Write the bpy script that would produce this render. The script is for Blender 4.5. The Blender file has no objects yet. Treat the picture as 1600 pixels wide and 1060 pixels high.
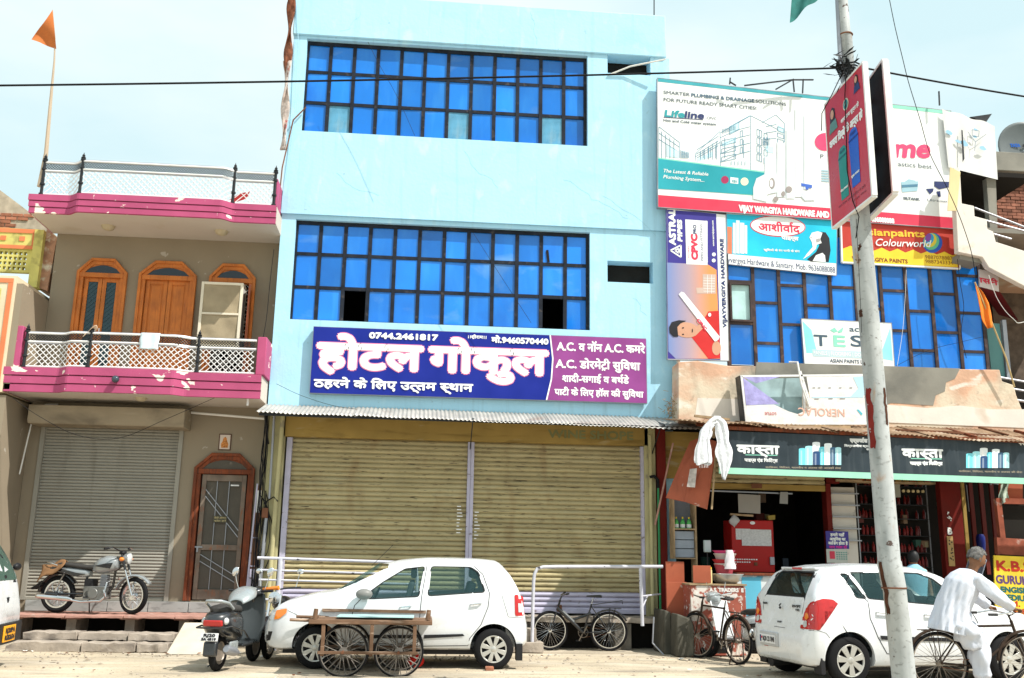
import bpy, bmesh, math, random
from mathutils import Vector, Matrix
random.seed(7)
S = bpy.context.scene
COL = S.collection
R = math.radians
PI = math.pi
# ---------------------------------------------------------------- camera
cd = bpy.data.cameras.new('camera'); cam = bpy.data.objects.new('camera', cd); COL.objects.link(cam)
cd.sensor_width = 36; cd.sensor_fit = 'HORIZONTAL'; cd.lens = 1500/1600*36; cd.clip_end = 3000; cd.clip_start = .05
TILT, ROLL, YAW = R(12.9), R(.93), R(5.15)
fw = Vector((math.sin(YAW)*math.cos(TILT), math.cos(YAW)*math.cos(TILT), math.sin(TILT)))
rt = Vector((math.cos(YAW), -math.sin(YAW), 0)); up = rt.cross(fw)
r2 = rt*math.cos(ROLL) + up*math.sin(ROLL); u2 = up*math.cos(ROLL) - rt*math.sin(ROLL)
CP = Vector((0, -18, 1.55))
mw = Matrix((r2, u2, -fw)).transposed().to_4x4(); mw.translation = CP
cam.matrix_world = mw
S.camera = cam
# ---------------------------------------------------------------- light
SUN = Vector((.50, -.36, .79)).normalized()
wd = bpy.data.worlds.new('World'); S.world = wd; wd.use_nodes = True
nt = wd.node_tree; bg = nt.nodes['Background']
sk = nt.nodes.new('ShaderNodeTexSky'); sk.sky_type = 'NISHITA'; sk.sun_disc = False
sk.sun_elevation = math.asin(SUN.z); sk.sun_rotation = math.atan2(SUN.x, SUN.y)
sk.air_density = 1.0; sk.dust_density = 6.0; sk.ozone_density = 2.5
# pale hazy day: thin bright cloud veil over the blue
tcw = nt.nodes.new('ShaderNodeTexCoord'); nz = nt.nodes.new('ShaderNodeTexNoise'); nz.inputs['Scale'].default_value = 2.2; nz.inputs['Detail'].default_value = 6
mpw = nt.nodes.new('ShaderNodeMapping'); mpw.inputs[3].default_value = (1, 1, 2.5); nt.links.new(tcw.outputs['Generated'], mpw.inputs[0]); nt.links.new(mpw.outputs[0], nz.inputs[0])
mrw = nt.nodes.new('ShaderNodeMapRange'); nt.links.new(nz.outputs[0], mrw.inputs[0]); mrw.inputs[1].default_value = .35; mrw.inputs[2].default_value = .65
veil = nt.nodes.new('ShaderNodeMix'); veil.data_type = 'RGBA'; nt.links.new(mrw.outputs[0], veil.inputs[0]); veil.inputs[6].default_value = (5.0, 6.6, 6.8, 1); veil.inputs[7].default_value = (7.0, 7.7, 7.6, 1)
mxw = nt.nodes.new('ShaderNodeMix'); mxw.data_type = 'RGBA'; mxw.inputs[0].default_value = .84; nt.links.new(sk.outputs[0], mxw.inputs[6]); nt.links.new(veil.outputs[2], mxw.inputs[7])
nt.links.new(mxw.outputs[2], bg.inputs[0]); bg.inputs[1].default_value = .13
sl = bpy.data.lights.new('sun', 'SUN'); sl.energy = 5.0; sl.angle = R(.5); sl.color = (1, .955, .88)
so = bpy.data.objects.new('sun', sl); COL.objects.link(so)
so.rotation_euler = (-SUN).to_track_quat('-Z', 'Y').to_euler(); so.location = (10, -10, 30)
S.view_settings.view_transform = 'Standard'; S.view_settings.look = 'None'
S.view_settings.exposure = .29; S.view_settings.gamma = 1; S.view_settings.use_curve_mapping = False
S.cycles.max_bounces = 8; S.cycles.transparent_max_bounces = 12
# ---------------------------------------------------------------- helpers
WI = {}      # object -> inverse world matrix used for its parts
def thing(name, label, cat, loc=(0, 0, 0), rz=0, group=None, local=False):
    o = bpy.data.objects.new(name, None); COL.objects.link(o); o.empty_display_size = .1
    o.location = loc; o.rotation_euler = (0, 0, rz); o['label'] = label; o['category'] = cat
    if group: o['group'] = group
    WI[o.name] = Matrix() if local else (Matrix.Translation(loc) @ Matrix.Rotation(rz, 4, 'Z')).inverted()
    return o
def tag(o, label=None, cat=None, group=None, kind=None):
    if label: o['label'] = label
    if cat: o['category'] = cat
    if group: o['group'] = group
    if kind: o['kind'] = kind
    return o
def copy_tree(o, parent=None):
    c = o.copy(); COL.objects.link(c); c.parent = parent; WI[c.name] = WI[o.name]
    for ch in list(o.children): copy_tree(ch, c)
    return c
class MB:
    def __init__(s, M=None): s.v = []; s.f = []; s.M = M or Matrix()
    def add(s, vs, fs):
        n = len(s.v); s.v += [s.M @ Vector(p) for p in vs]; s.f += [[i+n for i in f] for f in fs]; return s
    def box(s, x0, x1, y0, y1, z0, z1):
        return s.add([(x0,y0,z0),(x1,y0,z0),(x1,y1,z0),(x0,y1,z0),(x0,y0,z1),(x1,y0,z1),(x1,y1,z1),(x0,y1,z1)],
              [(0,3,2,1),(4,5,6,7),(0,1,5,4),(1,2,6,5),(2,3,7,6),(3,0,4,7)])
    def bar(s, a, b, w, h=None, up=(0,0,1)):
        a = Vector(a); b = Vector(b); h = h or w; d = (b-a).normalized(); u = Vector(up)
        if abs(d.dot(u)) > .97: u = Vector((0,1,0))
        r = d.cross(u).normalized()*w/2; u = r.cross(d).normalized()*h/2
        return s.add([a-r-u,a+r-u,a+r+u,a-r+u,b-r-u,b+r-u,b+r+u,b-r+u],
              [(0,1,2,3),(7,6,5,4),(0,4,5,1),(1,5,6,2),(2,6,7,3),(3,7,4,0)])
    def quad(s, *p): return s.add(p, [tuple(range(len(p)))])
    def prism(s, pts, y0, y1, ax='y'):      # pts in (x,z) for ax y, (y,z) for ax x, (x,y) for ax z
        m = {'y': lambda p, d: (p[0], d, p[1]), 'x': lambda p, d: (d, p[0], p[1]), 'z': lambda p, d: (p[0], p[1], d)}[ax]
        n = len(pts)
        return s.add([m(p, y0) for p in pts]+[m(p, y1) for p in pts],
              [tuple(range(n))[::-1], tuple(range(n, 2*n))]+[(i, (i+1) % n, n+(i+1) % n, n+i) for i in range(n)])
    def tube(s, path, r, n=8, closed=False, caps=True):
        P = [Vector(p) for p in path]; m = len(P); rr = r if isinstance(r, (list, tuple)) else [r]*m
        vs = []; fs = []; pu = None
        for i in range(m):
            a = P[(i-1) % m] if (closed or i > 0) else P[i]; b = P[(i+1) % m] if (closed or i < m-1) else P[i]
            d = (b-a).normalized()
            if pu is None:
                pu = Vector((0,0,1)) if abs(d.z) < .9 else Vector((0,1,0))
            q = d.cross(pu)
            if q.length < 1e-4: q = d.cross(Vector((1,0,0)))
            q.normalize(); w = q.cross(d).normalized(); pu = w
            for k in range(n):
                t = 2*PI*k/n; vs.append(P[i]+(q*math.cos(t)+w*math.sin(t))*rr[i])
        for i in range(m if closed else m-1):
            j = (i+1) % m
            for k in range(n): fs.append((i*n+k, i*n+(k+1) % n, j*n+(k+1) % n, j*n+k))
        if caps and not closed: fs += [tuple(range(n))[::-1], tuple((m-1)*n+k for k in range(n))]
        return s.add(vs, fs)
    def cyl(s, a, b, r0, r1=None, n=14): return s.tube([a, b], [r0, r0 if r1 is None else r1], n)
    def ring(s, c, r, tr, ax='y', n=32, m=8, a0=0, a1=2*PI, sz=1):
        closed = a1-a0 > 6.28
        k = n if closed else n+1
        pts = []
        for i in range(k):
            t = a0+(a1-a0)*i/n; u, v = r*math.cos(t), r*math.sin(t)*sz
            pts.append({'y': (c[0]+u, c[1], c[2]+v), 'x': (c[0], c[1]+u, c[2]+v), 'z': (c[0]+u, c[1]+v, c[2])}[ax])
        return s.tube(pts, tr, m, closed)
    def lathe(s, c, prof, ax='z', n=20, a0=0, a1=2*PI):       # prof: (radius, height)
        m = len(prof); vs = []; fs = []; full = a1-a0 > 6.28; k = n if full else n+1
        for i in range(k):
            t = a0+(a1-a0)*i/n
            for (r, h) in prof:
                u, v = r*math.cos(t), r*math.sin(t)
                vs.append({'z': (c[0]+u, c[1]+v, c[2]+h), 'y': (c[0]+u, c[1]+h, c[2]+v), 'x': (c[0]+h, c[1]+u, c[2]+v)}[ax])
        for i in range(n):
            j = (i+1) % k
            for q in range(m-1): fs.append((i*m+q, j*m+q, j*m+q+1, i*m+q+1))
        return s.add(vs, fs)
    def ball(s, c, r, n=12, m=8, sc=(1,1,1)):
        vs = [(c[0], c[1], c[2]+r*sc[2])]; fs = []
        for i in range(1, m):
            t = PI*i/m
            for k in range(n):
                p = 2*PI*k/n; vs.append((c[0]+r*sc[0]*math.sin(t)*math.cos(p), c[1]+r*sc[1]*math.sin(t)*math.sin(p), c[2]+r*sc[2]*math.cos(t)))
        vs.append((c[0], c[1], c[2]-r*sc[2])); e = len(vs)-1
        for k in range(n):
            fs.append((0, 1+k, 1+(k+1) % n)); fs.append((e, 1+(m-2)*n+(k+1) % n, 1+(m-2)*n+k))
        for i in range(m-2):
            for k in range(n): a = 1+i*n; fs.append((a+k, a+n+k, a+n+(k+1) % n, a+(k+1) % n))
        return s.add(vs, fs)
    def loft(s, secs, caps=True, closed=True):
        n = len(secs[0]); vs = [p for q in secs for p in q]; fs = []
        for i in range(len(secs)-1):
            for k in range(n if closed else n-1): fs.append((i*n+k, i*n+(k+1) % n, (i+1)*n+(k+1) % n, (i+1)*n+k))
        if caps: fs += [tuple(range(n))[::-1], tuple(range((len(secs)-1)*n, len(secs)*n))]
        return s.add(vs, fs)
    def grid(s, fn, nu, nv):
        vs = [fn(i/nu, j/nv) for i in range(nu+1) for j in range(nv+1)]
        fs = [(i*(nv+1)+j, (i+1)*(nv+1)+j, (i+1)*(nv+1)+j+1, i*(nv+1)+j+1) for i in range(nu) for j in range(nv)]
        return s.add(vs, fs)
    def mesh(s, name, m, smooth=False, Mi=None, ang=40):
        me = bpy.data.meshes.new(name)
        vs = [Mi @ v for v in s.v] if Mi is not None else s.v
        me.from_pydata(vs, [], s.f)
        if m: me.materials.append(m)
        if smooth:
            me.polygons.foreach_set('use_smooth', [True]*len(me.polygons)); me.set_sharp_from_angle(angle=R(ang))
        return me
    def build(s, name, m, parent=None, smooth=False, bevel=0, ang=40, seg=2, fix=False, solid=0, sub=0):
        Mi = WI[parent.name] if parent else None
        me = s.mesh(name, m, smooth or bevel > 0, Mi, ang)
        if fix:
            b = bmesh.new(); b.from_mesh(me); bmesh.ops.remove_doubles(b, verts=b.verts, dist=1e-5); bmesh.ops.recalc_face_normals(b, faces=b.faces); b.to_mesh(me); b.free()
        o = bpy.data.objects.new(name, me); COL.objects.link(o)
        if parent: o.parent = parent; WI[o.name] = WI[parent.name]
        else: WI[o.name] = Matrix()
        if sub: mo = o.modifiers.new('s', 'SUBSURF'); mo.levels = sub; mo.render_levels = sub
        if solid: mo = o.modifiers.new('t', 'SOLIDIFY'); mo.thickness = solid; mo.offset = 0
        if bevel:
            mo = o.modifiers.new('b', 'BEVEL'); mo.width = bevel; mo.segments = seg; mo.limit_method = 'ANGLE'; mo.angle_limit = R(35)
        return o
def piece(name, me, parent, loc, rot=(0,0,0), sc=(1,1,1)):
    o = bpy.data.objects.new(name, me); COL.objects.link(o); o.parent = parent; WI[o.name] = WI[parent.name]
    o.location = WI[parent.name] @ Vector(loc); o.rotation_euler = rot; o.scale = sc
    return o
def box1(name, m, parent, x0, x1, y0, y1, z0, z1, bevel=0):
    return MB().box(x0, x1, y0, y1, z0, z1).build(name, m, parent, bevel=bevel)
def structure(name, mb, m, **k):
    o = mb.build(name, m, **k); o['kind'] = 'structure'; return o
# ---------------------------------------------------------------- materials
def _mix(nt, fac, a, b, bt='MIX'):
    n = nt.nodes.new('ShaderNodeMix'); n.data_type = 'RGBA'; n.blend_type = bt
    for i, x in ((0, fac), (6, a), (7, b)):
        if hasattr(x, 'is_output'): nt.links.new(x, n.inputs[i])
        else: n.inputs[i].default_value = x if i == 0 else (*x, 1)[:4]
    return n.outputs[2]
def _ramp(nt, x, lo, hi):
    n = nt.nodes.new('ShaderNodeMapRange'); nt.links.new(x, n.inputs[0]); n.inputs[1].default_value = lo; n.inputs[2].default_value = hi; n.clamp = True
    return n.outputs[0]
def _noise(nt, co, sc, det=4, st=(1,1,1), dist=0):
    mp = nt.nodes.new('ShaderNodeMapping'); mp.inputs[3].default_value = st; nt.links.new(co, mp.inputs[0])
    n = nt.nodes.new('ShaderNodeTexNoise'); n.inputs['Scale'].default_value = sc; n.inputs['Detail'].default_value = det; n.inputs['Distortion'].default_value = dist
    nt.links.new(mp.outputs[0], n.inputs[0]); return n.outputs[0]
def mat(name, c, rough=.7, metal=0, var=.12, scale=3, bump=.15, bscale=60, layers=(), rand=0, spec=None, coat=0, trans=0, sheen=0, bdist=.004, sss=0):
    """layers: (colour, lo, hi, scale, stretch, strength)"""
    if spec is None: spec = .5 if (rough < .3 or metal > .3 or coat) else (.22 if rough < .55 else .10)
    m = bpy.data.materials.new(name); m.use_nodes = True; nt = m.node_tree; p = nt.nodes['Principled BSDF']
    tc = nt.nodes.new('ShaderNodeNewGeometry').outputs['Position'] if rand else nt.nodes.new('ShaderNodeTexCoord').outputs['Object']
    col = tuple(c)
    if var:
        n = _noise(nt, tc, scale)
        col = _mix(nt, _ramp(nt, n, .3, .7), tuple(x*(1-var) for x in c), tuple(min(1, x*(1+var)) for x in c))
    for (lc, lo, hi, ls, st, k) in layers:
        n = _ramp(nt, _noise(nt, tc, ls, 6, st, .3), lo, hi)
        mu = nt.nodes.new('ShaderNodeMath'); mu.operation = 'MULTIPLY'; nt.links.new(n, mu.inputs[0]); mu.inputs[1].default_value = k
        col = _mix(nt, mu.outputs[0], col, lc)
    if rand:
        oi = nt.nodes.new('ShaderNodeObjectInfo'); hs = nt.nodes.new('ShaderNodeHueSaturation')
        mr = nt.nodes.new('ShaderNodeMapRange'); nt.links.new(oi.outputs['Random'], mr.inputs[0]); mr.inputs[3].default_value = 1-rand; mr.inputs[4].default_value = 1+rand
        nt.links.new(mr.outputs[0], hs.inputs['Value'])
        if isinstance(col, tuple): hs.inputs['Color'].default_value = (*col, 1)
        else: nt.links.new(col, hs.inputs['Color'])
        col = hs.outputs[0]
    if isinstance(col, tuple): p.inputs['Base Color'].default_value = (*col, 1)
    else: nt.links.new(col, p.inputs['Base Color'])
    p.inputs['Roughness'].default_value = rough; p.inputs['Metallic'].default_value = metal
    p.inputs['Specular IOR Level'].default_value = spec; p.inputs['Coat Weight'].default_value = coat; p.inputs['Coat Roughness'].default_value = .04
    p.inputs['Transmission Weight'].default_value = trans
    if rough > .25 and var:
        nt.links.new(_ramp2(nt, n if var and not layers else _noise(nt, tc, scale*2), max(.05, rough-.12), min(1, rough+.12)), p.inputs['Roughness'])
    if bump:
        b = nt.nodes.new('ShaderNodeBump'); b.inputs['Strength'].default_value = bump; b.inputs['Distance'].default_value = bdist
        nt.links.new(_noise(nt, tc, bscale, 5), b.inputs['Height']); nt.links.new(b.outputs[0], p.inputs['Normal'])
    return m
def _ramp2(nt, x, a, b):
    n = nt.nodes.new('ShaderNodeMapRange'); nt.links.new(x, n.inputs[0]); n.inputs[1].default_value = .3; n.inputs[2].default_value = .7; n.inputs[3].default_value = a; n.inputs[4].default_value = b
    return n.outputs[0]
def glassmat(name, tint=(.75,.9,.9), op=.35, c=(.05,.08,.08)):
    m = bpy.data.materials.new(name); m.use_nodes = True; nt = m.node_tree; out = nt.nodes['Material Output']; p = nt.nodes['Principled BSDF']
    p.inputs['Base Color'].default_value = (*c, 1); p.inputs['Roughness'].default_value = .04
    t = nt.nodes.new('ShaderNodeBsdfTransparent'); t.inputs[0].default_value = (*tint, 1)
    mx = nt.nodes.new('ShaderNodeMixShader'); mx.inputs[0].default_value = op
    nt.links.new(t.outputs[0], mx.inputs[1]); nt.links.new(p.outputs[0], mx.inputs[2]); nt.links.new(mx.outputs[0], out.inputs[0])
    return m
def flat(name, c, rough=.45, **k): return mat(name, c, rough, var=k.pop('var', .05), bump=0, **k)
M = {}
# ---------------------------------------------------------------- lettering
_gc = {}
def _raw(s):
    if s in _gc: return _gc[s]
    cu = bpy.data.curves.new('x', 'FONT'); cu.body = s; cu.resolution_u = 3; cu.fill_mode = 'FRONT'
    o = bpy.data.objects.new('x', cu); me = bpy.data.meshes.new_from_object(o)
    r = ([(v.co.x, v.co.y) for v in me.vertices], [tuple(p.vertices) for p in me.polygons])
    bpy.data.objects.remove(o); bpy.data.curves.remove(cu); bpy.data.meshes.remove(me)
    _gc[s] = r; return r
_ix = None
def _adv(s):
    global _ix
    if _ix is None: _ix = max(v[0] for v in _raw('I')[0])
    return max(v[0] for v in _raw(s+'I')[0])-_ix
def _clip(vs, fs, xm):
    b = bmesh.new(); bv = [b.verts.new((x, y, 0)) for x, y in vs]
    for f in fs:
        try: b.faces.new([bv[i] for i in f])
        except ValueError: pass
    bmesh.ops.bisect_plane(b, geom=b.verts[:]+b.edges[:]+b.faces[:], plane_co=(xm,0,0), plane_no=(1,0,0), clear_outer=True)
    b.verts.index_update(); r = ([(v.co.x, v.co.y) for v in b.verts], [tuple(v.index for v in f.verts) for f in b.faces]); b.free(); return r
def _layout(s):
    """~c = half form of c, ^ = reph over what was just set, ` = rakar under it"""
    vs = []; fs = []; pen = 0; run = ''
    def put(v, f, dx):
        n = len(vs); vs.extend((x+dx, y, 0) for x, y in v); fs.extend(tuple(i+n for i in q) for q in f)
    def stroke(pts, w):
        for a, b in zip(pts, pts[1:]):
            d = Vector((b[0]-a[0], b[1]-a[1])).normalized(); q = (-d.y*w/2, d.x*w/2); n = len(vs)
            e = .0005*(1+len(vs) % 5); vs.extend([(a[0]+q[0],a[1]+q[1],e),(a[0]-q[0],a[1]-q[1],e),(b[0]-q[0],b[1]-q[1],e),(b[0]+q[0],b[1]+q[1],e)]); fs.append((n,n+1,n+2,n+3))
    i = 0
    def flush():
        nonlocal run, pen
        if run: v, f = _raw(run); put(v, f, pen); pen += _adv(run); run = ''
    while i < len(s):
        c = s[i]
        if c == '~':
            flush(); i += 1; g = s[i]; a = _adv(g); v, f = _clip(*_raw(g), a-.17); put(v, f, pen); pen += a-.17
        elif c == '^':
            flush(); x = pen-.11; stroke([(x, .66), (x-.1, .74), (x-.1, .84), (x, .9), (x+.09, .86)], .07)
        elif c == '`':
            flush(); x = pen-.3; stroke([(x-.1, -.12), (x, .06), (x+.12, -.12)], .065)
        else: run += c
        i += 1
    flush()
    return vs, fs, pen
def text(mb, s, x0, x1, zb, cap, y, bold=0, shear=0, mirror=False, arc=0):
    """lettering on the plane y, from x0 to x1, baseline zb, capital height cap"""
    vs, fs, w = _layout(s); w -= .05
    k = cap/.7; sx = (x1-x0)/w
    offs = [(0, 0)] if not bold else [(0, 0)]+[(bold*math.cos(t*PI/4), bold*math.sin(t*PI/4)) for t in range(8)]
    for j, (ox, oz) in enumerate(offs):
        P = []
        for (a, b, e) in vs:
            X = x0+a*sx+b*k*shear+ox
            if mirror: X = x1-(X-x0)
            P.append((X, y-j*.00012-e, zb+b*k+oz))
        mb.add(P, fs)
    return mb
def letters(parent, m, items, name='lettering'):
    for it in items:
        mb = MB(getattr(letters, 'M', None)); text(mb, *it[:6], **(it[6] if len(it) > 6 else {})); o = mb.build(name, m, parent)
        if it[4] < .12: o['kind'] = 'stuff'
def disc(c, r, n=20, sz=1): return [(c[0]+r*math.cos(2*PI*i/n), c[1]+r*sz*math.sin(2*PI*i/n)) for i in range(n)]
def rrect(x0, x1, z0, z1, r, n=5):
    o = []
    for cx, cz, a in ((x1-r, z1-r, 0), (x0+r, z1-r, 90), (x0+r, z0+r, 180), (x1-r, z0+r, 270)):
        o += [(cx+r*math.cos(R(a+90*i/n)), cz+r*math.sin(R(a+90*i/n))) for i in range(n+1)]
    return o
def sheet(mb, pts, y): return mb.add([(p[0], y, p[1]) for p in pts], [tuple(range(len(pts)))])
# ================================================================ materials
M['ground'] = mat('ground_dust', (.46,.39,.29), .95, var=.18, scale=.6, bump=.7, bscale=28, bdist=.012, layers=[((.20,.17,.14), .54, .66, 1.1, (.5,2.2,1), .55), ((.24,.21,.17), .56, .62, 1.6, (.10,3.2,1), .45), ((.14,.12,.10), .60, .64, 22, (1,1,1), .5), ((.30,.27,.23), .52, .72, .5, (.35,1.6,1), .75), ((.62,.56,.46), .5, .7, 1.3, (.5,1.5,1), .6), ((.22,.18,.14), .62, .72, 9, (1,1,1), .5)])
M['beige'] = mat('beige_wall_paint', (.27,.225,.165), .85, var=.05, scale=1.5, bump=.2, bscale=90, layers=[((.12,.10,.08), .58, .8, 1.2, (1,1,.35), .45), ((.5,.47,.42), .68, .71, 5, (1,1,1), .6)])
M['soffit'] = mat('soffit_whitewash', (.55,.49,.43), .9, var=.06, scale=1, bump=.1, layers=[((.42,.33,.22), .6, .78, 1.4, (1,1,1), .5)])
M['pink'] = mat('pink_band_paint', (.40,.078,.17), .65, var=.10, scale=2.5, bump=.25, bscale=50, layers=[((.80,.70,.62), .64, .65, 2.6, (1,1,1.6), 1), ((.75,.62,.6), .70, .71, 9, (1,1,1), .9), ((.28,.06,.14), .6, .75, 2, (1,1,.4), .5)])
M['whitemetal'] = mat('white_enamel_metal', (.72,.72,.72), .4, var=.08, scale=6, bump=.05, layers=[((.3,.22,.17), .68, .74, 12, (1,1,1), .8)])
M['blackmetal'] = mat('black_painted_iron', (.02,.022,.025), .4, var=.2, bump=.1)
M['greymetal'] = mat('grey_bar_metal', (.30,.31,.34), .4, metal=.5, var=.15, bump=.05)
M['wood'] = mat('varnished_wood', (.52,.165,.035), .45, var=.2, scale=3, bump=.15, bscale=30, layers=[((.24,.06,.02), .50, .78, 6, (6,6,.5), .6)])
M['darkwood'] = mat('weathered_red_wood', (.20,.055,.025), .6, var=.3, scale=4, bump=.3, layers=[((.07,.04,.03), .45, .7, 5, (5,5,.6), .8), ((.34,.12,.05), .6, .75, 7, (3,3,1), .6)])
M['darkglass'] = mat('dark_window_glass', (.012,.02,.03), .12, var=0, bump=0)
M['screen'] = mat('wire_mesh_grey', (.10,.09,.075), .8, var=.1, scale=3, bump=.4, bscale=300)
M['shutgrey'] = mat('grey_shutter_paint', (.30,.285,.245), .5, var=.05, scale=2, bump=.12, bscale=60, rand=.05, layers=[((.16,.145,.12), .58, .8, 1.6, (2.5,1,.4), .55)])
M['stone'] = mat('weathered_stone', (.36,.31,.26), .9, var=.2, scale=5, bump=.6, bscale=28, bdist=.01, layers=[((.13,.11,.10), .52, .72, 3, (1,1,1.5), .7), ((.52,.47,.42), .62, .74, 8, (1,1,1), .6)])
M['redstone'] = mat('red_sandstone', (.40,.22,.18), .85, var=.18, scale=4, bump=.4, bscale=30, layers=[((.20,.12,.10), .55, .7, 4, (1,1,1), .6), ((.6,.5,.45), .6, .7, 6, (1,1,1), .5)])
M['marble'] = mat('grey_marble_band', (.34,.35,.34), .6, var=.15, scale=2, layers=[((.15,.15,.15), .55, .7, 5, (1,1,3), .6)])
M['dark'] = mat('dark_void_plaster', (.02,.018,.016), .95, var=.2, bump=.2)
M['cable'] = flat('black_cable', (.012,.012,.014), .6)
M['whitepvc'] = flat('white_pvc', (.72,.71,.68), .45)
M['sky_blue'] = mat('sky_blue_wall_paint', (.39,.67,.84), .8, var=.035, scale=1.2, bump=.35, bscale=14, bdist=.012, layers=[((.33,.61,.76), .55, .72, .8, (1,1,2.2), .6), ((.54,.78,.88), .58, .7, 2.6, (1.4,1,.7), .5), ((.26,.42,.52), .54, .76, 2.0, (4,1,.25), .45), ((.25,.36,.42), .70, .74, 6, (1,1,1), .5)])
M['rust'] = mat('rusty_iron', (.16,.07,.04), .8, var=.3, bump=.3)
M['cloth'] = mat('white_cotton_cloth', (.80,.80,.82), .9, var=.03, bump=.2, bscale=200)
M['rubber'] = mat('tyre_rubber', (.013,.013,.014), .75, var=.2, bump=.2, bscale=80)
# ================================================================ setting
g = MB(); n = 60
def ghz(u, v):
    x = -60+120*u; y = -26+70*v
    return (x, y, .012*math.sin(x*1.3+y)*math.sin(y*2.1))
g.grid(ghz, 120, 90)
structure('ground', g, M['ground'], smooth=True)
g = MB()
g.quad((-700,44,-.02),(700,44,-.02),(700,1500,-.02),(-700,1500,-.02)); g.quad((-700,-500,-.02),(700,-500,-.02),(700,-26,-.02),(-700,-26,-.02))
g.quad((-700,-26,-.02),(-60,-26,-.02),(-60,44,-.02),(-700,44,-.02)); g.quad((60,-26,-.02),(700,-26,-.02),(700,44,-.02),(60,44,-.02))
structure('far_ground', g, M['ground'])
# pebbles and grit by the kerb
g = MB()
for i in range(900):
    x = random.uniform(-8, 10); y = random.choice([random.gauss(-1.9, .35), random.uniform(-8, -1.8)]); s = random.uniform(.006, .022)
    g.ball((x, y, s*.4), s, 5, 4, (1, random.uniform(.6, 1.2), .6))
for i in range(60):
    x = random.uniform(-7, 8); y = random.uniform(-6, -1.9); a = random.uniform(0, 3); s = random.uniform(.02, .05)
    dx, dy = math.cos(a)*s, math.sin(a)*s
    g.quad((x-dx, y-dy, .012), (x+dy*.5, y-dx*.5, .02), (x+dx, y+dy, .014), (x-dy*.6, y+dx*.6, .024))
o = g.build('gravel', M['stone']); o['kind'] = 'stuff'
for nm, mm, k in (('paper_litter', M['whitepvc'], 26), ('leaf_litter', M['rust'], 60)):
    g = MB()
    for i in range(k):
        x = random.uniform(-7, 9); y = random.choice([random.gauss(-1.7, .25), random.uniform(-6, -1.8)]); a = random.uniform(0, 6); s = random.uniform(.02, .055)
        g.add([(x+s*math.cos(a+t)*random.uniform(.6,1.2), y+s*math.sin(a+t)*random.uniform(.6,1.2), .015+random.uniform(0,.02)) for t in (0,1.2,2.2,3.3,4.7)], [(0,1,2),(0,2,3),(0,3,4)])
    o = g.build(nm, mm); o['kind'] = 'stuff'
# ---- stone platform in front of the beige house
pf = thing('stone_platform', 'long worn stone platform with slab top in front of the beige house', 'platform', (-5.2,-.4,0))
def rough_slab(name, m, par, x0, x1, y0, y1, z0, z1, j=.012, nx=10):
    mb = MB(); rnd = random.Random(int(abs(x0*131+y0*17+z1*7)*10))
    secs = []
    for i in range(nx+1):
        x = x0+(x1-x0)*i/nx; a = [rnd.uniform(-j, j) for _ in range(6)]
        secs.append([(x, y0+a[0], z0+a[1]*.5), (x, y0+a[2], z1+a[3]*.7), (x, y1, z1+a[4]*.5), (x, y1, z0)])
    mb.loft(secs); return mb.build(name, m, par, bevel=.008)
xs = [-6.95,-5.9,-4.95,-4.1,-3.3,-2.75]
for a, b in zip(xs, xs[1:]): rough_slab('slab', M['redstone'], pf, a+.006, b-.006, -.62, .42, .465, .515)
for x in (-6.9,-5.95,-4.98,-4.08,-2.95):
    box1('support', M['stone'], pf, x, x+.16, -.35, .3, 0, .43); box1('support', M['redstone'], pf, x-.08, x+.24, -.4, .3, .432, .462)
box1('back_wall', M['dark'], pf, -7.0, -2.75, .31, .4, 0, .43)
for i in range(6): box1('marble_panel', M['marble'], pf, -6.96+i*.71, -6.262+i*.71, .43, .49, .517, .70, bevel=.004)
st = thing('stone_steps', 'two broken stone steps leading up to the beige house', 'steps', (-5,-1.2,0))
for (a, b, y0, y1, z0, z1) in ((-6.35,-5.5,-1.12,-.63,.15,.27),(-5.49,-4.7,-1.10,-.63,.15,.265),(-4.69,-3.95,-1.14,-.63,.15,.26),(-6.45,-5.3,-1.5,-1.13,.005,.15),(-5.29,-4.45,-1.52,-1.15,.005,.145),(-4.44,-3.95,-1.5,-1.15,.005,.14)):
    rough_slab('stone', M['stone'], st, a, b-.01, y0, y1, z0, z1, .02)
rp = thing('concrete_ramp', 'smooth cream concrete ramp beside the stone steps', 'ramp', (-3.6,-1.2,0))
MB().prism([(-1.75,0),(-.64,.42),(-.64,0)], -3.93, -3.25, 'x').build('ramp_body', mat('cream_cement', (.55,.49,.40), .9, var=.12, scale=3, bump=.3), rp, bevel=.02)
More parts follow.
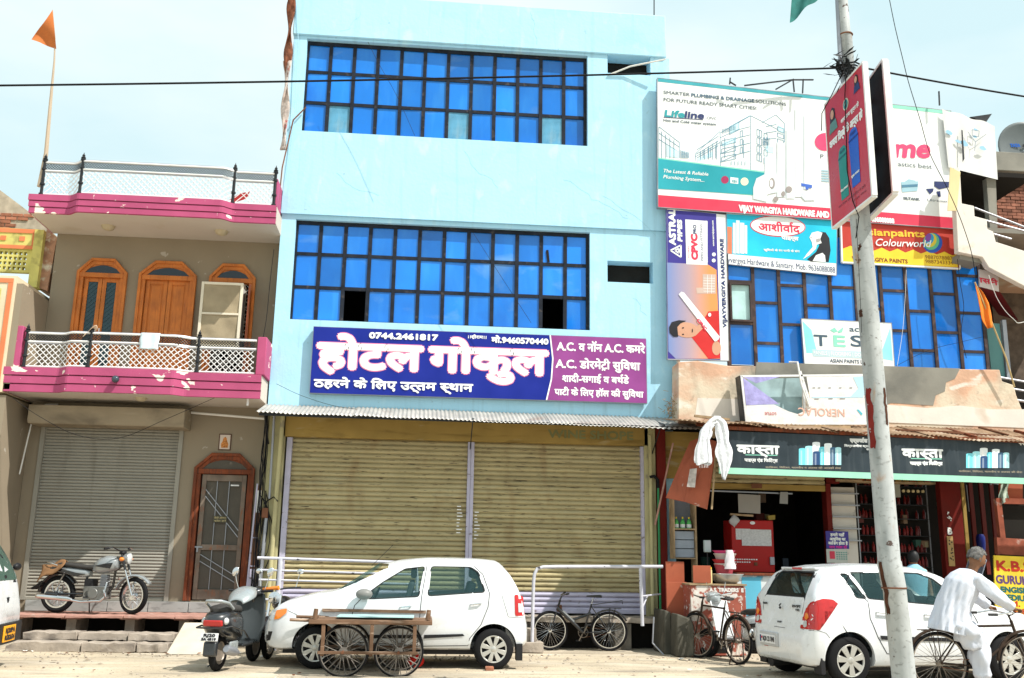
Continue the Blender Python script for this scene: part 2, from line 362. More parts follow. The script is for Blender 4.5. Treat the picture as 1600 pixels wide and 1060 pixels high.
# ================================================================ beige house
bh = thing('beige_house', 'beige two storey house with pink balcony bands and arched wooden doors', 'house', (-5.1, .5, 0))
Y0 = .5
def wall_holes(mb, x0, x1, z0, z1, y0, y1, holes):
    """wall slab with rectangular openings"""
    xs = sorted({x0, x1, *[h[0] for h in holes], *[h[1] for h in holes]}); zs = sorted({z0, z1, *[h[2] for h in holes], *[h[3] for h in holes]})
    def solid(i, k):
        if not (0 <= i < len(xs)-1 and 0 <= k < len(zs)-1): return False
        cx = (xs[i]+xs[i+1])/2; cz = (zs[k]+zs[k+1])/2
        return not any(h[0] < cx < h[1] and h[2] < cz < h[3] for h in holes)
    for i in range(len(xs)-1):
        for k in range(len(zs)-1):
            if not solid(i, k): continue
            a, b, c, d = xs[i], xs[i+1], zs[k], zs[k+1]
            mb.quad((a,y0,c),(b,y0,c),(b,y0,d),(a,y0,d)); mb.quad((a,y1,c),(a,y1,d),(b,y1,d),(b,y1,c))
            if not solid(i-1, k): mb.quad((a,y0,c),(a,y0,d),(a,y1,d),(a,y1,c))
            if not solid(i+1, k): mb.quad((b,y0,c),(b,y1,c),(b,y1,d),(b,y0,d))
            if not solid(i, k-1): mb.quad((a,y0,c),(a,y1,c),(b,y1,c),(b,y0,c))
            if not solid(i, k+1): mb.quad((a,y0,d),(b,y0,d),(b,y1,d),(a,y1,d))
    return mb
wins = [(-6.76,-5.84),(-5.60,-4.53),(-4.27,-3.40)]
mb = MB(); wall_holes(mb, -7.24, -2.94, 4.55, 7.9, Y0, Y0+.22, [(a, b, 4.6, 6.82) for a, b in wins])
mb.build('upper_wall', M['beige'], bh)
mb = MB(); wall_holes(mb, -7.3, -2.94, .5, 4.5, Y0, Y0+.22, [(-7.06,-4.52,.70,4.2),(-4.20,-3.17,.72,3.09)])
mb.build('lower_wall', M['beige'], bh)
box1('side_wall', M['beige'], bh, -7.40, -7.245, Y0-1.2, 5, 4.3, 6.22); box1('side_wall', M['beige'], bh, -7.44, -7.305, -.65, 5, .0, 4.2)
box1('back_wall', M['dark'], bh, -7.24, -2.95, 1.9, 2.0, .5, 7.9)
box1('roof', M['soffit'], bh, -7.24, -2.95, .73, 8, 7.9, 7.98)
def slab_outline(xl, xr, c0, c1, yf=-.70, bul=.16):
    p = [(xr, Y0-.003), (xl, Y0-.003), (xl, yf)]
    p.append((c0-.12, yf))
    for i in range(7): t = i/6; p.append((c0-.12+.24*t, yf-bul*(.5-.5*math.cos(PI*t))))
    for i in range(7): t = i/6; p.append((c1-.12+.24*t, yf-bul*(.5+.5*math.cos(PI*t))))
    p.append((xr, yf)); return p
def front_path(xl, xr, c0, c1, off=0, bul=.16):
    return [(x, y-off) for x, y in slab_outline(xl, xr, c0, c1, bul=bul)[2:]]
def grow(pts, d):
    return [(x, y if y > .3 else y-d) for x, y in pts]
def balcony(xl, xr, c0, c1, z0, z1, name):
    o = slab_outline(xl, xr, c0, c1)
    MB().prism(grow(o, -.03), z0+.004, z1-.01, 'z').build('slab', M['soffit'], bh)
    h = (z1-z0)
    for a, b, d in ((0, .30, .0), (.34, .64, .012), (.68, 1.0, .024)):
        q = front_path(xl, xr, c0, c1, d)
        vs = [];  mb = MB()
        for x, y in q: vs += [(x, y, z0+h*a), (x, y, z0+h*b), (x, y+.06, z0+h*b), (x, y+.06, z0+h*a)]
        mb.add(vs, [(i*4+k, i*4+(k+1) % 4, i*4+4+(k+1) % 4, i*4+4+k) for i in range(len(q)-1) for k in range(4)]+[(0,1,2,3)])
        mb.box(xl-.012-d, xl-.001, -.70-d, Y0-.01, z0+h*a, z0+h*b)
        mb.build('fascia_band', M['pink'], bh, fix=True)
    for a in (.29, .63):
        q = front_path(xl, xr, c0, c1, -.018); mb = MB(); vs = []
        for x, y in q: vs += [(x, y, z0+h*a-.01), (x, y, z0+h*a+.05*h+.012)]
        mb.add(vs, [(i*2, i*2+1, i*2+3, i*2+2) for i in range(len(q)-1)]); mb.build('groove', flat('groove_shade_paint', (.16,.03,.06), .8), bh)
balcony(-7.32, -2.90, -6.53, -3.78, 7.57, 7.92, 'u')
balcony(-7.34, -2.94, -6.35, -4.35, 4.27, 4.70, 'l')
box1('ceiling', M['soffit'], bh, -7.24, -2.94, Y0+.004, 2, 7.56, 7.60)
def lerp_path(q, x):
    for (a, b), (c, d) in zip(q, q[1:]):
        if a <= x <= c: return b+(d-b)*(x-a)/(c-a+1e-9)
    return q[-1][1]
def lattice(name, m, par, q, x0, x1, z0, z1, cell, w, yo=.06, t=.008, rounded=False):
    """diamond lattice following the balcony's front, clipped to the bay"""
    mb = MB(); H = z1-z0
    n = int((x1-x0+H)/cell)+1
    for s in (1, -1):
        for i in range(-1, n+1):
            xs_ = x0+i*cell-(H if s == 1 else 0)+ (0 if s == 1 else 0)
            a = (xs_, z0) ; b = (xs_+H, z1)
            if s == -1: a = (xs_, z1); b = (xs_+H, z0)
            lo = max(0, (x0-a[0])/H); hi = min(1, (x1-a[0])/H)
            if hi-lo < .05: continue
            k = 3; pts = []
            for j in range(k+1):
                u = lo+(hi-lo)*j/k; x = a[0]+H*u; z = a[1]+(b[1]-a[1])*u
                pts.append((x, lerp_path(q, x)+yo+s*t/2, z))
            for p, r_ in zip(pts, pts[1:]): mb.bar(p, r_, w, t, up=(0,1,0))
    return mb.build(name, m, par)
def railing(label, xl, xr, c0, c1, z0, h, posts, pw):
    rl = thing('balcony_railing', label, 'railing', ((xl+xr)/2, -.6, z0))
    q = front_path(xl, xr, c0, c1, -.05, .16)
    for x in posts:
        y = lerp_path(q, x); mb = MB(); mb.tube([(x,y,z0),(x,y,z0+h*.98)], .028, 10)
        for zz in (.02, .3, .72, .95): mb.lathe((x,y,z0+h*zz), [(0,0),(.045,0),(.045,.03),(0,.03)], n=10)
        mb.lathe((x,y,z0+h), [(.03,0),(.045,.02),(.02,.045),(.03,.06),(.012,.09),(0,.13)], n=10); mb.build('post', M['blackmetal'], rl, smooth=True)
    P = [xl+.05]+list(posts)+[xr-.03]; P = sorted(set(P))
    for a, b in zip(P, P[1:]):
        if b-a < .3: continue
        pts = [a+(b-a)*i/14 for i in range(15)]
        for zz, rr, mm in ((h*.93, .022, 'whitemetal'), (h*.955, .014, 'greymetal'), (h*.70, .02, 'whitemetal'), (h*.66, .011, 'greymetal'), (.03, .016, 'whitemetal')):
            MB().tube([(x, lerp_path(q, x), z0+zz) for x in pts], rr, 8).build('rail', M[mm], rl, smooth=True)
        lattice('dark_lattice', M['blackmetal'], rl, q, a+.03, b-.03, z0+h*.71, z0+h*.91, .05, .013, 0)
        lattice('white_lattice', M['whitemetal'], rl, q, a+.03, b-.03, z0+.04, z0+h*.65, .105, .014, 0)
    return rl
railing('upper balcony railing of white lattice with dark band against the sky', -7.22, -2.93, -6.53, -3.78, 7.92, .70, [-7.17,-6.44,-3.72,-2.97], 0)
railing('lower balcony railing of white lattice in front of arched wooden doors', -7.12, -3.05, -6.35, -4.35, 4.70, .68, [-7.08,-5.93,-4.1], 0)
for x0, x1, z0, z1, y0, y1 in ((-7.33,-7.15,4.705,5.45,-.68,-.50), (-3.06,-2.90,4.705,5.40,-.69,-.03), (-3.0,-2.93,7.925,8.5,-.60,.2)):
    box1('pink_pillar', M['pink'], bh, x0, x1, y0, y1, z0, z1, bevel=.01)
# arched wooden doors and window
def arched(par, xa, xb, z0, zs, zt, y, kind, name):
    w = .1; c = (xa+xb)/2; ch = (xb-xa)*.27
    outer = [(xa,z0),(xa,zs),(xa+ch,zt),(xb-ch,zt),(xb,zs),(xb,z0)]
    def inset(d, zb=None): 
        k = d*.55
        return [(xa+d,zb if zb is not None else z0),(xa+d,zs-d*.25),(xa+ch+k*.5,zt-d),(xb-ch-k*.5,zt-d),(xb-d,zs-d*.25),(xb-d,zb if zb is not None else z0)]
    dr = MB()
    def frame(po, pi, y0, y1):
        n = len(po); vs = [(p[0],y0,p[1]) for p in po]+[(p[0],y0,p[1]) for p in pi]+[(p[0],y1,p[1]) for p in po]+[(p[0],y1,p[1]) for p in pi]; fs = []
        for i in range(n-1): fs += [(i,i+1,n+i+1,n+i),(2*n+i,3*n+i,3*n+i+1,2*n+i+1),(i,2*n+i,2*n+i+1,i+1),(n+i,n+i+1,3*n+i+1,3*n+i)]
        dr.add(vs, fs)
    frame(outer, inset(.055), y-.07, y+.12); frame(inset(.05), inset(.125), y-.035, y+.12)
    zt2 = zs-.02
    dr.box(xa+.05, xb-.05, y-.05, y+.1, zt2-.09, zt2)
    d = dr.build(name, M['wood' if kind != 'low' else 'darkwood'], par, bevel=.006)
    # fanlight: glass under an eyebrow arch
    fa = xa+.125; fb = xb-.125; zz = zt-.13
    arc = [(fa, zt2), (fb, zt2), (fb, zt2+.04)]+[(fb-(fb-fa)*i/10, zt2+.04+(zz-zt2-.04)*math.sin(PI*i/10)) for i in range(1, 10)]+[(fa, zt2+.04)]
    full = inset(.12, zt2); 
    MB().prism(full, y-.010, y-.003).build('fanlight_panel', M['wood' if kind != 'low' else 'darkwood'], d)
    MB().prism(arc, y-.018, y-.012).build('fanlight_glass', M['darkglass'] if kind != 'low' else M['screen'], d)
    return d, zt2-.09
def leaf(par, xa, xb, z0, z1, y, style, m):
    mb = MB(); s = .075
    mb.box(xa, xa+s, y, y+.04, z0, z1); mb.box(xb-s, xb, y, y+.04, z0, z1); mb.box(xa+s, xb-s, y, y+.04, z1-s, z1); mb.box(xa+s, xb-s, y, y+.04, z0, z0+.12)
    o = mb.build('door_leaf', m, par, bevel=.004)
    if style == 'glass':
        MB().box(xa+s, xb-s, y+.025, y+.03, z0+.12, z1-s).build('pane', M['tealglass'], o)
        g = MB()
        H = z1-s-z0-.12; W = xb-xa-2*s
        k = 0
        while k*.09 < H+W:
            for sg in (0, 1):
                a = max(0, k*.09-H); b = min(W, k*.09)
                if b > a:
                    f = (lambda u: xa+s+u) if sg == 0 else (lambda u: xb-s-u)
                    g.bar((f(a), y+.018, z0+.12+k*.09-a), (f(b), y+.018, z0+.12+k*.09-b), .006, .006)
            k += 1
        g.build('grille', flat('grille_teal', (.05,.10,.12), .5), o)
    else:
        for (a, b) in ((z0+.14, z0+.14+(z1-z0)*.36), (z0+.2+(z1-z0)*.40, z1-.1)):
            MB().box(xa+s+.02, xb-s-.02, y+.012, y+.034, a, b).build('raised_panel', m, o, bevel=.012)
        MB().box(xa+s, xb-s, y+.022, y+.038, z0+.12, z1-s).build('backing', m, o)
    return o
M['tealglass'] = mat('teal_door_glass', (.015,.045,.06), .15, var=.2, scale=5, bump=0)
for i, (a, b) in enumerate(wins):
    d, zt = arched(bh, a-.01, b+.01, 4.72, 6.83, 7.10, Y0, 'up', 'arched_door' if i < 2 else 'arched_window')
    m_ = (a+b)/2; yy = Y0+.02
    if i == 0:
        leaf(d, a+.125, m_-.004, 4.72, zt, yy, 'glass', M['wood']); leaf(d, m_+.004, b-.125, 4.72, zt, yy, 'glass', M['wood'])
        for s in (-.05, .035): box1('handle', M['whitemetal'], d, m_+s, m_+s+.018, yy-.03, yy, 5.62, 5.72)
    elif i == 1:
        leaf(d, a+.125, m_-.004, 4.72, zt, yy, 'wood', M['wood']); leaf(d, m_+.004, b-.125, 4.72, zt, yy, 'wood', M['wood'])
    else:
        g = MB()
        for k in range(7):
            z = 4.9+k*.27
            g.bar((a+.13, yy+.05, z), (b-.13, yy+.05, z), .008)
        for k in range(4):
            x = a+.2+k*.16
            for kk in range(12): g.bar((x, yy+.05, 4.8+kk*.16), (x+.08, yy+.05, 4.88+kk*.16), .008); g.bar((x+.08, yy+.05, 4.88+kk*.16), (x, yy+.05, 4.96+kk*.16), .008); g.bar((x, yy+.05, 4.8+kk*.16), (x-.08, yy+.05, 4.88+kk*.16), .008); g.bar((x-.08, yy+.05, 4.88+kk*.16), (x, yy+.05, 4.96+kk*.16), .008)
        g.build('grille', M['whitemetal'], d)
        lf = MB(Matrix.Translation((b-.1, Y0-.05, 0)) @ Matrix.Rotation(R(-78), 4, 'Z')); lf.box(0, .36, -.02, .02, 4.8, 6.6); lf.build('open_leaf', M['darkwood'], d, bevel=.006)
# folded window screen / cooler frame leaning at the right window
ck = thing('window_screen_frame', 'cream framed canvas screen cabinet jutting out before the right arched window', 'screen', (-3.95,.2,4.72))
fx0, fx1, fz0, fz1, fy = -4.33, -3.55, 5.35, 6.62, .10
mb = MB(); 
for a in ((fx0,fx0+.05,fz0,fz1),(fx1-.05,fx1,fz0,fz1),(fx0+.051,fx1-.051,fz1-.05,fz1),(fx0+.051,fx1-.051,fz0,fz0+.05),(fx0+.051,fx1-.051,5.98,6.02)): mb.box(a[0],a[1],fy,fy+.04,a[2],a[3])
for a in ((fx1-.04,fx1,.15,.45,fz1-.05,fz1),(fx1-.04,fx1,.15,.45,fz0,fz0+.05),(fx1-.04,fx1,.42,.46,fz0+.05,fz1-.05)): mb.box(*a)
mb.build('frame', mat('cream_frame_paint', (.68,.62,.50), .6, var=.06), ck, bevel=.004)
def canv(u, v): return (fx0+.05+u*(fx1-fx0-.1), fy+.022+.012*math.sin(u*7+v*9)*math.sin(v*6), fz0+.05+v*(fz1-fz0-.1))
MB().grid(canv, 14, 20).build('canvas', mat('beige_canvas', (.33,.27,.18), .95, var=.15, scale=4, bump=.4, bscale=90), ck, smooth=True)
MB().box(fx1-.03, fx1-.006, .142, .448, fz0+.052, fz1-.052).build('side_panel', mat('pale_panel', (.50,.50,.46), .7), ck)
for x, lb in ((-6.1,'left'),(-4.0,'right')):
    MB().lathe((x, -.1, 7.575), [(.001,-.09),(.05,-.085),(.10,-.06),(.12,-.02),(.13,0)], n=20).build('ceiling_lamp', mat('lamp_glass', (.45,.38,.26), .35, bump=0), bh, smooth=True)
MB().lathe((-5.1, -.35, 4.275), [(.001,-.07),(.05,-.065),(.09,-.04),(.11,0)], n=18).build('ceiling_lamp', mat('lamp_glass', (.45,.38,.26), .35, bump=0), bh, smooth=True)
cb = thing('fascia_lamp', 'round dark glass lamp fixed on the lower pink balcony band', 'lamp', (-5.38,-.9,4.48))
MB().ball((-5.4,-.93,4.50), .065, 16, 10).build('globe', mat('mirror_glass', (.05,.07,.09), .1, metal=.3, bump=0), cb, smooth=True)
MB().cyl((-5.4,-.86,4.50), (-5.4,-.90,4.50), .03).build('bracket', M['blackmetal'], cb)
def drape(name, label, cat, pts_fn, m, nu=10, nv=16):
    o = MB().grid(pts_fn, nu, nv).build(name, m, smooth=True, solid=.006); return tag(o, label, cat)
qL = front_path(-7.12, -3.05, -6.35, -4.35, -.05, .16)
def dr1(u, v):
    x = -5.08+.33*u; t = v*1.0
    y = lerp_path(qL, x); z = 5.36; L = .34
    if t < .15: return (x, y+.03-.03*t/.15, z-.12*(1-t/.15)*0+.015*math.sin(PI*t/.15))
    return (x+.008*math.sin(t*9+u*4), y-.035-.012*math.sin(u*9), z-(t-.15)*L)
drape('drying_cloth', 'pale blue-white cloth hung over the lower balcony railing', 'cloth', dr1, mat('pale_cloth', (.62,.74,.80), .9, bump=.2, bscale=150))
def dr2(u, v):
    a = u*PI*1.2-.3; return (-5.98+.10*math.cos(a)+.05*v, lerp_path(qL,-5.95)-.04*math.sin(a)-.03*v, 5.38+.05*math.sin(a*2)+.05*v-.14*u*u)
drape('knotted_rag', 'cream rag knotted round a lower balcony post top', 'rag', dr2, mat('rag', (.6,.45,.33), .95), 12, 4)
# things kept on the upper balcony
ob = thing('charpai_frame', 'woven red and dark cot leaning behind the upper railing', 'cot', (-4.0,-.2,7.93))
MB().box(-4.75,-3.95,-.35,-.25,7.95,8.12).build('frame_box', M['blackmetal'], ob); MB().box(-4.5,-4.2,-.34,-.20,8.12,8.14).build('top', M['darkwood'], ob)
mb = MB(); mb.quad((-4.1,-.25,7.98),(-3.55,-.25,8.2),(-3.5,-.25,8.35),(-3.7,-.25,8.3)); mb.build('red_cover', flat('red_fabric', (.4,.04,.04), .9), ob)
# roller shutters ------------------------------------------------------------
def slat_mesh(name, w, h, m, d=.030):
    prof = [(.012, 0), (-d*.55, h*.07), (-d, h*.32), (-d*.85, h*.62), (-.004, h*.84), (.014, h*.90), (.014, h*1.0)]
    mb = MB(); n = len(prof)
    for x in (0, w): mb.v += [Vector((x, y, z)) for y, z in prof]
    mb.f = [[i, i+n, i+1+n, i+1] for i in range(n-1)]
    return mb.mesh(name, m, True, ang=60)
def shutter(label, x0, x1, z0, z1, y, nsl, m, loc, railm, bottom=None, d=.030, wob=.008):
    sh = thing('roller_shutter', label, 'shutter', loc)
    h = (z1-z0)/nsl; me = slat_mesh('slat', x1-x0, h, m, d)
    me2 = slat_mesh('slat', x1-x0, h, bottom, d) if bottom else me
    for i in range(nsl):
        z = z0+i*h
        piece('slat', me2 if (bottom and z-z0 < .30) else me, sh, (x0, y, z), rot=(random.uniform(-wob,wob), 0, 0))
    return sh
s1 = shutter('closed grey roller shutter on the ground floor of the beige house', -7.0, -4.58, .72, 3.82, Y0+.04, 54, M['shutgrey'], (-5.8,Y0,.7), None, None, .016, .003)
mb = MB().box(-7.08,-7.0,Y0-.03,Y0+.08,.70,3.82); mb.build('guide_rail', M['greymetal2'] if 'greymetal2' in M else M['shutgrey'], s1, bevel=.004)
MB().box(-4.58,-4.50,Y0-.03,Y0+.08,.70,3.82).build('guide_rail', M['shutgrey'], s1, bevel=.004)
box1('bottom_bar', M['shutgrey'], s1, -7.0, -4.58, Y0+.0, Y0+.05, .705, .75)
hb = MB().prism([(Y0-.002,3.80),(-.02,3.80),(-.06,3.86),(-.06,4.14),(Y0-.002,4.20)], -7.14, -4.38, 'x').build('shutter_hood', mat('hood_plaster', (.30,.25,.18), .85, var=.1, scale=2, bump=.3, layers=[((.10,.08,.06), .5, .75, 1.5, (1,1,2), .6), ((.45,.40,.32), .6, .7, 2, (.4,1,3), .5)]), bh, bevel=.012)
# lower arched door
d, zt = arched(bh, -4.24, -3.13, .72, 3.12, 3.40, Y0, 'low', 'entrance_door')
mb = MB(); ya = Y0+.0; xa, xb = -4.09, -3.28
for q in ((xa,xa+.08,.74,zt-.01),(xb-.08,xb,.74,zt-.01),(xa+.081,xb-.081,zt-.13,zt-.01),(xa+.081,xb-.081,.74,.92),(xa+.081,xb-.081,1.62,1.72)): mb.box(q[0],q[1],ya,ya+.045,q[2],q[3])
lf = mb.build('screen_door', mat('old_grey_wood', (.19,.15,.12), .8, var=.25, scale=5, bump=.3, layers=[((.30,.10,.04), .56, .7, 4, (3,3,1), .8)]), d, bevel=.005)
box1('mesh_panel', M['screen'], lf, xa+.08, xb-.08, ya+.035, ya+.04, .92, zt-.13)
mb = MB(); B = [(xa+.28,0),(xa+.5,0)]
for x, _ in B: mb.bar((x,ya+.02,.92),(x,ya+.02,1.62),.012); mb.bar((x,ya+.02,1.72),(x,ya+.02,zt-.13),.012)
for za, zb in ((2.72,1.98),(2.60,1.86),(1.42,1.05),(1.54,1.17)): mb.bar((xa+.08,ya+.012,za),(xb-.08,ya+.012,zb),.014)
mb.build('door_bars', M['greymetal'], lf)
box1('latch', M['greymetal'], lf, -4.13, -3.98, ya-.02, ya-.003, 1.66, 1.685); box1('latch', M['greymetal'], lf, -4.08, -4.05, ya-.03, ya-.003, 1.58, 1.66)
np_ = box1('name_plate', flat('dark_plate', (.08,.075,.05)), lf, -3.83, -3.58, ya-.004, ya+.01, 2.12, 2.24)
letters(d, flat('plate_gold', (.6,.5,.25)), [("िसटी ऑप~शन", -3.81, -3.60, 2.19, .03, ya-.008), ("कॉल करें", -3.81, -3.60, 2.135, .03, ya-.008)])
box1('small_plate', M['whitemetal'], d, -3.55, -3.40, Y0-.06, Y0-.038, 2.79, 2.815)
pc = thing('picture_tile', 'small framed tile picture of a seated figure above the entrance door', 'picture', (-3.73,Y0-.01,3.48))
box1('frame', flat('brown_frame', (.10,.05,.03)), pc, -3.845, -3.615, Y0-.015, Y0-.002, 3.455, 3.765)
box1('tile', flat('pale_tile', (.62,.52,.45)), pc, -3.825, -3.635, Y0-.021, Y0-.014, 3.475, 3.745)
mb = MB(); sheet(mb, [(-3.79,3.50),(-3.67,3.50),(-3.66,3.57),(-3.69,3.63),(-3.70,3.68),(-3.73,3.71),(-3.76,3.68),(-3.77,3.63),(-3.80,3.57)], Y0-.023); mb.build('motif', mat('orange_print', (.5,.2,.06), .6, var=.5, scale=30, bump=0), pc)
# conduit pipes and little marks
pp = thing('white_conduit', 'white conduit pipe bent under the lower balcony of the beige house', 'pipe', (-7.1,.4,3.5))
MB().tube([(-7.25,.2,2.9),(-7.2,.25,3.6),(-7.16,.28,4.1),(-7.0,.35,4.2),(-6.8,.4,4.22)], .014, 8).build('pipe', M['whitepvc'], pp, smooth=True)
MB().tube([(-4.4,.42,4.14),(-3.6,.3,4.08),(-2.95,.2,4.03)], .022, 8).build('pipe', M['whitepvc'], pp, smooth=True)
MB().tube([(-3.17,-.6,4.15),(-3.17,-.6,4.36)], .02, 8).build('pipe', M['whitepvc'], pp, smooth=True)
# ================================================================ neighbour at far left
nh = thing('cream_house', 'cream house at the left edge with orange painted border and yellow jali parapet', 'house', (-8,-.3,0))
M['cream'] = mat('cream_wall', (.66,.56,.40), .85, var=.06, bump=.2, layers=[((.45,.35,.22), .58, .75, 1.5, (1,1,.4), .5)])
M['orange'] = mat('orange_border_paint', (.62,.20,.09), .8, var=.1, bump=.2)
M['yellow'] = mat('yellow_jali_paint', (.55,.50,.16), .8, var=.12, bump=.3, layers=[((.25,.22,.08), .55, .7, 5, (1,1,1), .6)])
box1('wall', M['cream'], nh, -9.6, -7.36, -.72, 4, 4.25, 6.35)
for a in ((-9.6,-7.41,6.22,6.30),(-7.49,-7.41,4.3,6.215)): box1('border', M['orange'], nh, a[0], a[1], -.735, -.722, a[2], a[3])
for a in ((-9.6,-7.60,6.06,6.11),(-7.65,-7.60,4.3,6.055)): box1('border', M['yellow'], nh, a[0], a[1], -.732, -.7215, a[2], a[3])
box1('lower_wall', M['cream'], nh, -9.6, -7.50, -.70, 4, 0, 4.24)
MB().cyl((-7.4,-.62,0),(-7.38,-.62,3.0),.075,.075,16).build('drain_pipe', M['yellow'], nh, smooth=True); MB().cyl((-7.58,-.72,0),(-7.56,-.72,3.0),.06,.06,16).build('drain_pipe', M['cream'], nh, smooth=True)
mb = MB(); wall_holes(mb, -9.6, -7.55, 6.75, 7.20, .45, .55, [(-9.5+i*.09, -9.5+i*.09+.055, 6.80+k*.10, 6.86+k*.10) for i in range(20) for k in range(4)]); mb.build('jali_parapet', M['yellow'], nh)
box1('parapet_band', M['yellow'], nh, -9.6, -7.55, .42, .60, 7.205, 7.62)
for a in ((-9.6,-7.58,7.53,7.61),(-9.6,-7.58,7.21,7.28),(-7.66,-7.58,7.285,7.525)): box1('border', M['orange'], nh, a[0], a[1], .405, .42, a[2], a[3])
for x in (-8.7,-8.25,-7.9): box1('square', M['orange'], nh, x, x+.1, .405, .42, 7.37, 7.46)
MB().prism([(-7.545,6.5),(-7.30,6.42),(-7.24,7.5),(-7.45,7.66)], .5, 1.2).build('pier', M['brickrough'] if 'brickrough' in M else mat('flaking_brick', (.36,.20,.13), .9, var=.3, scale=6, bump=.8, bscale=20, bdist=.02, layers=[((.6,.55,.45), .5, .62, 5, (1,1,1), .9)]), nh)
box1('jali_pier', M['yellow'], nh, -7.62, -7.45, .38, .62, 6.45, 7.6)
M['redbrick'] = mat('old_red_brick', (.34,.14,.085), .9, var=.25, scale=5, bump=.6, bscale=40, rand=.35, layers=[((.6,.55,.48), .6, .7, 6, (1,1,1), .7)])
rf = MB().prism([(-9.6,7.6),(-7.6,7.6),(-7.5,7.72),(-8.15,8.28),(-9.6,9.3)], 1.6, 1.9).build('gable_wall', mat('lime_mortar', (.40,.34,.26), .95, var=.2, scale=8, bump=.5), nh)
bm_ = MB().box(0,.2,0,.03,0,.06).mesh('brick', M['redbrick'])
for r_ in range(9):
    for k in range(10):
        x = -9.5+k*.225+(r_ % 2)*.11; z = 7.66+r_*.075
        if x+.2 < -7.5-(z-7.72)*1.15-.05 and not ((x+.1+8.2)**2+(z-7.6)**2 < .36): piece('brick', bm_, rf, (x, 1.575, z))
ar = MB(); ar.prism([(-8.2+.5*math.cos(PI*i/14), 7.6+.40*math.sin(PI*i/14)) for i in range(15)], 1.54, 1.6); ar.build('arch_opening', mat('grey_metal_arch', (.14,.17,.17), .6), nh)
# ================================================================ blue hotel
def at(px, py, Y):
    """point of the photograph on the upright plane Y"""
    d = fw + r2*((px-800)/1500) + u2*((530-py)/1500); t = (Y-CP.y)/d.y
    return CP + d*t
def gat(px, py, z=0):
    d = fw + r2*((px-800)/1500) + u2*((530-py)/1500); t = (z-CP.z)/d.z
    return CP + d*t
ht = thing('hotel_building', 'sky blue three storey hotel building with wide blue glazed windows', 'building', (1, 0, 0))
W1 = (-2.65, 3.10, 9.76, 11.78); W2 = (-2.63, 3.15, 5.92, 7.93)
O1 = (3.52, 4.42, 11.42, 11.80); O2 = (3.50, 4.42, 6.92, 7.36)
mb = MB(); wall_holes(mb, -2.92, 4.83, 8.02, 11.83, -.05, .30, [W1, (O1[0], 4.43, O1[2], 11.83)])
mb.build('upper_wall', M['sky_blue'], ht)
box1('parapet', M['sky_blue'], ht, -2.94, 4.76, -.10, .30, 11.832, 12.80, bevel=.02)
mb = MB(); wall_holes(mb, -2.91, 4.87, 4.20, 8.018, 0, .30, [W2, O2]); mb.build('middle_wall', M['sky_blue'], ht)
box1('side_wall', M['sky_blue'], ht, -2.93, -2.70, .302, 8, 0, 12.78); box1('side_wall', M['sky_blue'], ht, 4.60, 4.84, .302, 8, 0, 12.78)
box1('roof', M['sky_blue'], ht, -2.69, 4.59, .302, 8, 12.5, 12.6)
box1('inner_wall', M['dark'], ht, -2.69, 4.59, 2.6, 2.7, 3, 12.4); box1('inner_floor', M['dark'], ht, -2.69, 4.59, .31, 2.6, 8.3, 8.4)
M['bluepane'] = mat('blue_film_glass', (.010,.175,.64), .07, var=.10, scale=1.2, bump=.02, rand=.28, spec=.5, layers=[((.07,.36,.78), .50, .85, 1.6, (2.2,1,.5), .35), ((.006,.09,.45), .55, .75, .9, (1,1,1), .45), ((.28,.46,.56), .60, .80, 1.1, (1,1,1.6), .38)])  # pale last layer paints sky reflection and dust smudges into the glass colour
M['paleP'] = mat('dusty_pane_glass', (.10,.30,.46), .3, var=.2, scale=3, bump=.02, layers=[((.3,.42,.45), .5, .8, 4, (2,1,.5), .5)])
M['frame'] = mat('dark_window_frame', (.018,.022,.032), .55, var=.3, scale=6, bump=.2, layers=[((.09,.075,.07), .6, .75, 8, (1,1,1), .7)])
def big_window(label_z, W, y, nc, nr, open_=(), pale=(), depth=.13):
    x0, x1, z0, z1 = W
    f = MB(); fr = .045; t = .06
    f.box(x0, x1, y+depth-t, y+depth+.02, z1-fr-.03, z1); f.box(x0, x1, y+depth-t, y+depth+.02, z0, z0+fr*.6)
    f.box(x0, x0+fr, y+depth-t+.001, y+depth+.019, z0+fr*.6, z1-fr-.03); f.box(x1-fr-.02, x1, y+depth-t+.001, y+depth+.019, z0+fr*.6, z1-fr-.03)
    cw = (x1-x0)/nc; ch = (z1-z0)/nr; b = .072
    for i in range(1, nc): f.box(x0+i*cw-b/2, x0+i*cw+b/2, y+depth-t+.004, y+depth+.01, z0+fr*.6, z1-fr-.03)
    for k in range(1, nr):
        for i in range(nc): f.box(x0+i*cw+b/2, x0+(i+1)*cw-b/2, y+depth-t+.012, y+depth+.008, z0+k*ch-.034, z0+k*ch+.034)
    w = f.build('window_frame', M['frame'], ht)
    pm = MB().box(0, cw-.04, 0, .006, 0, ch-.03).mesh('pane', M['bluepane'])
    pm2 = MB().box(0, cw-.04, 0, .006, 0, ch-.03).mesh('pane', M['paleP'])
    for i in range(nc):
        for k in range(nr):
            if (i, k) in open_: continue
            o = piece('pane', pm2 if (i, k) in pale else pm, w, (x0+i*cw+.02, y+depth-.030, z0+k*ch+.015), rot=(random.uniform(-.012,.012), 0, random.uniform(-.02,.02)))
    return w
big_window(0, W1, -.05, 12, 3, (), {(1,0),(6,0),(10,0)}, .17)
big_window(0, W2, 0, 12, 3, {(2,0),(10,0)}, (), .15)
# the shattered pane leaves a dark crack shape
MB().prism([(2.28,7.55),(2.33,7.56),(2.36,7.30),(2.31,7.30)], .100, .104).build('crack_hole', M['dark'], ht)
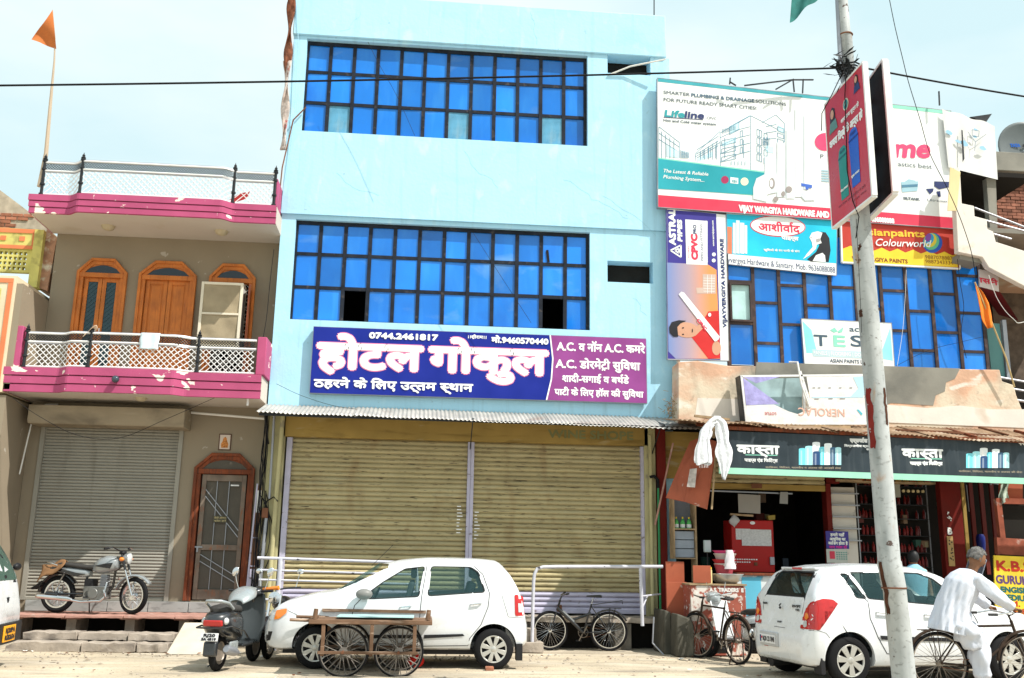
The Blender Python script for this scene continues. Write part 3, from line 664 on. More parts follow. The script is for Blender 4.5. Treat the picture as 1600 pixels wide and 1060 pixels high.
# hollow behind small openings
for O in (O1, O2): box1('recess', M['dark'], ht, O[0]-.05, O[1]+.02, .31, .9, O[2]-.1, O[3]+.1)
MB().tube([at(950,118,-.07), at(985,104,-.15), at(1040,93,-.3)], .018, 8).build('stay_rod', M['whitepvc'], ht, smooth=True)
# ---- hotel signboard
hs = thing('hotel_signboard', 'long blue and purple signboard with big white hindi lettering below the lower blue window', 'signboard', (1.04,-.1,5.1))
SX0, SX1, SZ0, SZ1 = -2.15, 4.23, 4.485, 5.765; YS = -.14
M['signblue'] = mat('sign_deep_blue', (.008,.020,.25), .45, var=.10, bump=.12, bscale=3, bdist=.02, scale=2); M['signpurple'] = mat('sign_purple', (.26,.055,.24), .45, var=.1, bump=.12, bscale=3, bdist=.02, scale=2)
M['signwhite'] = flat('sign_white', (.85,.85,.85)); M['signpink'] = flat('sign_pink', (.8,.25,.42))
box1('board', M['greymetal'], hs, SX0, SX1, YS, -.03, SZ0, SZ1)
MB().prism([(SX0+.01,SZ0+.01),(2.27,SZ0+.01),(2.36,4.9),(2.385,5.3),(2.33,SZ1-.01),(SX0+.01,SZ1-.01)], YS-.006, YS-.001).build('blue_panel', M['signblue'], hs)
MB().prism([(2.30,SZ0+.01),(SX1-.01,SZ0+.01),(SX1-.01,SZ1-.01),(2.36,SZ1-.01),(2.415,5.3),(2.39,4.9)], YS-.006, YS-.001).build('purple_panel', M['signpurple'], hs)
mb = MB(); pts = [(2.285,SZ0+.01),(2.375,4.9),(2.40,5.3),(2.345,SZ1-.01)]
for a, b in zip(pts, pts[1:]): mb.bar((a[0],YS-.008,a[1]),(b[0],YS-.008,b[1]),.026,.006,up=(0,1,0))
mb.build('divider_line', M['signwhite'], hs)
letters(hs, M['signpink'], [("होटल", -2.03, -.16, 4.985, .49, YS-.009, dict(bold=.056)), ("गोकुल", .06, 2.22, 4.985, .49, YS-.009, dict(bold=.056))], 'lettering_outline')
letters(hs, M['signwhite'], [("होटल", -2.03, -.16, 4.985, .49, YS-.013, dict(bold=.037)), ("गोकुल", .06, 2.22, 4.985, .49, YS-.013, dict(bold=.037))])
letters(hs, M['signwhite'], [("0744.2461817", -1.10, .18, 5.575, .105, YS-.018, dict(bold=.011)), ("।।श`ीराम।।", .75, 1.12, 5.64, .06, YS-.01, dict(bold=.003)),
    ("मो.9460570440", 1.22, 2.30, 5.575, .105, YS-.018, dict(bold=.009)), ("ठहरने के िलए उ~त्तम ~स्थान", -2.07, .86, 4.61, .15, YS-.018, dict(bold=.010)),
    ("A.C. व नॉन A.C. कमरे", 2.48, 4.18, 5.47, .155, YS-.01, dict(bold=.008)), ("A.C. डोरमेट`ी सुिवधा", 2.46, 4.08, 5.13, .155, YS-.01, dict(bold=.008)),
    ("शादी-सगाई व बथ^डे", 2.58, 3.86, 4.86, .13, YS-.01, dict(bold=.006)), ("पाट^ी के िलए हॉल की सुिवधा", 2.44, 4.14, 4.60, .12, YS-.01, dict(bold=.006))])
# ---- ground floor front
M['mustard'] = mat('mustard_paint', (.34,.23,.07), .7, var=.12, scale=2, bump=.3, layers=[((.10,.06,.02), .52, .72, 1.6, (.6,1,3), .7), ((.45,.42,.30), .62, .7, 3, (.5,1,2), .4)])
M['shutyellow'] = mat('rusty_yellow_shutter', (.42,.355,.20), .55, var=.08, scale=3, bump=.2, rand=.12, layers=[((.20,.10,.04), .56, .74, 1.3, (2.2,1,.8), .38), ((.03,.02,.015), .635, .65, 5, (.6,1,8), .85), ((.10,.05,.03), .64, .67, 12, (.5,1,4), .7), ((.50,.46,.30), .56, .75, 2.5, (.4,1,3), .5)])
M['lilac'] = mat('lilac_metal_paint', (.46,.44,.56), .5, var=.12, scale=4, bump=.15, rand=.04, layers=[((.12,.08,.07), .64, .70, 6, (1,1,2), .85)])
box1('front_band', M['mustard'], ht, -2.62, 4.28, .06, .30, 3.70, 4.10, bevel=.006)
letters(ht, mat('faded_green_paint', (.20,.20,.09), .8), [("WINE SHOPE", 2.35, 3.98, 3.81, .15, .052, dict(bold=.008))])
M['creamplaster'] = mat('yellowed_plaster', (.47,.43,.24), .85, var=.12, scale=2, bump=.4, layers=[((.16,.13,.07), .52, .72, 1.8, (2,1,.4), .8), ((.2,.18,.16), .62, .68, 5, (1,1,.6), .6)])
box1('pillar', M['creamplaster'], ht, -2.92, -2.56, .06, .5, .5, 4.19, bevel=.01); box1('pillar', M['creamplaster'], ht, 4.20, 4.42, .06, .5, .5, 4.19, bevel=.01)
box1('shop_back_wall', M['dark'], ht, -2.6, 4.2, .6, .7, .5, 4.1)
sA = shutter('left rusty yellow roller shutter under the hotel awning', -2.43, .83, .62, 3.70, .20, 35, M['shutyellow'], (-.8,.2,.6), None, M['lilac'])
sB = shutter('right rusty yellow roller shutter under the hotel awning, behind the black bicycle', .95, 4.14, .62, 3.70, .20, 35, M['shutyellow'], (2.5,.2,.6), None, M['lilac'])
for s_, a, b in ((sA,-2.53,-2.43),(sA,.832,.89),(sB,.893,.955),(sB,4.14,4.20)): box1('guide_rail', M['lilac'], s_, a, b, .10, .22, .58, 3.69, bevel=.005)
for s_, a, b in ((sA,-2.42,.82),(sB,.96,4.13)):
    box1('bottom_bar', M['lilac'], s_, a, b, .16, .22, .59, .645, bevel=.004); box1('lock_hasp', M['rust'], s_, (a+b)/2, (a+b)/2+.09, .13, .16, .62, .74)
# hand painted white scribbles beside the centre rail
mb = MB()
for i in range(9): z = 2.0+i*.06; mb.box(.66, .66+random.uniform(.04,.11), .166, .168, z, z+.018); mb.box(.99, .99+random.uniform(.04,.1), .166, .168, z-.1, z-.082)
mb.build('paint_marks', M['signwhite'], sA)
# platform
hp = thing('shop_platform', 'dark stone ledge running below the yellow shutters', 'platform', (1,-.2,0))
xs = [-2.72,-1.6,-.4,.9,2.0,3.1,4.25,5.0]
for a, b in zip(xs, xs[1:]): rough_slab('slab', M['stone'], hp, a+.004, b-.004, -.52, .55, .47, .56, .015)
box1('base_wall', M['dark'], hp, -2.7, 4.9, .0, .1, 0, .46)
for x in (-2.7,-1.0,.8,1.72,3.5,4.5): box1('support', mat('plinth_rubble', (.16,.145,.125), .95, var=.3, scale=6, bump=.7, bscale=20, bdist=.02), hp, x, x+.30, -.46, -.01, 0, .465, bevel=.01)
rough_slab('step', M['stone'], hp, 1.55, 2.15, -1.05, -.6, .0, .17, .01, 4); rough_slab('step', M['stone'], hp, 1.6, 2.05, -.85, -.55, .175, .38, .01, 4)
# awning
aw = thing('corrugated_awning', 'grey corrugated iron awning over the yellow shutters', 'awning', (1,-.5,4))
def corr(mb, A, B, C_, D, nw, amp, nv=4, sag=0, jag=0):
    """corrugated sheet: A back-left, B back-right, C front-right, D front-left"""
    A, B, C_, D = map(Vector, (A, B, C_, D)); n = nw*6
    vs = []
    rn = random.Random(nw)
    jj = [rn.uniform(-jag, jag) for _ in range(n//14+2)]
    for i in range(n+1):
        u = i/n
        for j in range(nv+1):
            v = j/nv; vv = v*(1+jj[i//14]*(v == 1))
            p = (A.lerp(B, u)).lerp(D.lerp(C_, u), vv); vs.append((p.x, p.y, p.z+amp*math.sin(2*PI*nw*u)+sag*math.sin(u*9+1)*v+jj[i//14]*.2))
    mb.add(vs, [(i*(nv+1)+j, (i+1)*(nv+1)+j, (i+1)*(nv+1)+j+1, i*(nv+1)+j+1) for i in range(n) for j in range(nv)]); return mb
M['tin'] = mat('galvanised_tin', (.44,.42,.39), .5, metal=.35, var=.15, scale=2, bump=.1, layers=[((.25,.13,.08), .6, .78, 1.5, (1,1,1), .6)])
M['rusttin'] = mat('rusty_tin', (.34,.23,.15), .7, metal=.1, var=.25, scale=2.5, bump=.2, layers=[((.14,.06,.035), .5, .72, 1.6, (1,1,1), .8), ((.6,.52,.42), .55, .75, 2.4, (1,1,1), .8)])
seg = [(-2.95,-1.2),(-1.25,.6),(.55,2.3),(2.25,4.0),(3.95,4.9)]
for i, (a, b) in enumerate(seg):
    mb = MB(); zf = lambda x: 3.985-.012*(x+2.9); zb = lambda x: 4.262-.004*x
    corr(mb, (a,-.01,zb(a)+.006*(i%2)), (b,-.01,zb(b)+.006*(i%2)), (b+(.22 if i == 4 else 0),-.98-(.1 if i == 4 else 0),zf(b)+.006*(i%2)), (a,-.98,zf(a)+.006*(i%2)), int((b-a)/.076), .011, 4, .006, .012)
    mb.build('sheet', M['tin'], aw, smooth=True, ang=70, solid=.003)
mb = MB()
for x in (-2.85,.87,4.35): mb.bar((x,.05,4.20),(x,-.93,3.965),.035); mb.bar((x,.05,3.55),(x,-.70,3.99),.018)
for y, z in ((-.90,3.96),(-.45,4.07)): mb.bar((-2.9,y,z),(4.9,y,z-.03),.04)
mb.build('bracket', M['blackmetal'], aw)
# ---- cables and boxes by the yellow pillar
cp_ = thing('ladder_board', 'narrow white trimmed plank leaning between the beige house and the yellow pillar', 'plank', (-3.0,.1,.5))
MB().prism([(-3.05,.56),(-2.86,.56),(-2.89,2.72),(-3.0,2.80)], .12, .16).build('plank', mat('brown_plank', (.20,.10,.06), .8, var=.2), cp_)
for a, b in (((-3.07,.11,.56),(-3.01,.11,2.82)),((-2.85,.11,.56),(-2.88,.11,2.74)),((-3.05,.11,1.35),(-2.86,.11,1.35)),((-3.04,.11,1.85),(-2.87,.11,1.85))): MB().bar(a, b, .03, .02).build('rail', M['lilac'], cp_)
box1('white_patch', M['whitemetal'], cp_, -3.0, -2.88, .10, .118, 2.3, 2.7); box1('lilac_patch', M['lilac'], cp_, -3.04, -2.87, .10, .118, .6, 1.3)
cbp = thing('cable_bundle', 'loops of black cable and grey conduits running down the yellow pillar', 'cables', (-2.7,0,1))
mb = MB(); rnd = random.Random(3)
for k in range(9):
    x = -2.96+rnd.uniform(0,.12); p = [(x+rnd.uniform(-.02,.02), .0+rnd.uniform(-.03,.03), 4.1-i*.35) for i in range(11)]; mb.tube(p, .007, 6)
for k in range(3): mb.tube([(-2.92+.1*math.sin(t*.5+k)+.14*math.sin(t*.3), -.02, 2.6-.18*t+.1*math.sin(t+k)) for t in range(12)], .008, 6)
mb.tube([(-2.9+.25*math.sin(PI*i/12)+.02, 0, 2.55-1.5*i/12) for i in range(13)], .010, 6); mb.tube([(-2.84,0,2.3),(-2.8,-.02,2.5),(-2.68,-.03,2.58),(-2.6,-.03,2.5)], .012, 6)
mb.build('cable', M['cable'], cbp, smooth=True)
MB().tube([(-2.78,0,4.15),(-2.76,0,2.55)], .022, 8).build('conduit', M['greymetal'], cbp, smooth=True); MB().tube([(-2.79,0,2.2),(-2.83,0,.6)], .035, 10).build('conduit', M['greymetal'], cbp, smooth=True)
MB().tube([(-2.62,.0,4.1),(-2.66,0,.6)], .04, 10).build('conduit', M['creamplaster'], cbp, smooth=True)
box1('fuse_box', M['rust'], cbp, -2.87, -2.76, -.05, .03, 2.2, 2.38, bevel=.01)
bk = thing('stone_block', 'single square stone block at the foot of the leaning plank', 'block', (-2.98,-.2,.56))
MB().box(-3.08,-2.82,-.3,-.1,.56,.74).build('block', M['redstone'], bk, bevel=.02)
# ---- rails
M['railpaint'] = mat('lilac_pipe_paint', (.54,.54,.60), .4, var=.1, scale=5, bump=.1, layers=[((.05,.045,.05), .66, .68, 7, (1,1,1), .95)])
r1 = thing('pipe_railing', 'white-lilac pipe railing with three bars left of the white hatchback', 'railing', (-1.5,-.9,0))
z = 1.46
MB().tube([(-2.75,-.9,1.50),(-2.4,-.9,1.495),(-.25,-.9,1.46),(-.12,-.9,1.45),(-.05,-.9,1.38),(-.03,-.9,1.2),(-.03,-.9,0)], .026, 10).build('top_rail', M['railpaint'], r1, smooth=True)
for zz in (1.28,1.12,.80): MB().tube([(-2.7,-.9,zz+.02),(-.04,-.9,zz-.02)], .017, 8).build('bar', M['railpaint'], r1, smooth=True)
MB().tube([(-2.36,-.9,1.49),(-2.37,-.9,0)], .04, 10).build('post', M['railpaint'], r1, smooth=True)
r3 = thing('hoop_railing', 'white pipe hoop railing bent over the black bicycle', 'railing', (3,-.9,0))
MB().tube([(1.97,-.9,0),(1.98,-.9,.8),(1.985,-.9,1.15),(2.0,-.9,1.30),(2.05,-.9,1.39),(2.15,-.9,1.42),(2.4,-.9,1.43),(4.28,-.9,1.46)], .030, 10).build('top_rail', M['railpaint'], r3, smooth=True)
MB().tube([(3.88,-.9,1.44),(3.9,-.9,.45)], .032, 10).build('post', M['railpaint'], r3, smooth=True); 
MB().tube([(3.9,-.9,.95),(4.3,-.6,.98)], .015, 8).build('stay', M['railpaint'], r3, smooth=True); MB().tube([(3.9,-.9,.75),(4.05,-.7,.96)], .015, 8).build('stay', M['railpaint'], r3, smooth=True)
# ---- top left: torn cloth and rod on the corner
tc_ = thing('torn_tarpaulin', 'torn brown and white tarpaulin strip hanging down the left corner of the blue hotel', 'tarpaulin', (-3,0,11))
def tf(px0, px1, wob):
    def f(u, v):
        y = px0[1]+(px1[1]-px0[1])*v; x = px0[0]+(px1[0]-px0[0])*v+(u-.5)*(9+5*math.sin(v*11+wob))
        p = at(x, y, -.12-.05*math.sin(v*17+u*5+wob)); return tuple(p)
    return f
MB().grid(tf((456,-6),(448,120),0), 4, 24).build('brown_strip', mat('brown_rag', (.18,.07,.04), .9, var=.5, scale=8), tc_, smooth=True, solid=.01)
MB().grid(tf((449,95),(443,235),2), 4, 24).build('pale_strip', mat('pale_rag', (.5,.42,.38), .9, var=.3, scale=8, layers=[((.4,.05,.06), .6, .66, 5, (1,1,1), .9)]), tc_, smooth=True, solid=.01)
MB().tube([at(478,168,-.12), at(458,188,-.15), at(452,215,-.16), at(441,262,-.2), at(434,330,-.3)], .014, 6).build('rod', M['rust'], tc_, smooth=True)
MB().tube([at(463,0,-.12), at(466,60,-.12), at(462,160,-.12), at(455,230,-.1), at(444,300,-.08)], .006, 5).build('thin_wire', M['sky_blue'], tc_)
# rooftop rods
for px, a, b in ((1022,0,22),(458,-20,10)): tag(MB().tube([at(px,a-40,.4), at(px,b+10,.4)], .012, 6).build('rooftop_rod', M['cable']), 'thin upright rod on the hotel roof '+('right end' if px > 900 else 'left end'), 'rod')

mb = MB(); rnd = random.Random(21)
for (x, z, n_, dx, y) in ((1.9,12.7,9,.02,-.1015),(-1.6,12.4,7,-.06,-.1015),(.6,9.5,10,.06,-.0515),(2.6,9.0,12,.11,-.0515),(-1.9,8.9,8,.10,-.0515),(3.4,8.7,9,.12,-.0515),(4.0,6.6,7,.03,-.0015),(-2.2,4.5,6,.08,-.0015)):
    p = Vector((x,y,z))
    for k in range(n_): q_ = p+Vector((dx+rnd.uniform(-.05,.05), 0, rnd.uniform(-.13,-.01))); mb.bar(p, q_, .0035, .0015, up=(0,1,0)); p = q_
o = mb.build('plaster_crack', flat('crack_line', (.26,.47,.56), .9), ht); o['kind'] = 'stuff'

gp_ = thing('green_drain_pipe', 'thin green pipe with a black elbow beside the cream pillar right of the yellow shutters', 'pipe', (4.4,0,1))
MB().tube([(4.44,-.02,.6),(4.44,-.02,2.9)], .022, 8).build('pipe', flat('green_pvc', (.03,.25,.10)), gp_, smooth=True); MB().tube([(4.44,-.02,2.9),(4.43,-.04,3.05),(4.36,-.04,3.12),(4.28,-.02,3.10)], .03, 8).build('elbow', M['cable'], gp_, smooth=True)
MB().tube([(4.30,.0,.6),(4.30,.0,3.9)], .035, 10).build('cream_pipe', M['creamplaster'], gp_, smooth=True); MB().tube([(4.62,-.5,3.7),(4.30,-.3,2.2)], .018, 6).build('stay_rod', M['redstone'], gp_, smooth=True)
# ================================================================ print helpers for upright boards
def ptext(mb, s, a, b, cap, Y, **k):
    A = at(*a, Y); B = at(*b, Y); t = MB(); k['bold'] = k.get('bold', 0)*(.55 if s.isascii() else .85); text(t, s, A.x, B.x, A.z, cap*(Y-CP.y)/1460, Y, **k)
    sl_ = (B.z-A.z)/(B.x-A.x)
    mb.add([(v.x, v.y, v.z+(v.x-A.x)*sl_) for v in t.v], t.f)
def plet(par, m, items, Y, name='lettering'):
    for it in items:
        mb = MB(); ptext(mb, it[0], it[1], it[2], it[3], it[4] if len(it) > 4 and not isinstance(it[4], dict) else Y, **(it[-1] if isinstance(it[-1], dict) else {})); o = mb.build(name, m, par)
        if it[3] < 11: o['kind'] = 'stuff'
def vtext(par, m, items, Y, name='lettering'):
    """lettering turned to read upwards: (s, baseline px x, px y start, px y end, cap px, opts)"""
    mb = MB()
    for s, bx, ya, yb, cap, k in items:
        A = at(bx, ya, Y); B = at(bx, yb, Y); t = MB(); text(t, s, 0, B.z-A.z, 0, cap*(Y-CP.y)/1460, Y, **k)
        mb.add([(A.x-v.z, v.y, A.z+v.x) for v in t.v], t.f)
    return mb.build(name, m, par)
def psh(par, m, polys, Y, name='print', t=.0015):
    mb = MB()
    for i, p in enumerate(polys): mb.prism([(q.x, q.z) for q in (at(x, y, Y) for x, y in p)], Y-t-i*.0004, Y+.0)
    o = mb.build(name, m, par)
    if len(polys) > 1: o['kind'] = 'stuff'
    return o
def zz(ox, oy, s): return lambda x, y: (ox+x/s, oy+y/s)
def el(cx, cy, rx, ry, n=20, rot=0): return [(cx+rx*math.cos(2*PI*i/n)*math.cos(rot)-ry*math.sin(2*PI*i/n)*math.sin(rot), cy+rx*math.cos(2*PI*i/n)*math.sin(rot)+ry*math.sin(2*PI*i/n)*math.cos(rot)) for i in range(n)]
def board(par, pts, Y, m, dep=.05, frame=None, fw_=.02):
    q = [at(x, y, Y) for x, y in pts]; P = [(p.x, p.z) for p in q]
    o = MB().prism(P, Y, Y+dep).build('board', m, par)
    if frame:
        mb = MB()
        for a, b in zip(P, P[1:]+P[:1]): mb.bar((a[0], Y+dep/2, a[1]), (b[0], Y+dep/2, b[1]), dep+.012, fw_, up=(0,0,1) if abs(a[0]-b[0]) > abs(a[1]-b[1]) else (1,0,0))
        mb.build('frame', frame, par)
    return o
F_ = lambda n, c, **k: flat(n, c, **k)
red = F_('print_red', (.62,.045,.09)); teal = F_('print_teal', (.03,.30,.34)); navy = F_('print_navy', (.03,.045,.14)); wht = mat('print_white_flex', (.76,.78,.78), .45, var=.03, scale=1.2, bump=.12, bscale=2.5, bdist=.02, layers=[((.62,.60,.55), .6, .8, 1.3, (1,1,.5), .35)]); grey = F_('print_grey', (.10,.13,.15)); lblue = F_('print_line_blue', (.32,.50,.58)); mint = F_('print_mint', (.25,.62,.48)); black = F_('print_black', (.02,.02,.025)); yel = F_('print_yellow', (.80,.55,.04)); pgrey = F_('print_pale_grey', (.60,.66,.69)); skin = F_('print_skin', (.55,.30,.2)); cyan = mat('print_cyan', (.02,.50,.72), .4, var=.18, scale=.9, bump=0)
# ================================================================ right building
rb = thing('hardware_shop_building', 'peeling plaster shop building with staggered blue glass front, right of the blue hotel', 'building', (8, 0, 0))
M['peel'] = mat('peeling_plaster', (.58,.36,.25), .9, var=.15, scale=2, bump=.5, bscale=18, bdist=.015, layers=[((.62,.56,.44), .47, .60, .9, (1,1,1.6), .85), ((.25,.23,.19), .56, .66, .7, (1.3,1,1), .9), ((.10,.09,.08), .66, .74, 3, (1,1,1), .8), ((.72,.68,.62), .6, .68, 2.2, (1,1,2), .7)])
M['cement'] = mat('grey_cement', (.24,.23,.20), .9, var=.2, scale=1.5, bump=.4, bscale=25, layers=[((.12,.12,.11), .5, .7, 1.2, (1,1,1), .7)])
M['whitewash'] = mat('stained_whitewash', (.68,.63,.57), .9, var=.08, scale=2, bump=.4, bscale=20, layers=[((.42,.30,.20), .6, .75, 2, (1,1,1), .6), ((.3,.28,.26), .66, .74, 5, (1,1,1), .6)])
lz = lambda px, py: (lambda p: (p.x, p.z))(at(px, py, -.6))
MB().prism([lz(1060,566), lz(1060,662), lz(1600,680), (13.6,4.05), (13.6,4.5), lz(1597,640), lz(1588,618), lz(1584,602), lz(1566,596), lz(1562,578), lz(1140,572), lz(1090,564)], -.6, -.12).build('ledge_wall', M['peel'], rb, bevel=.012)
MB().prism([lz(1182,566), lz(1500,576), lz(1492,592), lz(1478,598), lz(1476,612), lz(1462,618), lz(1458,634), lz(1392,630), lz(1370,640), lz(1180,590)], -.606, -.59).build('cement_patch', M['cement'], rb)
MB().prism([lz(1375,632), lz(1450,638), lz(1500,634), lz(1545,640), lz(1600,640), lz(1600,669), lz(1372,660)], -.612, -.595).build('whitewash_patch', M['whitewash'], rb)
MB().prism([lz(1090,622), lz(1160,624), lz(1164,662), lz(1128,660), lz(1086,650)], -.604, -.59).build('whitewash_patch', M['whitewash'], rb)
box1('roof_slab', M['cement'], rb, 4.86, 13.6, -.11, 8, 8.3, 8.4); box1('floor_slab', M['dark'], rb, 4.86, 13.6, -.115, 8, 4.15, 5.2)
box1('side_wall', M['whitewash'], rb, 4.85, 4.9, -.1, 8, 5.25, 8.3); box1('upper_wall', M['whitewash'], rb, 4.92, 10.5, .4, .6, 8.41, 10.4)
# glazed front ------------------------------------------------
gx0, gx1 = 5.88, 11.18; gz0, gz1 = 5.30, 8.05; n = 10; cw = (gx1-gx0)/n; YG = -.1
gf = MB(); rows = {}
E_ = [(441,506),(474,537),(447,508),(478,540),(450,512),(483,544),(455,517),(487,548),(460,520),(432,490,550)]
wf_cols = []
for i in range(n+1):
    x = gx0+i*cw; gf.box(x-.033, x+.033, YG-.04, YG+.03, gz0, gz1)
for i in range(n):
    xc = 1159+i*39.5; zs = sorted(at(xc, y, YG).z for y in E_[i])
    zs = [gz0]+zs+[gz1]; wf_cols.append(zs)
    for z in zs[1:-1]: gf.box(gx0+i*cw+.033, gx0+(i+1)*cw-.033, YG-.03, YG+.025, z-.028, z+.028)
gf.box(gx0-.03, gx1+.03, YG-.045, YG+.035, gz0-.05, gz0)
M['frame2'] = mat('rusty_brown_window_frame', (.055,.04,.04), .6, var=.3, scale=5, bump=.2, layers=[((.15,.09,.07), .55, .7, 6, (1,1,1), .7)])
wf = gf.build('window_frame', M['frame2'], rb)
for i, zs in enumerate(wf_cols):
    for a, b in zip(zs, zs[1:]):
        o = MB().box(gx0+i*cw+.03, gx0+(i+1)*cw-.03, YG-.005, YG+.003, a+.02, b-.02).build('pane', M['bluepane'], wf)
        if i == 0 and a == zs[1]: o.data.materials[0] = mat('pale_open_pane', (.42,.62,.62), .3, bump=0); tag(o, 'pale open casement pane')
cz = wf_cols[0]; cs = MB()
for a in ((gx0+.04,gx0+.08,cz[1]+.03,cz[2]-.03),(gx0+cw-.08,gx0+cw-.04,cz[1]+.03,cz[2]-.03),(gx0+.081,gx0+cw-.081,cz[1]+.03,cz[1]+.07),(gx0+.081,gx0+cw-.081,cz[2]-.07,cz[2]-.03)): cs.box(a[0],a[1],YG-.06,YG-.012,a[2],a[3])
cs.build('casement', M['frame2'], wf)
# ================================================================ big billboard
C1 = zz(1010,100,4.077); C2 = zz(1250,0,2.945); YB = -.24
bb = thing('plumbing_billboard', 'huge white billboard with teal top, blue line drawn buildings and red bottom band', 'billboard', (7.5,-.5,9))
T_ = [(1027,122),(1486,173.5),(1495,358),(1028,324)]
board(bb, T_, YB, wht, .09, M['greymetal'], .012)
yt = lambda x: 122+(x-1027)*.1125; yb = lambda x: 324+(x-1028)*.0730
def mixy(x, t): return yt(x)+(yb(x)-yt(x))*t
strip = lambda x0, x1, a, b: [(x0, mixy(x0,a)), (x1, mixy(x1,a)), (x1, mixy(x1,b)), (x0, mixy(x0,b))]
psh(bb, F_('print_teal_top', (.05,.34,.40)), [strip(1028,1298,.003,.028)], YB-.002); psh(bb, mint, [strip(1298,1485,.003,.03)], YB-.002)
psh(bb, red, [strip(1028,1494,.905,.997)], YB-.002, 'red_band')
psh(bb, mint, [[C1(75,597),C1(756,686),C1(756,845),C1(75,790)]], YB-.002); psh(bb, mat('print_teal_field', (.02,.30,.36), .4, var=.15, scale=.8, bump=0), [[C1(75,604),C1(752,694),C1(740,838),C1(75,796)]], YB-.0045, 'teal_field')
plet(bb, grey, [("SMARTER", C1(108,190), C1(275,206), 6, dict(bold=.003)), ("SOLUTIONS", C1(695,246), C1(890,268), 6, dict(bold=.003)), ("FOR FUTURE READY SMART CITIES!", C1(108,236), C1(702,293), 6, dict(bold=.003)), ("CPVC", C1(384,352), C1(447,358), 5), ("Hot and Cold water system", C1(108,366), C1(443,393), 4.6, dict(bold=.004)), ("P", C1(1106,602), C1(1128,604), 8)], YB-.006)
plet(bb, F_('print_slate', (.08,.14,.2)), [("PLUMBING & DRAINAGE", C1(285,208), C1(687,246), 6, dict(bold=.008))], YB-.006)
plet(bb, teal, [("Life", C1(110,334), C1(238,342), 11.5, dict(bold=.018, shear=.15))], YB-.006); plet(bb, navy, [("line", C1(240,342), C1(362,349), 11.5, dict(bold=.018, shear=.15))], YB-.006)
psh(bb, navy, [[C1(110,338),C1(362,354),C1(362,358),C1(110,342)]], YB-.004)
plet(bb, wht, [("The Latest & Reliable", C1(105,690), C1(392,713), 6, dict(bold=.003, shear=.25)), ("Plumbing System...", C1(105,728), C1(368,752), 6, dict(bold=.003, shear=.25)), ("VIJAY WARGIYA HARDWARE AND", C1(592,937), C1(1163,980), 10.5, dict(bold=.018)), ("SANITARY MO. 9636088088", (1302,340.5), (1397,349), 8, dict(bold=.015))], YB-.009)
psh(bb, F_('print_maroon', (.35,.03,.10)), [el(*C1(500,739), 6, 6)], YB-.006); psh(bb, F_('print_cream', (.8,.75,.5)), [el(*C1(625,750), 6.2, 6.2)], YB-.006); psh(bb, wht, [[C1(535,722),C1(585,728),C1(585,765),C1(535,760)]], YB-.006)
plet(bb, teal, [("ISI", C1(546,754), C1(575,757), 4, dict(bold=.006))], YB-.009)
# line drawn buildings
def lines(par, m, segs, Y, w=.012, f=None):
    mb = MB()
    for i, s in enumerate(segs):
        for a, b in zip(s, s[1:]):
            A = at(*(f(*a) if f else a), Y); B = at(*(f(*b) if f else b), Y)
            if (A-B).length > 1e-4: A.y -= i*.0001; B.y -= i*.0001; mb.bar(A, B, w, .002, up=(0,1,0))
    o = mb.build('line_drawing', m, par); o['kind'] = 'stuff'; return o
sg = [[(665,678),(665,330),(470,440),(472,650)],[(665,330),(880,440),(880,500)],[(735,375),(825,325),(880,380),(880,460)],[(310,620),(315,570),(470,430)],[(315,590),(470,500)],[(80,600),(80,400),(210,500),(210,600)],[(80,440),(210,530)],[(80,480),(205,560)],[(530,400),(660,330)],[(530,400),(530,450),(590,420),(590,370)]]
for k in range(4):
    z = 440+k*52; sg += [[(470,z+30),(580,z-20),(660,z-40)]]
    sg += [[(705,z-25),(735,z-12),(735,z+30),(705,z+18),(705,z-25)],[(720,z-20),(720,z+24)],[(750,z+0),(770,z+8),(770,z+46),(750,z+40),(750,z)]]
    if k < 3: sg += [[(320,600-k*26),(460,520-k*30)],[(480,z+50),(570,z+30),(570,z+60),(480,z+80),(480,z+50)],[(598,z-10),(612,z-16),(612,z+22),(598,z+28),(598,z-10)],[(760,400+k*40),(830,385+k*44)],[(835,400+k*38),(875,415+k*38),(875,440+k*38),(835,425+k*38),(835,400+k*38)]]
for k in range(8): sg += [[(500+k*20, 470+k*2),(500+k*20, 600)]] if k % 3 == 0 else [[(330+k*16, 600),(330+k*16, 560-k*6)]]
for k in range(9):
    sg += [[(85+k*13, 420+k*9),(85+k*13, 600)]] if k % 2 else [[(345+k*13, 560-k*9),(345+k*13, 610)]]
    sg += [[(485+k*10, 415-k*3),(485+k*10, 445-k*3)]]
for k in range(5): sg += [[(220+k*12,600),(220+k*12,545+k*6)],[(220,560+k*9),(270,566+k*8)],[(540+k*22,620),(540+k*22,648)],[(745+k*9,470),(745+k*9,520)]]
lines(bb, F_('print_sketch_blue', (.13,.28,.38)), sg, YB-.003, .010, C1)
psh(bb, F_('print_wash_blue', (.52,.72,.78)), [[C1(535,395),C1(590,368),C1(590,415),C1(535,448)],[C1(322,605),C1(420,560),C1(420,590),C1(322,625)],[C1(485,500),C1(570,470),C1(570,495),C1(485,530)],[C1(840,390),C1(876,410),C1(876,445),C1(840,430)],[C1(760,520),C1(810,530),C1(810,570),C1(760,560)],[C1(130,520),C1(205,560),C1(205,600),C1(130,590)]], YB-.0015)
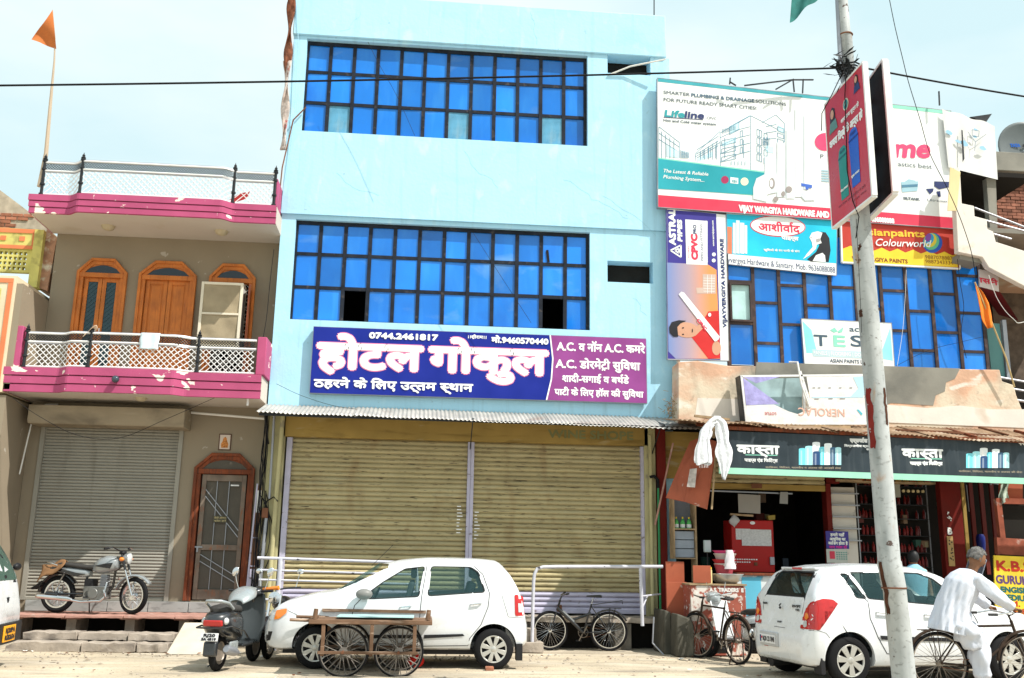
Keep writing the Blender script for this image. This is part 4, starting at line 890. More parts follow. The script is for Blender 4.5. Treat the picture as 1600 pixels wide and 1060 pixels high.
# pipes and fittings printed on it
for x0, x1, y0, y1 in ((752,828,590,790),(830,885,500,850),(890,945,420,860),(945,1000,290,850),(1002,1035,330,800)):
    psh(bb, pgrey, [[C1(x0,y0),C1(x1,y0+6),C1(x1,y1),C1(x0,y1)]], YB-.007, 'printed_pipe'); psh(bb, wht, [[C1(x0+6,y0+4),C1(x1-16,y0+8),C1(x1-16,y1-2),C1(x0+6,y1-2)]], YB-.010, 'printed_pipe'); 
psh(bb, pgrey, [[C1(680,790),C1(700,730),C1(760,700),C1(830,700),C1(830,820),C1(770,830),C1(770,880),C1(680,860)]], YB-.012, 'printed_elbow'); psh(bb, wht, [[C1(688,790),C1(706,738),C1(762,708),C1(800,708),C1(790,826),C1(765,835),C1(762,870),C1(688,850)]], YB-.014, 'printed_elbow')
psh(bb, F_('print_shadow_grey', (.30,.27,.26)), [el(*C1(800,762), 4.6, 8.6), el(*C1(908,800), 5, 5), el(*C1(825,862), 4, 4), el(*C1(872,828), 3, 4)], YB-.016); psh(bb, wht, [el(*C1(796,762), 2.6, 6)], YB-.02)
psh(bb, F_('print_valve_blue', (.05,.13,.5)), [[C1(985,760),C1(1055,772),C1(1055,792),C1(1035,790),C1(1030,803),C1(1015,800),C1(1012,782),C1(988,780)]], YB-.012); psh(bb, pgrey, [[C1(1000,820),C1(1070,830),C1(1075,870),C1(1010,872),C1(985,845)]], YB-.012)
pk = F_('print_pink', (.72,.06,.16)); psh(bb, pk, [el(1289,222,16,14)], YB-.006)
plet(bb, pk, [("Pri", (1300,242), (1394,246), 27, dict(bold=.03, shear=.2)), ("me", C2(428,722), C2(590,724), 33, dict(bold=.045, shear=.2))], YB-.007)
plet(bb, grey, [("plastics best", C2(424,762), C2(606,778), 8.5), ("SILTANK", C2(476,918), C2(550,924), 4.5, dict(bold=.008)), ("Ultra", C2(585,926), C2(638,929), 4.5), ("max", C2(642,930), C2(678,932), 4)], YB-.007)
psh(bb, lblue, [[C2(465,838),C2(545,835),C2(540,880),C2(470,885)],[C2(470,845),C2(500,825),C2(530,832),C2(535,845)]], YB-.006); psh(bb, navy, [[C2(618,835),C2(692,838),C2(696,860),C2(640,872),C2(618,858)],[C2(580,870),C2(615,868),C2(612,882),C2(598,895),C2(590,884)],[C2(628,882),C2(645,880),C2(648,905),C2(636,908)]], YB-.006); psh(bb, F_('print_tank_dark', (.08,.2,.3)), [[C2(468,852),C2(542,848),C2(541,860),C2(468,864)]], YB-.009)
psh(bb, lblue, [[C1(1115,676+i*16),C1(1165,680+i*16),C1(1165,688+i*16),C1(1115,684+i*16)] for i in range(5)], YB-.006)
mb = MB()
for s in ([(1140,132),(1141,122)],[(1140,128),(1150,134)],[(1163,134),(1238,125),(1271,125)],[(1212,140),(1240,124)],[(1239,124),(1241,144)],[(1255,124),(1254,146)],[(1468,165),(1467,143)],[(1383,160),(1384,190)]):
    for a, b in zip(s, s[1:]): mb.bar(at(*a, -.4), at(*b, -.4), .025)
mb.build('support_frame', M['blackmetal'], bb)
# ================================================================ vertical board
C3 = zz(1010,310,3.926); YA2 = -.20
vb = thing('vertical_pipe_board', 'tall navy and orange board with upward reading lettering and a man holding a pipe', 'signboard', (5,-.4,6.8))
board(vb, [(1042,326),(1134,336),(1139,564),(1043,562)], YA2, wht, .05, M['greymetal'], .008)
nv = F_('print_violet_navy', (.05,.04,.26)); psh(vb, nv, [[C3(118,70),C3(428,92),C3(455,992),C3(128,985)]], YA2-.001, 'navy_field')
gm = bpy.data.materials.new('printed_sunset'); gm.use_nodes = True; t_ = gm.node_tree; tcn = t_.nodes.new('ShaderNodeTexCoord'); sp = t_.nodes.new('ShaderNodeSeparateXYZ'); cr = t_.nodes.new('ShaderNodeValToRGB')
t_.links.new(tcn.outputs['Generated'], sp.inputs[0]); t_.links.new(sp.outputs[0], cr.inputs[0]); t_.links.new(cr.outputs[0], t_.nodes['Principled BSDF'].inputs['Base Color'])
cr.color_ramp.elements[0].color = (.16,.24,.50,1); cr.color_ramp.elements[1].color = (.75,.28,.08,1); cr.color_ramp.elements[1].position = .85
e = cr.color_ramp.elements.new(.45); e.color = (.42,.30,.34,1); t_.nodes['Principled BSDF'].inputs['Roughness'].default_value = .4
psh(vb, gm, [[C3(128,395),C3(380,408),C3(430,440),C3(452,985),C3(180,985),C3(135,940)]], YA2-.004, 'sunset_print')
vtext(vb, wht, [("ASTRAL", 1055.5, 383, 328, 10, dict(bold=.012)), ("PIPES", 1065.7, 378.5, 345, 7, dict(bold=.010, shear=.2))], YA2-.005)
lines(vb, wht, [[(148,320),(212,288),(212,362),(148,320)],[(175,320),(200,308),(200,338),(175,320)]], YA2-.006, .03, C3)
psh(vb, wht, [[C3(238,130),C3(375,140),C3(375,410),C3(245,405)]], YA2-.006, 'white_field'); vtext(vb, red, [("CPVC", 1090, 406.5, 367, 9.5, dict(bold=.014)), ("ASTRAL", 1077.5, 404, 384, 2.6, {})], YA2-.009); vtext(vb, navy, [("PRO", 1088, 366, 352, 5, dict(bold=.004)), ("PIPES AND FITTINGS", 1099, 408, 351, 3.8, {})], YA2-.009); vtext(vb, wht, [("www.astralpipes.com", 1116, 385, 345, 3, dict(bold=.002)), ("Leak Proof Plumbing Pipes", 1106, 410, 345, 2, {})], YA2-.006)
psh(vb, wht, [el(*C3(413,382), 3, 3), el(*C3(414,345), 3, 3)], YA2-.006)
C3p = [C3(345,465),C3(425,468),C3(425,585),C3(310,585),C3(305,550),C3(345,548)]; psh(vb, F_('print_tower_tan', (.55,.42,.36)), [C3p], YA2-.0065, 'printed_towers'); lines(vb, wht, [[(350,490+i*16),(420,492+i*16)] for i in range(6)]+[[(375,470),(375,585)],[(400,470),(400,585)]], YA2-.0085, .008, C3)
psh(vb, F_('print_shirt_red', (.55,.03,.03)), [[C3(275,850),C3(330,780),C3(380,695),C3(445,690),C3(452,980),C3(380,985),C3(330,920)]], YA2-.007, 'printed_shirt')
psh(vb, skin, [el(*C3(245,808), 19, 12, rot=.1), [C3(290,800),C3(330,770),C3(345,800),C3(300,845)], el(*C3(430,920), 7, 11)], YA2-.009, 'printed_face')
psh(vb, black, [[C3(140,790),C3(155,760),C3(200,748),C3(245,752),C3(210,768),C3(190,790),C3(195,850),C3(165,850),C3(142,825)], el(*C3(225,835),1.6,1.0), el(*C3(225,795),1.6,1.0), el(*C3(282,812),.8,3)], YA2-.013, 'printed_hair')
psh(vb, wht, [[C3(198,590),C3(215,573),C3(232,580),C3(450,850),C3(440,870),C3(420,880)], el(*C3(388,715), 2.4, 3)], YA2-.0155, 'printed_pipe')
A = at(*C3(310,745), YA2-.018); t = MB(Matrix.Translation(A) @ Matrix.Rotation(R(51), 4, 'Y')); text(t, "CPVC", 0, .26, -.01, .055, 0, bold=.006); t.build('lettering', red, vb)
vtext(vb, navy, [("VIJAYVERGIYA HARDWARE", 1135, 512, 374, 5.6, dict(bold=.006))], YA2-.003)
# ================================================================ blue pipe board
ab = thing('blue_pipe_board', 'cyan board with white oval, red hindi word and a woman with long dark hair', 'signboard', (6.9,-.4,7.7))
YA = -.19; board(ab, [(1135,333),(1308,344),(1307,431),(1138,413)], YA, wht, .04, M['greymetal'], .008)
psh(ab, cyan, [[C3(489,96),C3(1166,138),C3(1168,400),C3(492,340)]], YA-.001, 'cyan_field')
psh(ab, red, [el(*C3(806,172), 43.5, 16.5, 32, .05)], YA-.004); psh(ab, wht, [el(*C3(806,172), 42, 15, 32, .05)], YA-.007, 'oval')
plet(ab, red, [("आशीवा^द", C3(688,196), C3(938,212), 13, dict(bold=.008))], YA-.010); plet(ab, wht, [("पाइ~प्स", C3(830,252), C3(930,258), 6, dict(bold=.008)), ("खुिशयों के रंग पानी के संग", C3(720,322), C3(938,332), 3.2, dict(bold=.003))], YA-.006)
plet(ab, navy, [("yvergiya Hardware & Sanitary, Mob. 9636088088", C3(500,393), C3(1158,458), 10.0, {})], YA-.003)
for i, (x0, x1, y0, mm) in enumerate(((495,525,175,F_('print_coral', (.7,.2,.1))),(530,548,150,pgrey),(550,572,135,pgrey),(575,600,150,wht),(602,618,165,wht))): psh(ab, mm, [[C3(x0,y0),C3(x1,y0+2),C3(x1,342),C3(x0,338)]], YA-.004-i*.0004, 'printed_pipe')
psh(ab, black, [[C3(1070,205),C3(1100,210),C3(1122,245),C3(1130,320),C3(1118,392),C3(1010,388),C3(985,375),C3(1040,330),C3(1060,290),C3(1055,250)]], YA-.004, 'printed_hair')
psh(ab, wht, [[C3(1000,240),C3(1015,212),C3(1050,203),C3(1080,212),C3(1066,250),C3(1075,275),C3(1045,285),C3(1040,310),C3(1000,350),C3(960,375),C3(985,340),C3(1020,300),C3(1015,270)],[C3(1040,350),C3(1080,335),C3(1095,350),C3(1100,392),C3(1020,385)]], YA-.007, 'printed_figure'); psh(ab, F_('print_face_grey', (.35,.33,.33)), [[C3(1040,252),C3(1062,245),C3(1068,262),C3(1045,272)],[C3(1005,240),C3(1015,238),C3(1014,246)]], YA-.0105)
# ================================================================ paint board
C4 = zz(1290,330,3.926); YC = -.20
pb = thing('red_yellow_paint_board', 'red and yellow paint board with a striped colour globe, right of the pole', 'signboard', (9.4,-.4,7.8))
board(pb, [(1314,344),(1496,358),(1500,420),(1316,410)], YC, F_('print_brick_red', (.45,.045,.03)), .05, wht, .03)
wv = [C4(105,312)]+[C4(105+i*24, 218+i*1.5+ (13 if i % 4 == 0 else (-8 if i % 4 == 2 else 3))) for i in range(30)]+[C4(815,345)]
psh(pb, yel, [[w for w in wv]], YC-.002, 'yellow_field')
plet(pb, F_('print_amber', (.85,.50,.05)), [("asianpaints", C4(222,146), C4(606,160), 11.5, dict(bold=.014))], YC-.006); plet(pb, wht, [("Colourworld", C4(300,212), C4(640,222), 12.5, dict(bold=.004, shear=.3))], YC-.016)
for i, (c, dx) in enumerate((((.03,.10,.45), 0), ((.12,.45,.25), 9), ((.65,.5,.05), 17), ((.03,.28,.5), 25), ((.2,.06,.3), 33))):
    psh(pb, F_('globe_stripe_paint', c), [el(*C4(656-dx*.8,196-dx), (60-dx*1.3)/3.926, (62-dx*1.1)/3.926, rot=.3)], YC-.004-i*.002, 'globe_stripe')
plet(pb, F_('print_brown', (.2,.05,.02)), [("VIJAYVERGIYA PAINTS", C4(162,300), C4(503,321), 6.6, dict(bold=.007)), ("9887078887", C4(610,292), C4(778,301), 6.3, {}), ("9887343334", C4(612,319), C4(783,329), 6.3, {})], YC-.006)
# ================================================================ flooring board
YT = -.24; tb = thing('white_flooring_board', 'small white board with big grey and green letters in front of the blue glass', 'signboard', (8.2,-.3,5.8))
board(tb, [(1252,498),(1393,505),(1398,573),(1257,569)], YT, wht, .05, M['greymetal'], .008)
psh(tb, mat('print_aqua', (.25,.68,.66), .4, var=.2, scale=2, bump=0), [[(1254,502),(1268,516),(1277,552),(1260,552)],[(1391,512),(1374,560),(1395,564)]], YT-.001)
plet(tb, F_('print_slate2', (.06,.10,.14)), [("T", (1272,540), (1292,541), 18, dict(bold=.012)), ("S", (1328,541), (1347,542), 18, dict(bold=.012)), ("acti", (1327,518), (1352,519), 9, dict(bold=.005)), ("ASIAN PAINTS LTD.", (1297,566.5), (1359,569), 6, dict(bold=.003))], YT-.004)
plet(tb, mint, [("E", (1300,541), (1320,542), 18, dict(bold=.018))], YT-.004); psh(tb, mint, [[(1297,516),(1304,512),(1309,518),(1303,520)],[(1309,518),(1318,511),(1316,519),(1310,521)]], YT-.003)
psh(tb, F_('print_powder', (.45,.6,.65)), [[(1269,546),(1358,550),(1359,561),(1270,557)]], YT-.002); plet(tb, F_('print_steel', (.75,.8,.82)), [("PANELS | FLOORING | DOORS", (1271,554), (1357,558), 6, dict(bold=.004))], YT-.005)
# ================================================================ torn upside-down box sign
YN = -.95; nb = thing('torn_box_sign', 'broken upside down box sign with torn white and purple sheet standing on the tin roof', 'signboard', (7.2,-.8,4.5))
Cn = zz(1150,580,7.273)
def pt(x, y, Y=YN): return at(*Cn(x, y), Y)
mb = MB()
for a, b in (((60,60),(1475,45)),((60,60),(120,600)),((120,600),(1545,600)),((1475,45),(1545,600)),((728,0),(850,400)),((760,90),(780,450))): mb.bar(pt(*a), pt(*b), .035)
for a in ((60,60),(120,600),(1475,45),(1545,600)): mb.bar(pt(*a), pt(*a)+Vector((0,.24,0)), .035)
mb.build('frame', M['whitemetal'], nb)
mb = MB(); mb.prism([(p.x,p.z) for p in (pt(40,50),pt(75,62),pt(130,600),pt(100,610))], YN+.01, YN+.25); mb.build('side_panel', M['blackmetal'], nb)
psh(nb, mat('torn_flex_purple', (.35,.33,.62), .6, var=.25, scale=6, bump=.5, bscale=12, bdist=.02), [[Cn(78,75),Cn(490,375),Cn(430,378),Cn(115,388)],[Cn(80,66),Cn(520,60),Cn(230,140)]], YN-.012, 'torn_flap', .004)
psh(nb, mat('torn_flex_white', (.72,.71,.70), .6, var=.1, scale=5, bump=.4, bscale=10, bdist=.02, layers=[((.5,.35,.3), .6, .75, 3, (1,1,1), .5)]), [[Cn(115,392),Cn(430,382),Cn(600,460),Cn(700,490),Cn(850,425),Cn(840,300),Cn(800,60),Cn(1475,50),Cn(1500,240),Cn(1455,300),Cn(1520,340),Cn(1545,598),Cn(125,598)]], YN-.010, 'torn_flex', .004)
psh(nb, mat('grey_backing_glass', (.30,.42,.44), .5, var=.3, scale=3, bump=.1), [[Cn(130,90),Cn(750,80),Cn(750,560),Cn(150,560)]], YN+.20, 'backing_sheet', .004)
psh(nb, F_('print_sky_panel', (.42,.62,.72)), [[Cn(1330,70),Cn(1470,60),Cn(1495,235),Cn(1440,292),Cn(1300,292),Cn(1390,200)],[Cn(860,296),Cn(1450,290),Cn(1450,302),Cn(865,306)]], YN-.016)
lines(nb, M['blackmetal'], [[(870+i*60,192),(900+i*60,191)] for i in (0,1,3,5,7)]+[[(890,318),(940,318)],[(1050,316),(1100,316)],[(1180,316),(1240,316)]], YN-.018, .010, Cn)
A = at(*Cn(1240,440), YN-.02); t = MB(Matrix.Translation(A) @ Matrix.Rotation(PI, 4, 'Y')); text(t, "NEROLAC", 0, .90, -.01, .145, 0, bold=.002); t.build('lettering', F_('faded_orange_print', (.72,.42,.33)), nb)
A = at(*Cn(460,470), YN-.02); t = MB(Matrix.Translation(A) @ Matrix.Rotation(PI, 4, 'Y')); text(t, "LOTUS", 0, .22, 0, .05, 0, bold=.002); t.build('lettering', F_('faded_red_print', (.55,.15,.15)), nb)
psh(nb, F_('faded_blue_print', (.1,.45,.55)), [[Cn(1370,438),Cn(1395,438),Cn(1440,485),Cn(1425,505)]], YN-.018)
# ================================================================ tin roof of the shop, timbers
tr = thing('rusty_tin_roof', 'rusty sagging tin roof with loose timbers over the dark hardware shop sign', 'roof', (8,-1.2,4))
seg = [((1062,657),(1190,665)),((1180,664),(1310,676)),((1300,674),(1460,683)),((1450,682),(1640,694))]
for i, (a, b) in enumerate(seg):
    A = at(*a, -1.75); B = at(*b, -1.75); A2 = Vector((A.x+.02, -.58, 4.13)); B2 = Vector((B.x+.02, -.58, 4.11))
    if i == 3: B = at(1640,696,-1.75)
    mb = MB(); corr(mb, A2+Vector((0,0,.008*(i%2))), B2+Vector((0,0,.008*(i%2))), B+Vector((0,0,.01*(i%2))), A+Vector((0,0,.01*(i%2))), int((B.x-A.x)/.08), .013, 4, .02, .05); mb.build('sheet', M['rusttin'], tr, smooth=True, ang=70, solid=.004)
mb = MB()
for y, z in ((-1.62,3.86),(-1.1,3.98)): mb.bar((4.9,y,z),(12.2,y,z-.12),.06)
for x in (5.2,6.6,8.3,9.9,11.3): mb.bar((x,-.6,4.1),(x,-1.6,3.82),.05)
mb.build('rafter', M['darkwood'], tr)
M['driftwood'] = mat('old_timber', (.35,.25,.15), .9, var=.3, scale=6, bump=.4)
for k, (a, b, w, h) in enumerate((((1229,666),(1328,668),.06,.05),((1240,669),(1330,672),.08,.04),((1200,665),(1225,666),.06,.05),((1085,650),(1140,656),.05,.04),((1400,672),(1500,676),.05,.03),((1530,668),(1575,680),.08,.02),((1480,676),(1600,684),.06,.03))):
    tag(MB().bar(at(*a, -1.25), at(*b, -1.25), w, h).build('timber', M['driftwood'] if k < 4 else M['rust']), ['long upper plank lying on the rusty tin roof below the torn box sign','wide lower plank lying on the rusty tin roof below the torn box sign','short block left of the planks on the rusty tin roof','weathered stick on the tin roof left of the torn box sign','dark strip on the tin roof just right of the pole','tilted dark scrap on the tin roof near the right edge','long dark strip under the tilted scrap at the right of the tin roof'][k], 'timber')
# dry twigs at the corner
mb = MB(); rnd = random.Random(5)
for i in range(150):
    c = at(1053+rnd.gauss(0,7), 640+rnd.gauss(0,9), -.2+rnd.uniform(-.3,.1)); d = Vector((rnd.uniform(-1,1), rnd.uniform(-.5,.5), rnd.uniform(-.6,1)))*.09; mb.bar(c, c+d, .007)
o = mb.build('dry_twigs', M['driftwood']); o['kind'] = 'stuff'
# ================================================================ dark shop sign
YK = -1.62; ks = thing('dark_shop_sign', 'long slate shop sign with white hindi lettering, blue pipes and mint bottom stripe', 'signboard', (8,-1.6,3.5))
K0 = at(1122,667,YK); K1 = at(1138,738,YK)
kx0, kz1, kz0 = K0.x, 3.80, 3.055; slk = -.010
mb = MB(); kx1 = 12.3
mb.prism([(kx0,kz0+.11),(kx1,kz0+.11+slk*7),(kx1,kz1+slk*7),(kx0,kz1)], YK, YK+.05); mb.build('slate_panel', mat('slate_print', (.028,.040,.050), .45, var=.15, scale=2, bump=.1, bscale=3, bdist=.03, layers=[((.06,.075,.085), .5, .7, 3, (3,1,.3), .6)]), ks)
MB().prism([(kx0,kz0),(kx1,kz0+slk*7),(kx1,kz0+.108+slk*7),(kx0,kz0+.108)], YK+.002, YK+.05).build('mint_stripe', F_('mint_stripe_print', (.33,.66,.50)), ks)
C5 = zz(1020,560,4.077); C6 = zz(1300,560,3.533)
plet(ks, wht, [("का~स्ता", C5(538,603), C5(798,610), 13.5, dict(bold=.014)), ("पाइ~प्स एंड िफिटं~ग्स", C5(585,657), C5(793,662), 4.6, dict(bold=.004)), ("का~स्ता", C6(390,544), C6(607,548), 13.5, dict(bold=.014)), ("पाइ~प्स एंड िफिटं~ग्स", C6(432,587), C6(608,589), 4.6, dict(bold=.008)),
   ("ए~क्सपट^स का िव~श्वास", C6(100,462), C6(310,468), 5.4, dict(bold=.009)), ("िव~श्वसनीय ~क्वािलटी का वादा", C6(68,488), C6(320,494), 3, dict(bold=.004)), ("कास्टिंग", C6(190,508), C6(250,510), 3, dict(bold=.003)), ("ए~क्सपट^स", C6(1030,474), C6(1130,477), 5.4, dict(bold=.009))], YK-.004)
psh(ks, mint, [[C5(590,613),C5(793,617),C5(793,622),C5(590,618)],[C6(435,551),C6(605,554),C6(605,559),C6(435,556)]], YK-.002)
plet(ks, F_('faded_brown_print', (.45,.38,.28)), [("कािलका, िविदशा, मालवीय व अलवर की आपकी सेवा", C5(718,700), C5(1198,706), 2.6, {}), ("कािलका, िविदशा, मालवीय व अलवर की सेवा", C6(700,628), C6(1050,634), 2.6, {})], YK-.001)
def bottles(Cx, x0, y0, x1, y1):
    w = x1-x0; h = y1-y0; cy = [(.00,.18,.28,(.18,.62,.72)),(.15,.34,.18,(.35,.72,.78)),(.32,.50,.0,(.78,.82,.84)),(.48,.66,.22,(.15,.6,.72)),(.60,.78,.06,(.80,.86,.88)),(.74,.90,.24,(.06,.14,.24)),(.86,1.0,.24,(.42,.74,.80)),(.34,.50,.42,(.03,.08,.2))]
    for i, (a, b, t0, c) in enumerate(cy):
        cap_ = [Cx(x0+w*(a+b)/2+w*(b-a)/2*math.cos(PI*k/8), y0+h*t0-h*.05*math.sin(PI*k/8)) for k in range(9)]
        psh(ks, F_('printed_bottle_paint', c), [cap_+[Cx(x0+w*a,y1-1),Cx(x0+w*b,y1-1)]], YK-.002-i*.0015, 'printed_container')
        q = a+(b-a)*.22; psh(ks, F_('printed_bottle_light', tuple(min(.85, v+.2) for v in c)), [[Cx(x0+w*q,y0+h*(t0+.06)),Cx(x0+w*(q+.04),y0+h*(t0+.06)),Cx(x0+w*(q+.04),y1-1),Cx(x0+w*q,y1-1)]], YK-.0035-i*.0015, 'printed_highlight')
bottles(C5, 930, 540, 1200, 681); bottles(C6, 740, 500, 978, 607)
# ================================================================ shop front below
sf = thing('hardware_shop', 'open dark hardware shop front with half raised shutters and red posts', 'shop front', (8, 0, 0))
M['redpaint'] = mat('deep_red_paint', (.13,.013,.010), .6, var=.15, scale=3, bump=.2, layers=[((.10,.02,.015), .55, .72, 2, (1,1,.5), .7)])
M['brickred'] = mat('brown_red_board', (.36,.10,.055), .6, var=.12, scale=3, bump=.15, layers=[((.55,.42,.35), .68, .72, 5, (1,1,1), .8), ((.16,.05,.03), .58, .75, 2, (4,1,.5), .6)])
M['darkwall'] = mat('shade_black_wall', (.018,.015,.013), .9, var=.3, scale=3, bump=.3)  # near-black base colour stands in for the shade inside the shop
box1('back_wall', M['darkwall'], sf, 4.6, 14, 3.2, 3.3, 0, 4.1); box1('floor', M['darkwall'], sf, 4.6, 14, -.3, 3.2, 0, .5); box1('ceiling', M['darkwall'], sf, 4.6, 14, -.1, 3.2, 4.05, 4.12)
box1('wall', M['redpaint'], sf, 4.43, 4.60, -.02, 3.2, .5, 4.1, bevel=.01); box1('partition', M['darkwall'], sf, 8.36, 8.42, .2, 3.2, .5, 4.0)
box1('mustard_panel', M['mustard'], sf, 4.62, 5.3, .15, .2, 3.1, 4.0)
for a in ((7.72,7.99,3.06,3.85,'redpaint'),(9.98+.02,10.42,.5,3.85,'redpaint')): box1('post', M[a[4]], sf, a[0], a[1], -.05, .12, a[2], a[3], bevel=.01)
box1('post', M['mustard'], sf, 10.43, 10.50, -.06, .12, .5, 3.85, bevel=.005)
box1('white_column', M['whitewash'], sf, 7.80, 8.30, .0, .2, .5, 3.0, bevel=.01)
for i in range(5): box1('shelf_board', M['greymetal'], sf, 7.78, 8.32, -.14, -.002, 2.86-i*.22, 2.88-i*.22)
box1('red_frame', M['redpaint'], sf, 7.68, 7.775, -.12, .1, .5, 3.05)
def lbl(par, pts, m, Y, t=.01): 
    q = [at(x, y, Y) for x, y in pts]; return MB().prism([(p.x,p.z) for p in q], Y-t, Y)
hs2 = thing('half_raised_shutter', 'half raised yellow roller shutter under the slate shop sign', 'shutter', (6.5,-.1,3.2))
sm_ = slat_mesh('slat', 2.25, .10, M['shutyellow'], .03)
for i in range(6): piece('slat', sm_, hs2, (5.42, -.08, 3.02+i*.10))
box1('bottom_bar', M['mustard'], hs2, 5.42, 7.67, -.12, -.06, 2.90, 3.015, bevel=.01); box1('lock_plate', M['rust'], hs2, 6.22, 6.42, -.135, -.122, 2.93, 3.02)
MB().bar((5.35,-.15,2.86),(7.0,-.15,2.84),.025).build('lower_rod', M['greymetal'], hs2)
# red cabinet with papers
rc = thing('red_cabinet', 'bright red metal cabinet with white papers stuck on its door', 'cabinet', (6.2,.1,1.4))
box1('body', mat('red_enamel', (.40,.010,.008), .4, var=.08, bump=0), rc, 5.79, 6.60, -.15, .35, 1.38, 2.33, bevel=.012)
for a in ((5.87,6.15,1.97,2.17,.155),(5.98,6.55,1.86,2.16,.160)): MB(Matrix.Translation((0,0,0))).box(a[0],a[1],-a[4],-a[4]+.003,a[2],a[3]).build('paper', mat('written_paper', (.60,.60,.60), .9, var=.15, scale=40, bump=0), rc)
mb = MB()
for r_ in range(2):
    for k in range(10-r_*3): mb.box(5.83+k*.045, 5.86+k*.045, -.154, -.151, 1.60-r_*.05, 1.62-r_*.05)
mb.prism(disc((6.2,2.28),.05,14,.6), -.156, -.151); o = mb.build('white_marks', wht, rc); o['kind'] = 'stuff'
box1('lock', M['rust'], rc, 6.20, 6.26, -.17, -.151, 1.50, 1.56); box1('latch', M['greymetal'], rc, 6.5, 6.58, -.19, -.151, 1.52, 1.66)
MB().bar((5.76,-.2,2.43),(6.2,-.2,2.41),.035).build('stick', M['driftwood'], rc)
hb_ = thing('dusty_plastic_bag', 'crumpled grey plastic bag hanging at the cabinet corner', 'bag', (5.82,-.22,2.3))
def bg_(u, v): a = u*2*PI; r = .09*math.sin(PI*min(1,v*1.15+.02))*(1+.25*math.sin(3*a+v*8)); return (5.82+r*math.cos(a), -.24+r*.5*math.sin(a), 2.42-.26*v)
MB().grid(bg_, 14, 10).build('bag', mat('grey_plastic', (.4,.4,.4), .4), hb_, smooth=True)
for lab, pts, c, Y in (('large blank grey paper hanging in the dark shop opening', [(1153,772),(1188,774),(1188,803),(1154,801)], (.30,.28,.25), -.20), ('small grey paper slip hanging under the yellow shutter', [(1219,769),(1231,769),(1231,788),(1218,787)], (.28,.28,.27), -.20), ('yellow carton peeking over the red cabinet', [(1200,806),(1211,805),(1211,812),(1201,813)], (.35,.25,.05), .1)):
    q = [at(x, y, Y) for x, y in pts]; tag(MB().prism([(p.x,p.z) for p in q], Y-.004, Y+(.1 if 'carton' in lab else 0)).build('carton' if 'carton' in lab else 'paper_sheet', F_('aged_paper', c)), lab, 'carton' if 'carton' in lab else 'paper')
# counter with pasted posters
ct = thing('shop_counter', 'dark topped counter with pale blue pasted posters in front of the red cabinet', 'counter', (6.3,-.8,.5))
box1('top', M['darkwood'], ct, 5.6, 7.75, -.95, -.2, 1.33, 1.375, bevel=.006); box1('front', mat('pasted_poster_paper', (.42,.55,.60), .8, var=.15, scale=3, bump=.1, layers=[((.08,.30,.42), .58, .62, 5, (1,1,1), .8), ((.65,.68,.68), .5, .56, 3, (1,1,1), .8)]), ct, 5.62, 7.73, -.9, -.86, .1, 1.328)
box1('body', M['darkwall'], ct, 5.63, 7.72, -.855, -.25, .1, 1.32); box1('blue_strip', F_('sky_blue_strip', (.12,.45,.62)), ct, 5.7, 6.05, -.906, -.901, .3, 1.30)
mb = MB()
for i in range(10): x = 6.1+random.random()*.8; z = .55+random.random()*.65; mb.box(x, x+.05+.1*random.random(), -.9075-i*.0003, -.901, z, z+.03+.05*random.random())
o = mb.build('poster_print', F_('poster_blue_print', (.10,.22,.32)), ct); o['kind'] = 'stuff'
c2 = thing('painted_box_counter', 'low red counter covered in flaking white hand lettering, behind the old bicycle', 'counter', (5.2,-1.3,0))
box1('box', mat('flaked_red_counter', (.34,.10,.07), .8, var=.2, scale=4, bump=.3, layers=[((.72,.68,.62), .56, .60, 3.5, (1,1,1), .9), ((.75,.72,.68), .62, .64, 12, (1,1,1), .8)]), c2, 4.62, 5.58, -1.45, -.95, .02, 1.16, bevel=.008); box1('top', M['driftwood'], c2, 4.60, 5.60, -1.47, -.93, 1.163, 1.19)
letters(c2, F_('flaky_white_paint', (.72,.68,.64)), [("A.S. TRADERS  E", 4.95, 5.54, 1.06, .06, -1.453, dict(bold=.006)), ("िब~जली का सामान", 4.97, 5.4, .96, .05, -1.453, dict(bold=.005)), ("CE", 4.98, 5.28, .58, .13, -1.453, dict(bold=.015)), ("hardware", 5.0, 5.30, .88, .04, -1.453, dict(bold=.003))])
box1('front_hole', M['dark'], c2, 5.02, 5.3, -1.456, -1.451, .06, .36)
dr_ = thing('red_board_panels', 'tall brown-red sheet boards standing between the shop wall and the flaked counter', 'panel', (4.4,-.9,0))
for a in ((4.33,4.66,-.92,-.88,.58,1.55),(4.665,4.98,-1.46,-1.44,1.20,1.49)): box1('board', M['brickred'], dr_, *a, bevel=.005)
box1('board', M['brickred'], dr_, 4.32, 4.68, -.98, -.94, .35, 1.2, bevel=.005)
M['wetcement'] = mat('blackened_cement', (.085,.08,.065), .9, var=.3, scale=3, bump=.6, bscale=20, bdist=.015, layers=[((.22,.20,.16), .54, .72, 3, (2,1,.5), .7)])
lw = thing('low_concrete_wall', 'short cracked grey concrete wall at the foot of the red boards', 'wall', (4.5,-1.3,0))
MB().prism([(4.30,0),(4.62,0),(4.62,.50),(4.58,.62),(4.33,.70)], -1.62, -1.2).build('wall', M['wetcement'], lw, bevel=.03); MB().prism([(4.20,.0),(4.36,0),(4.34,.70),(4.22,.74)], -1.2, -.4).build('kerb', M['wetcement'], lw, bevel=.03)
MB().tube([(4.02,-1.25,.62),(3.98,-1.3,.2),(4.14,-1.4,.02)], .014, 6).build('bent_rod', M['greymetal'], lw)
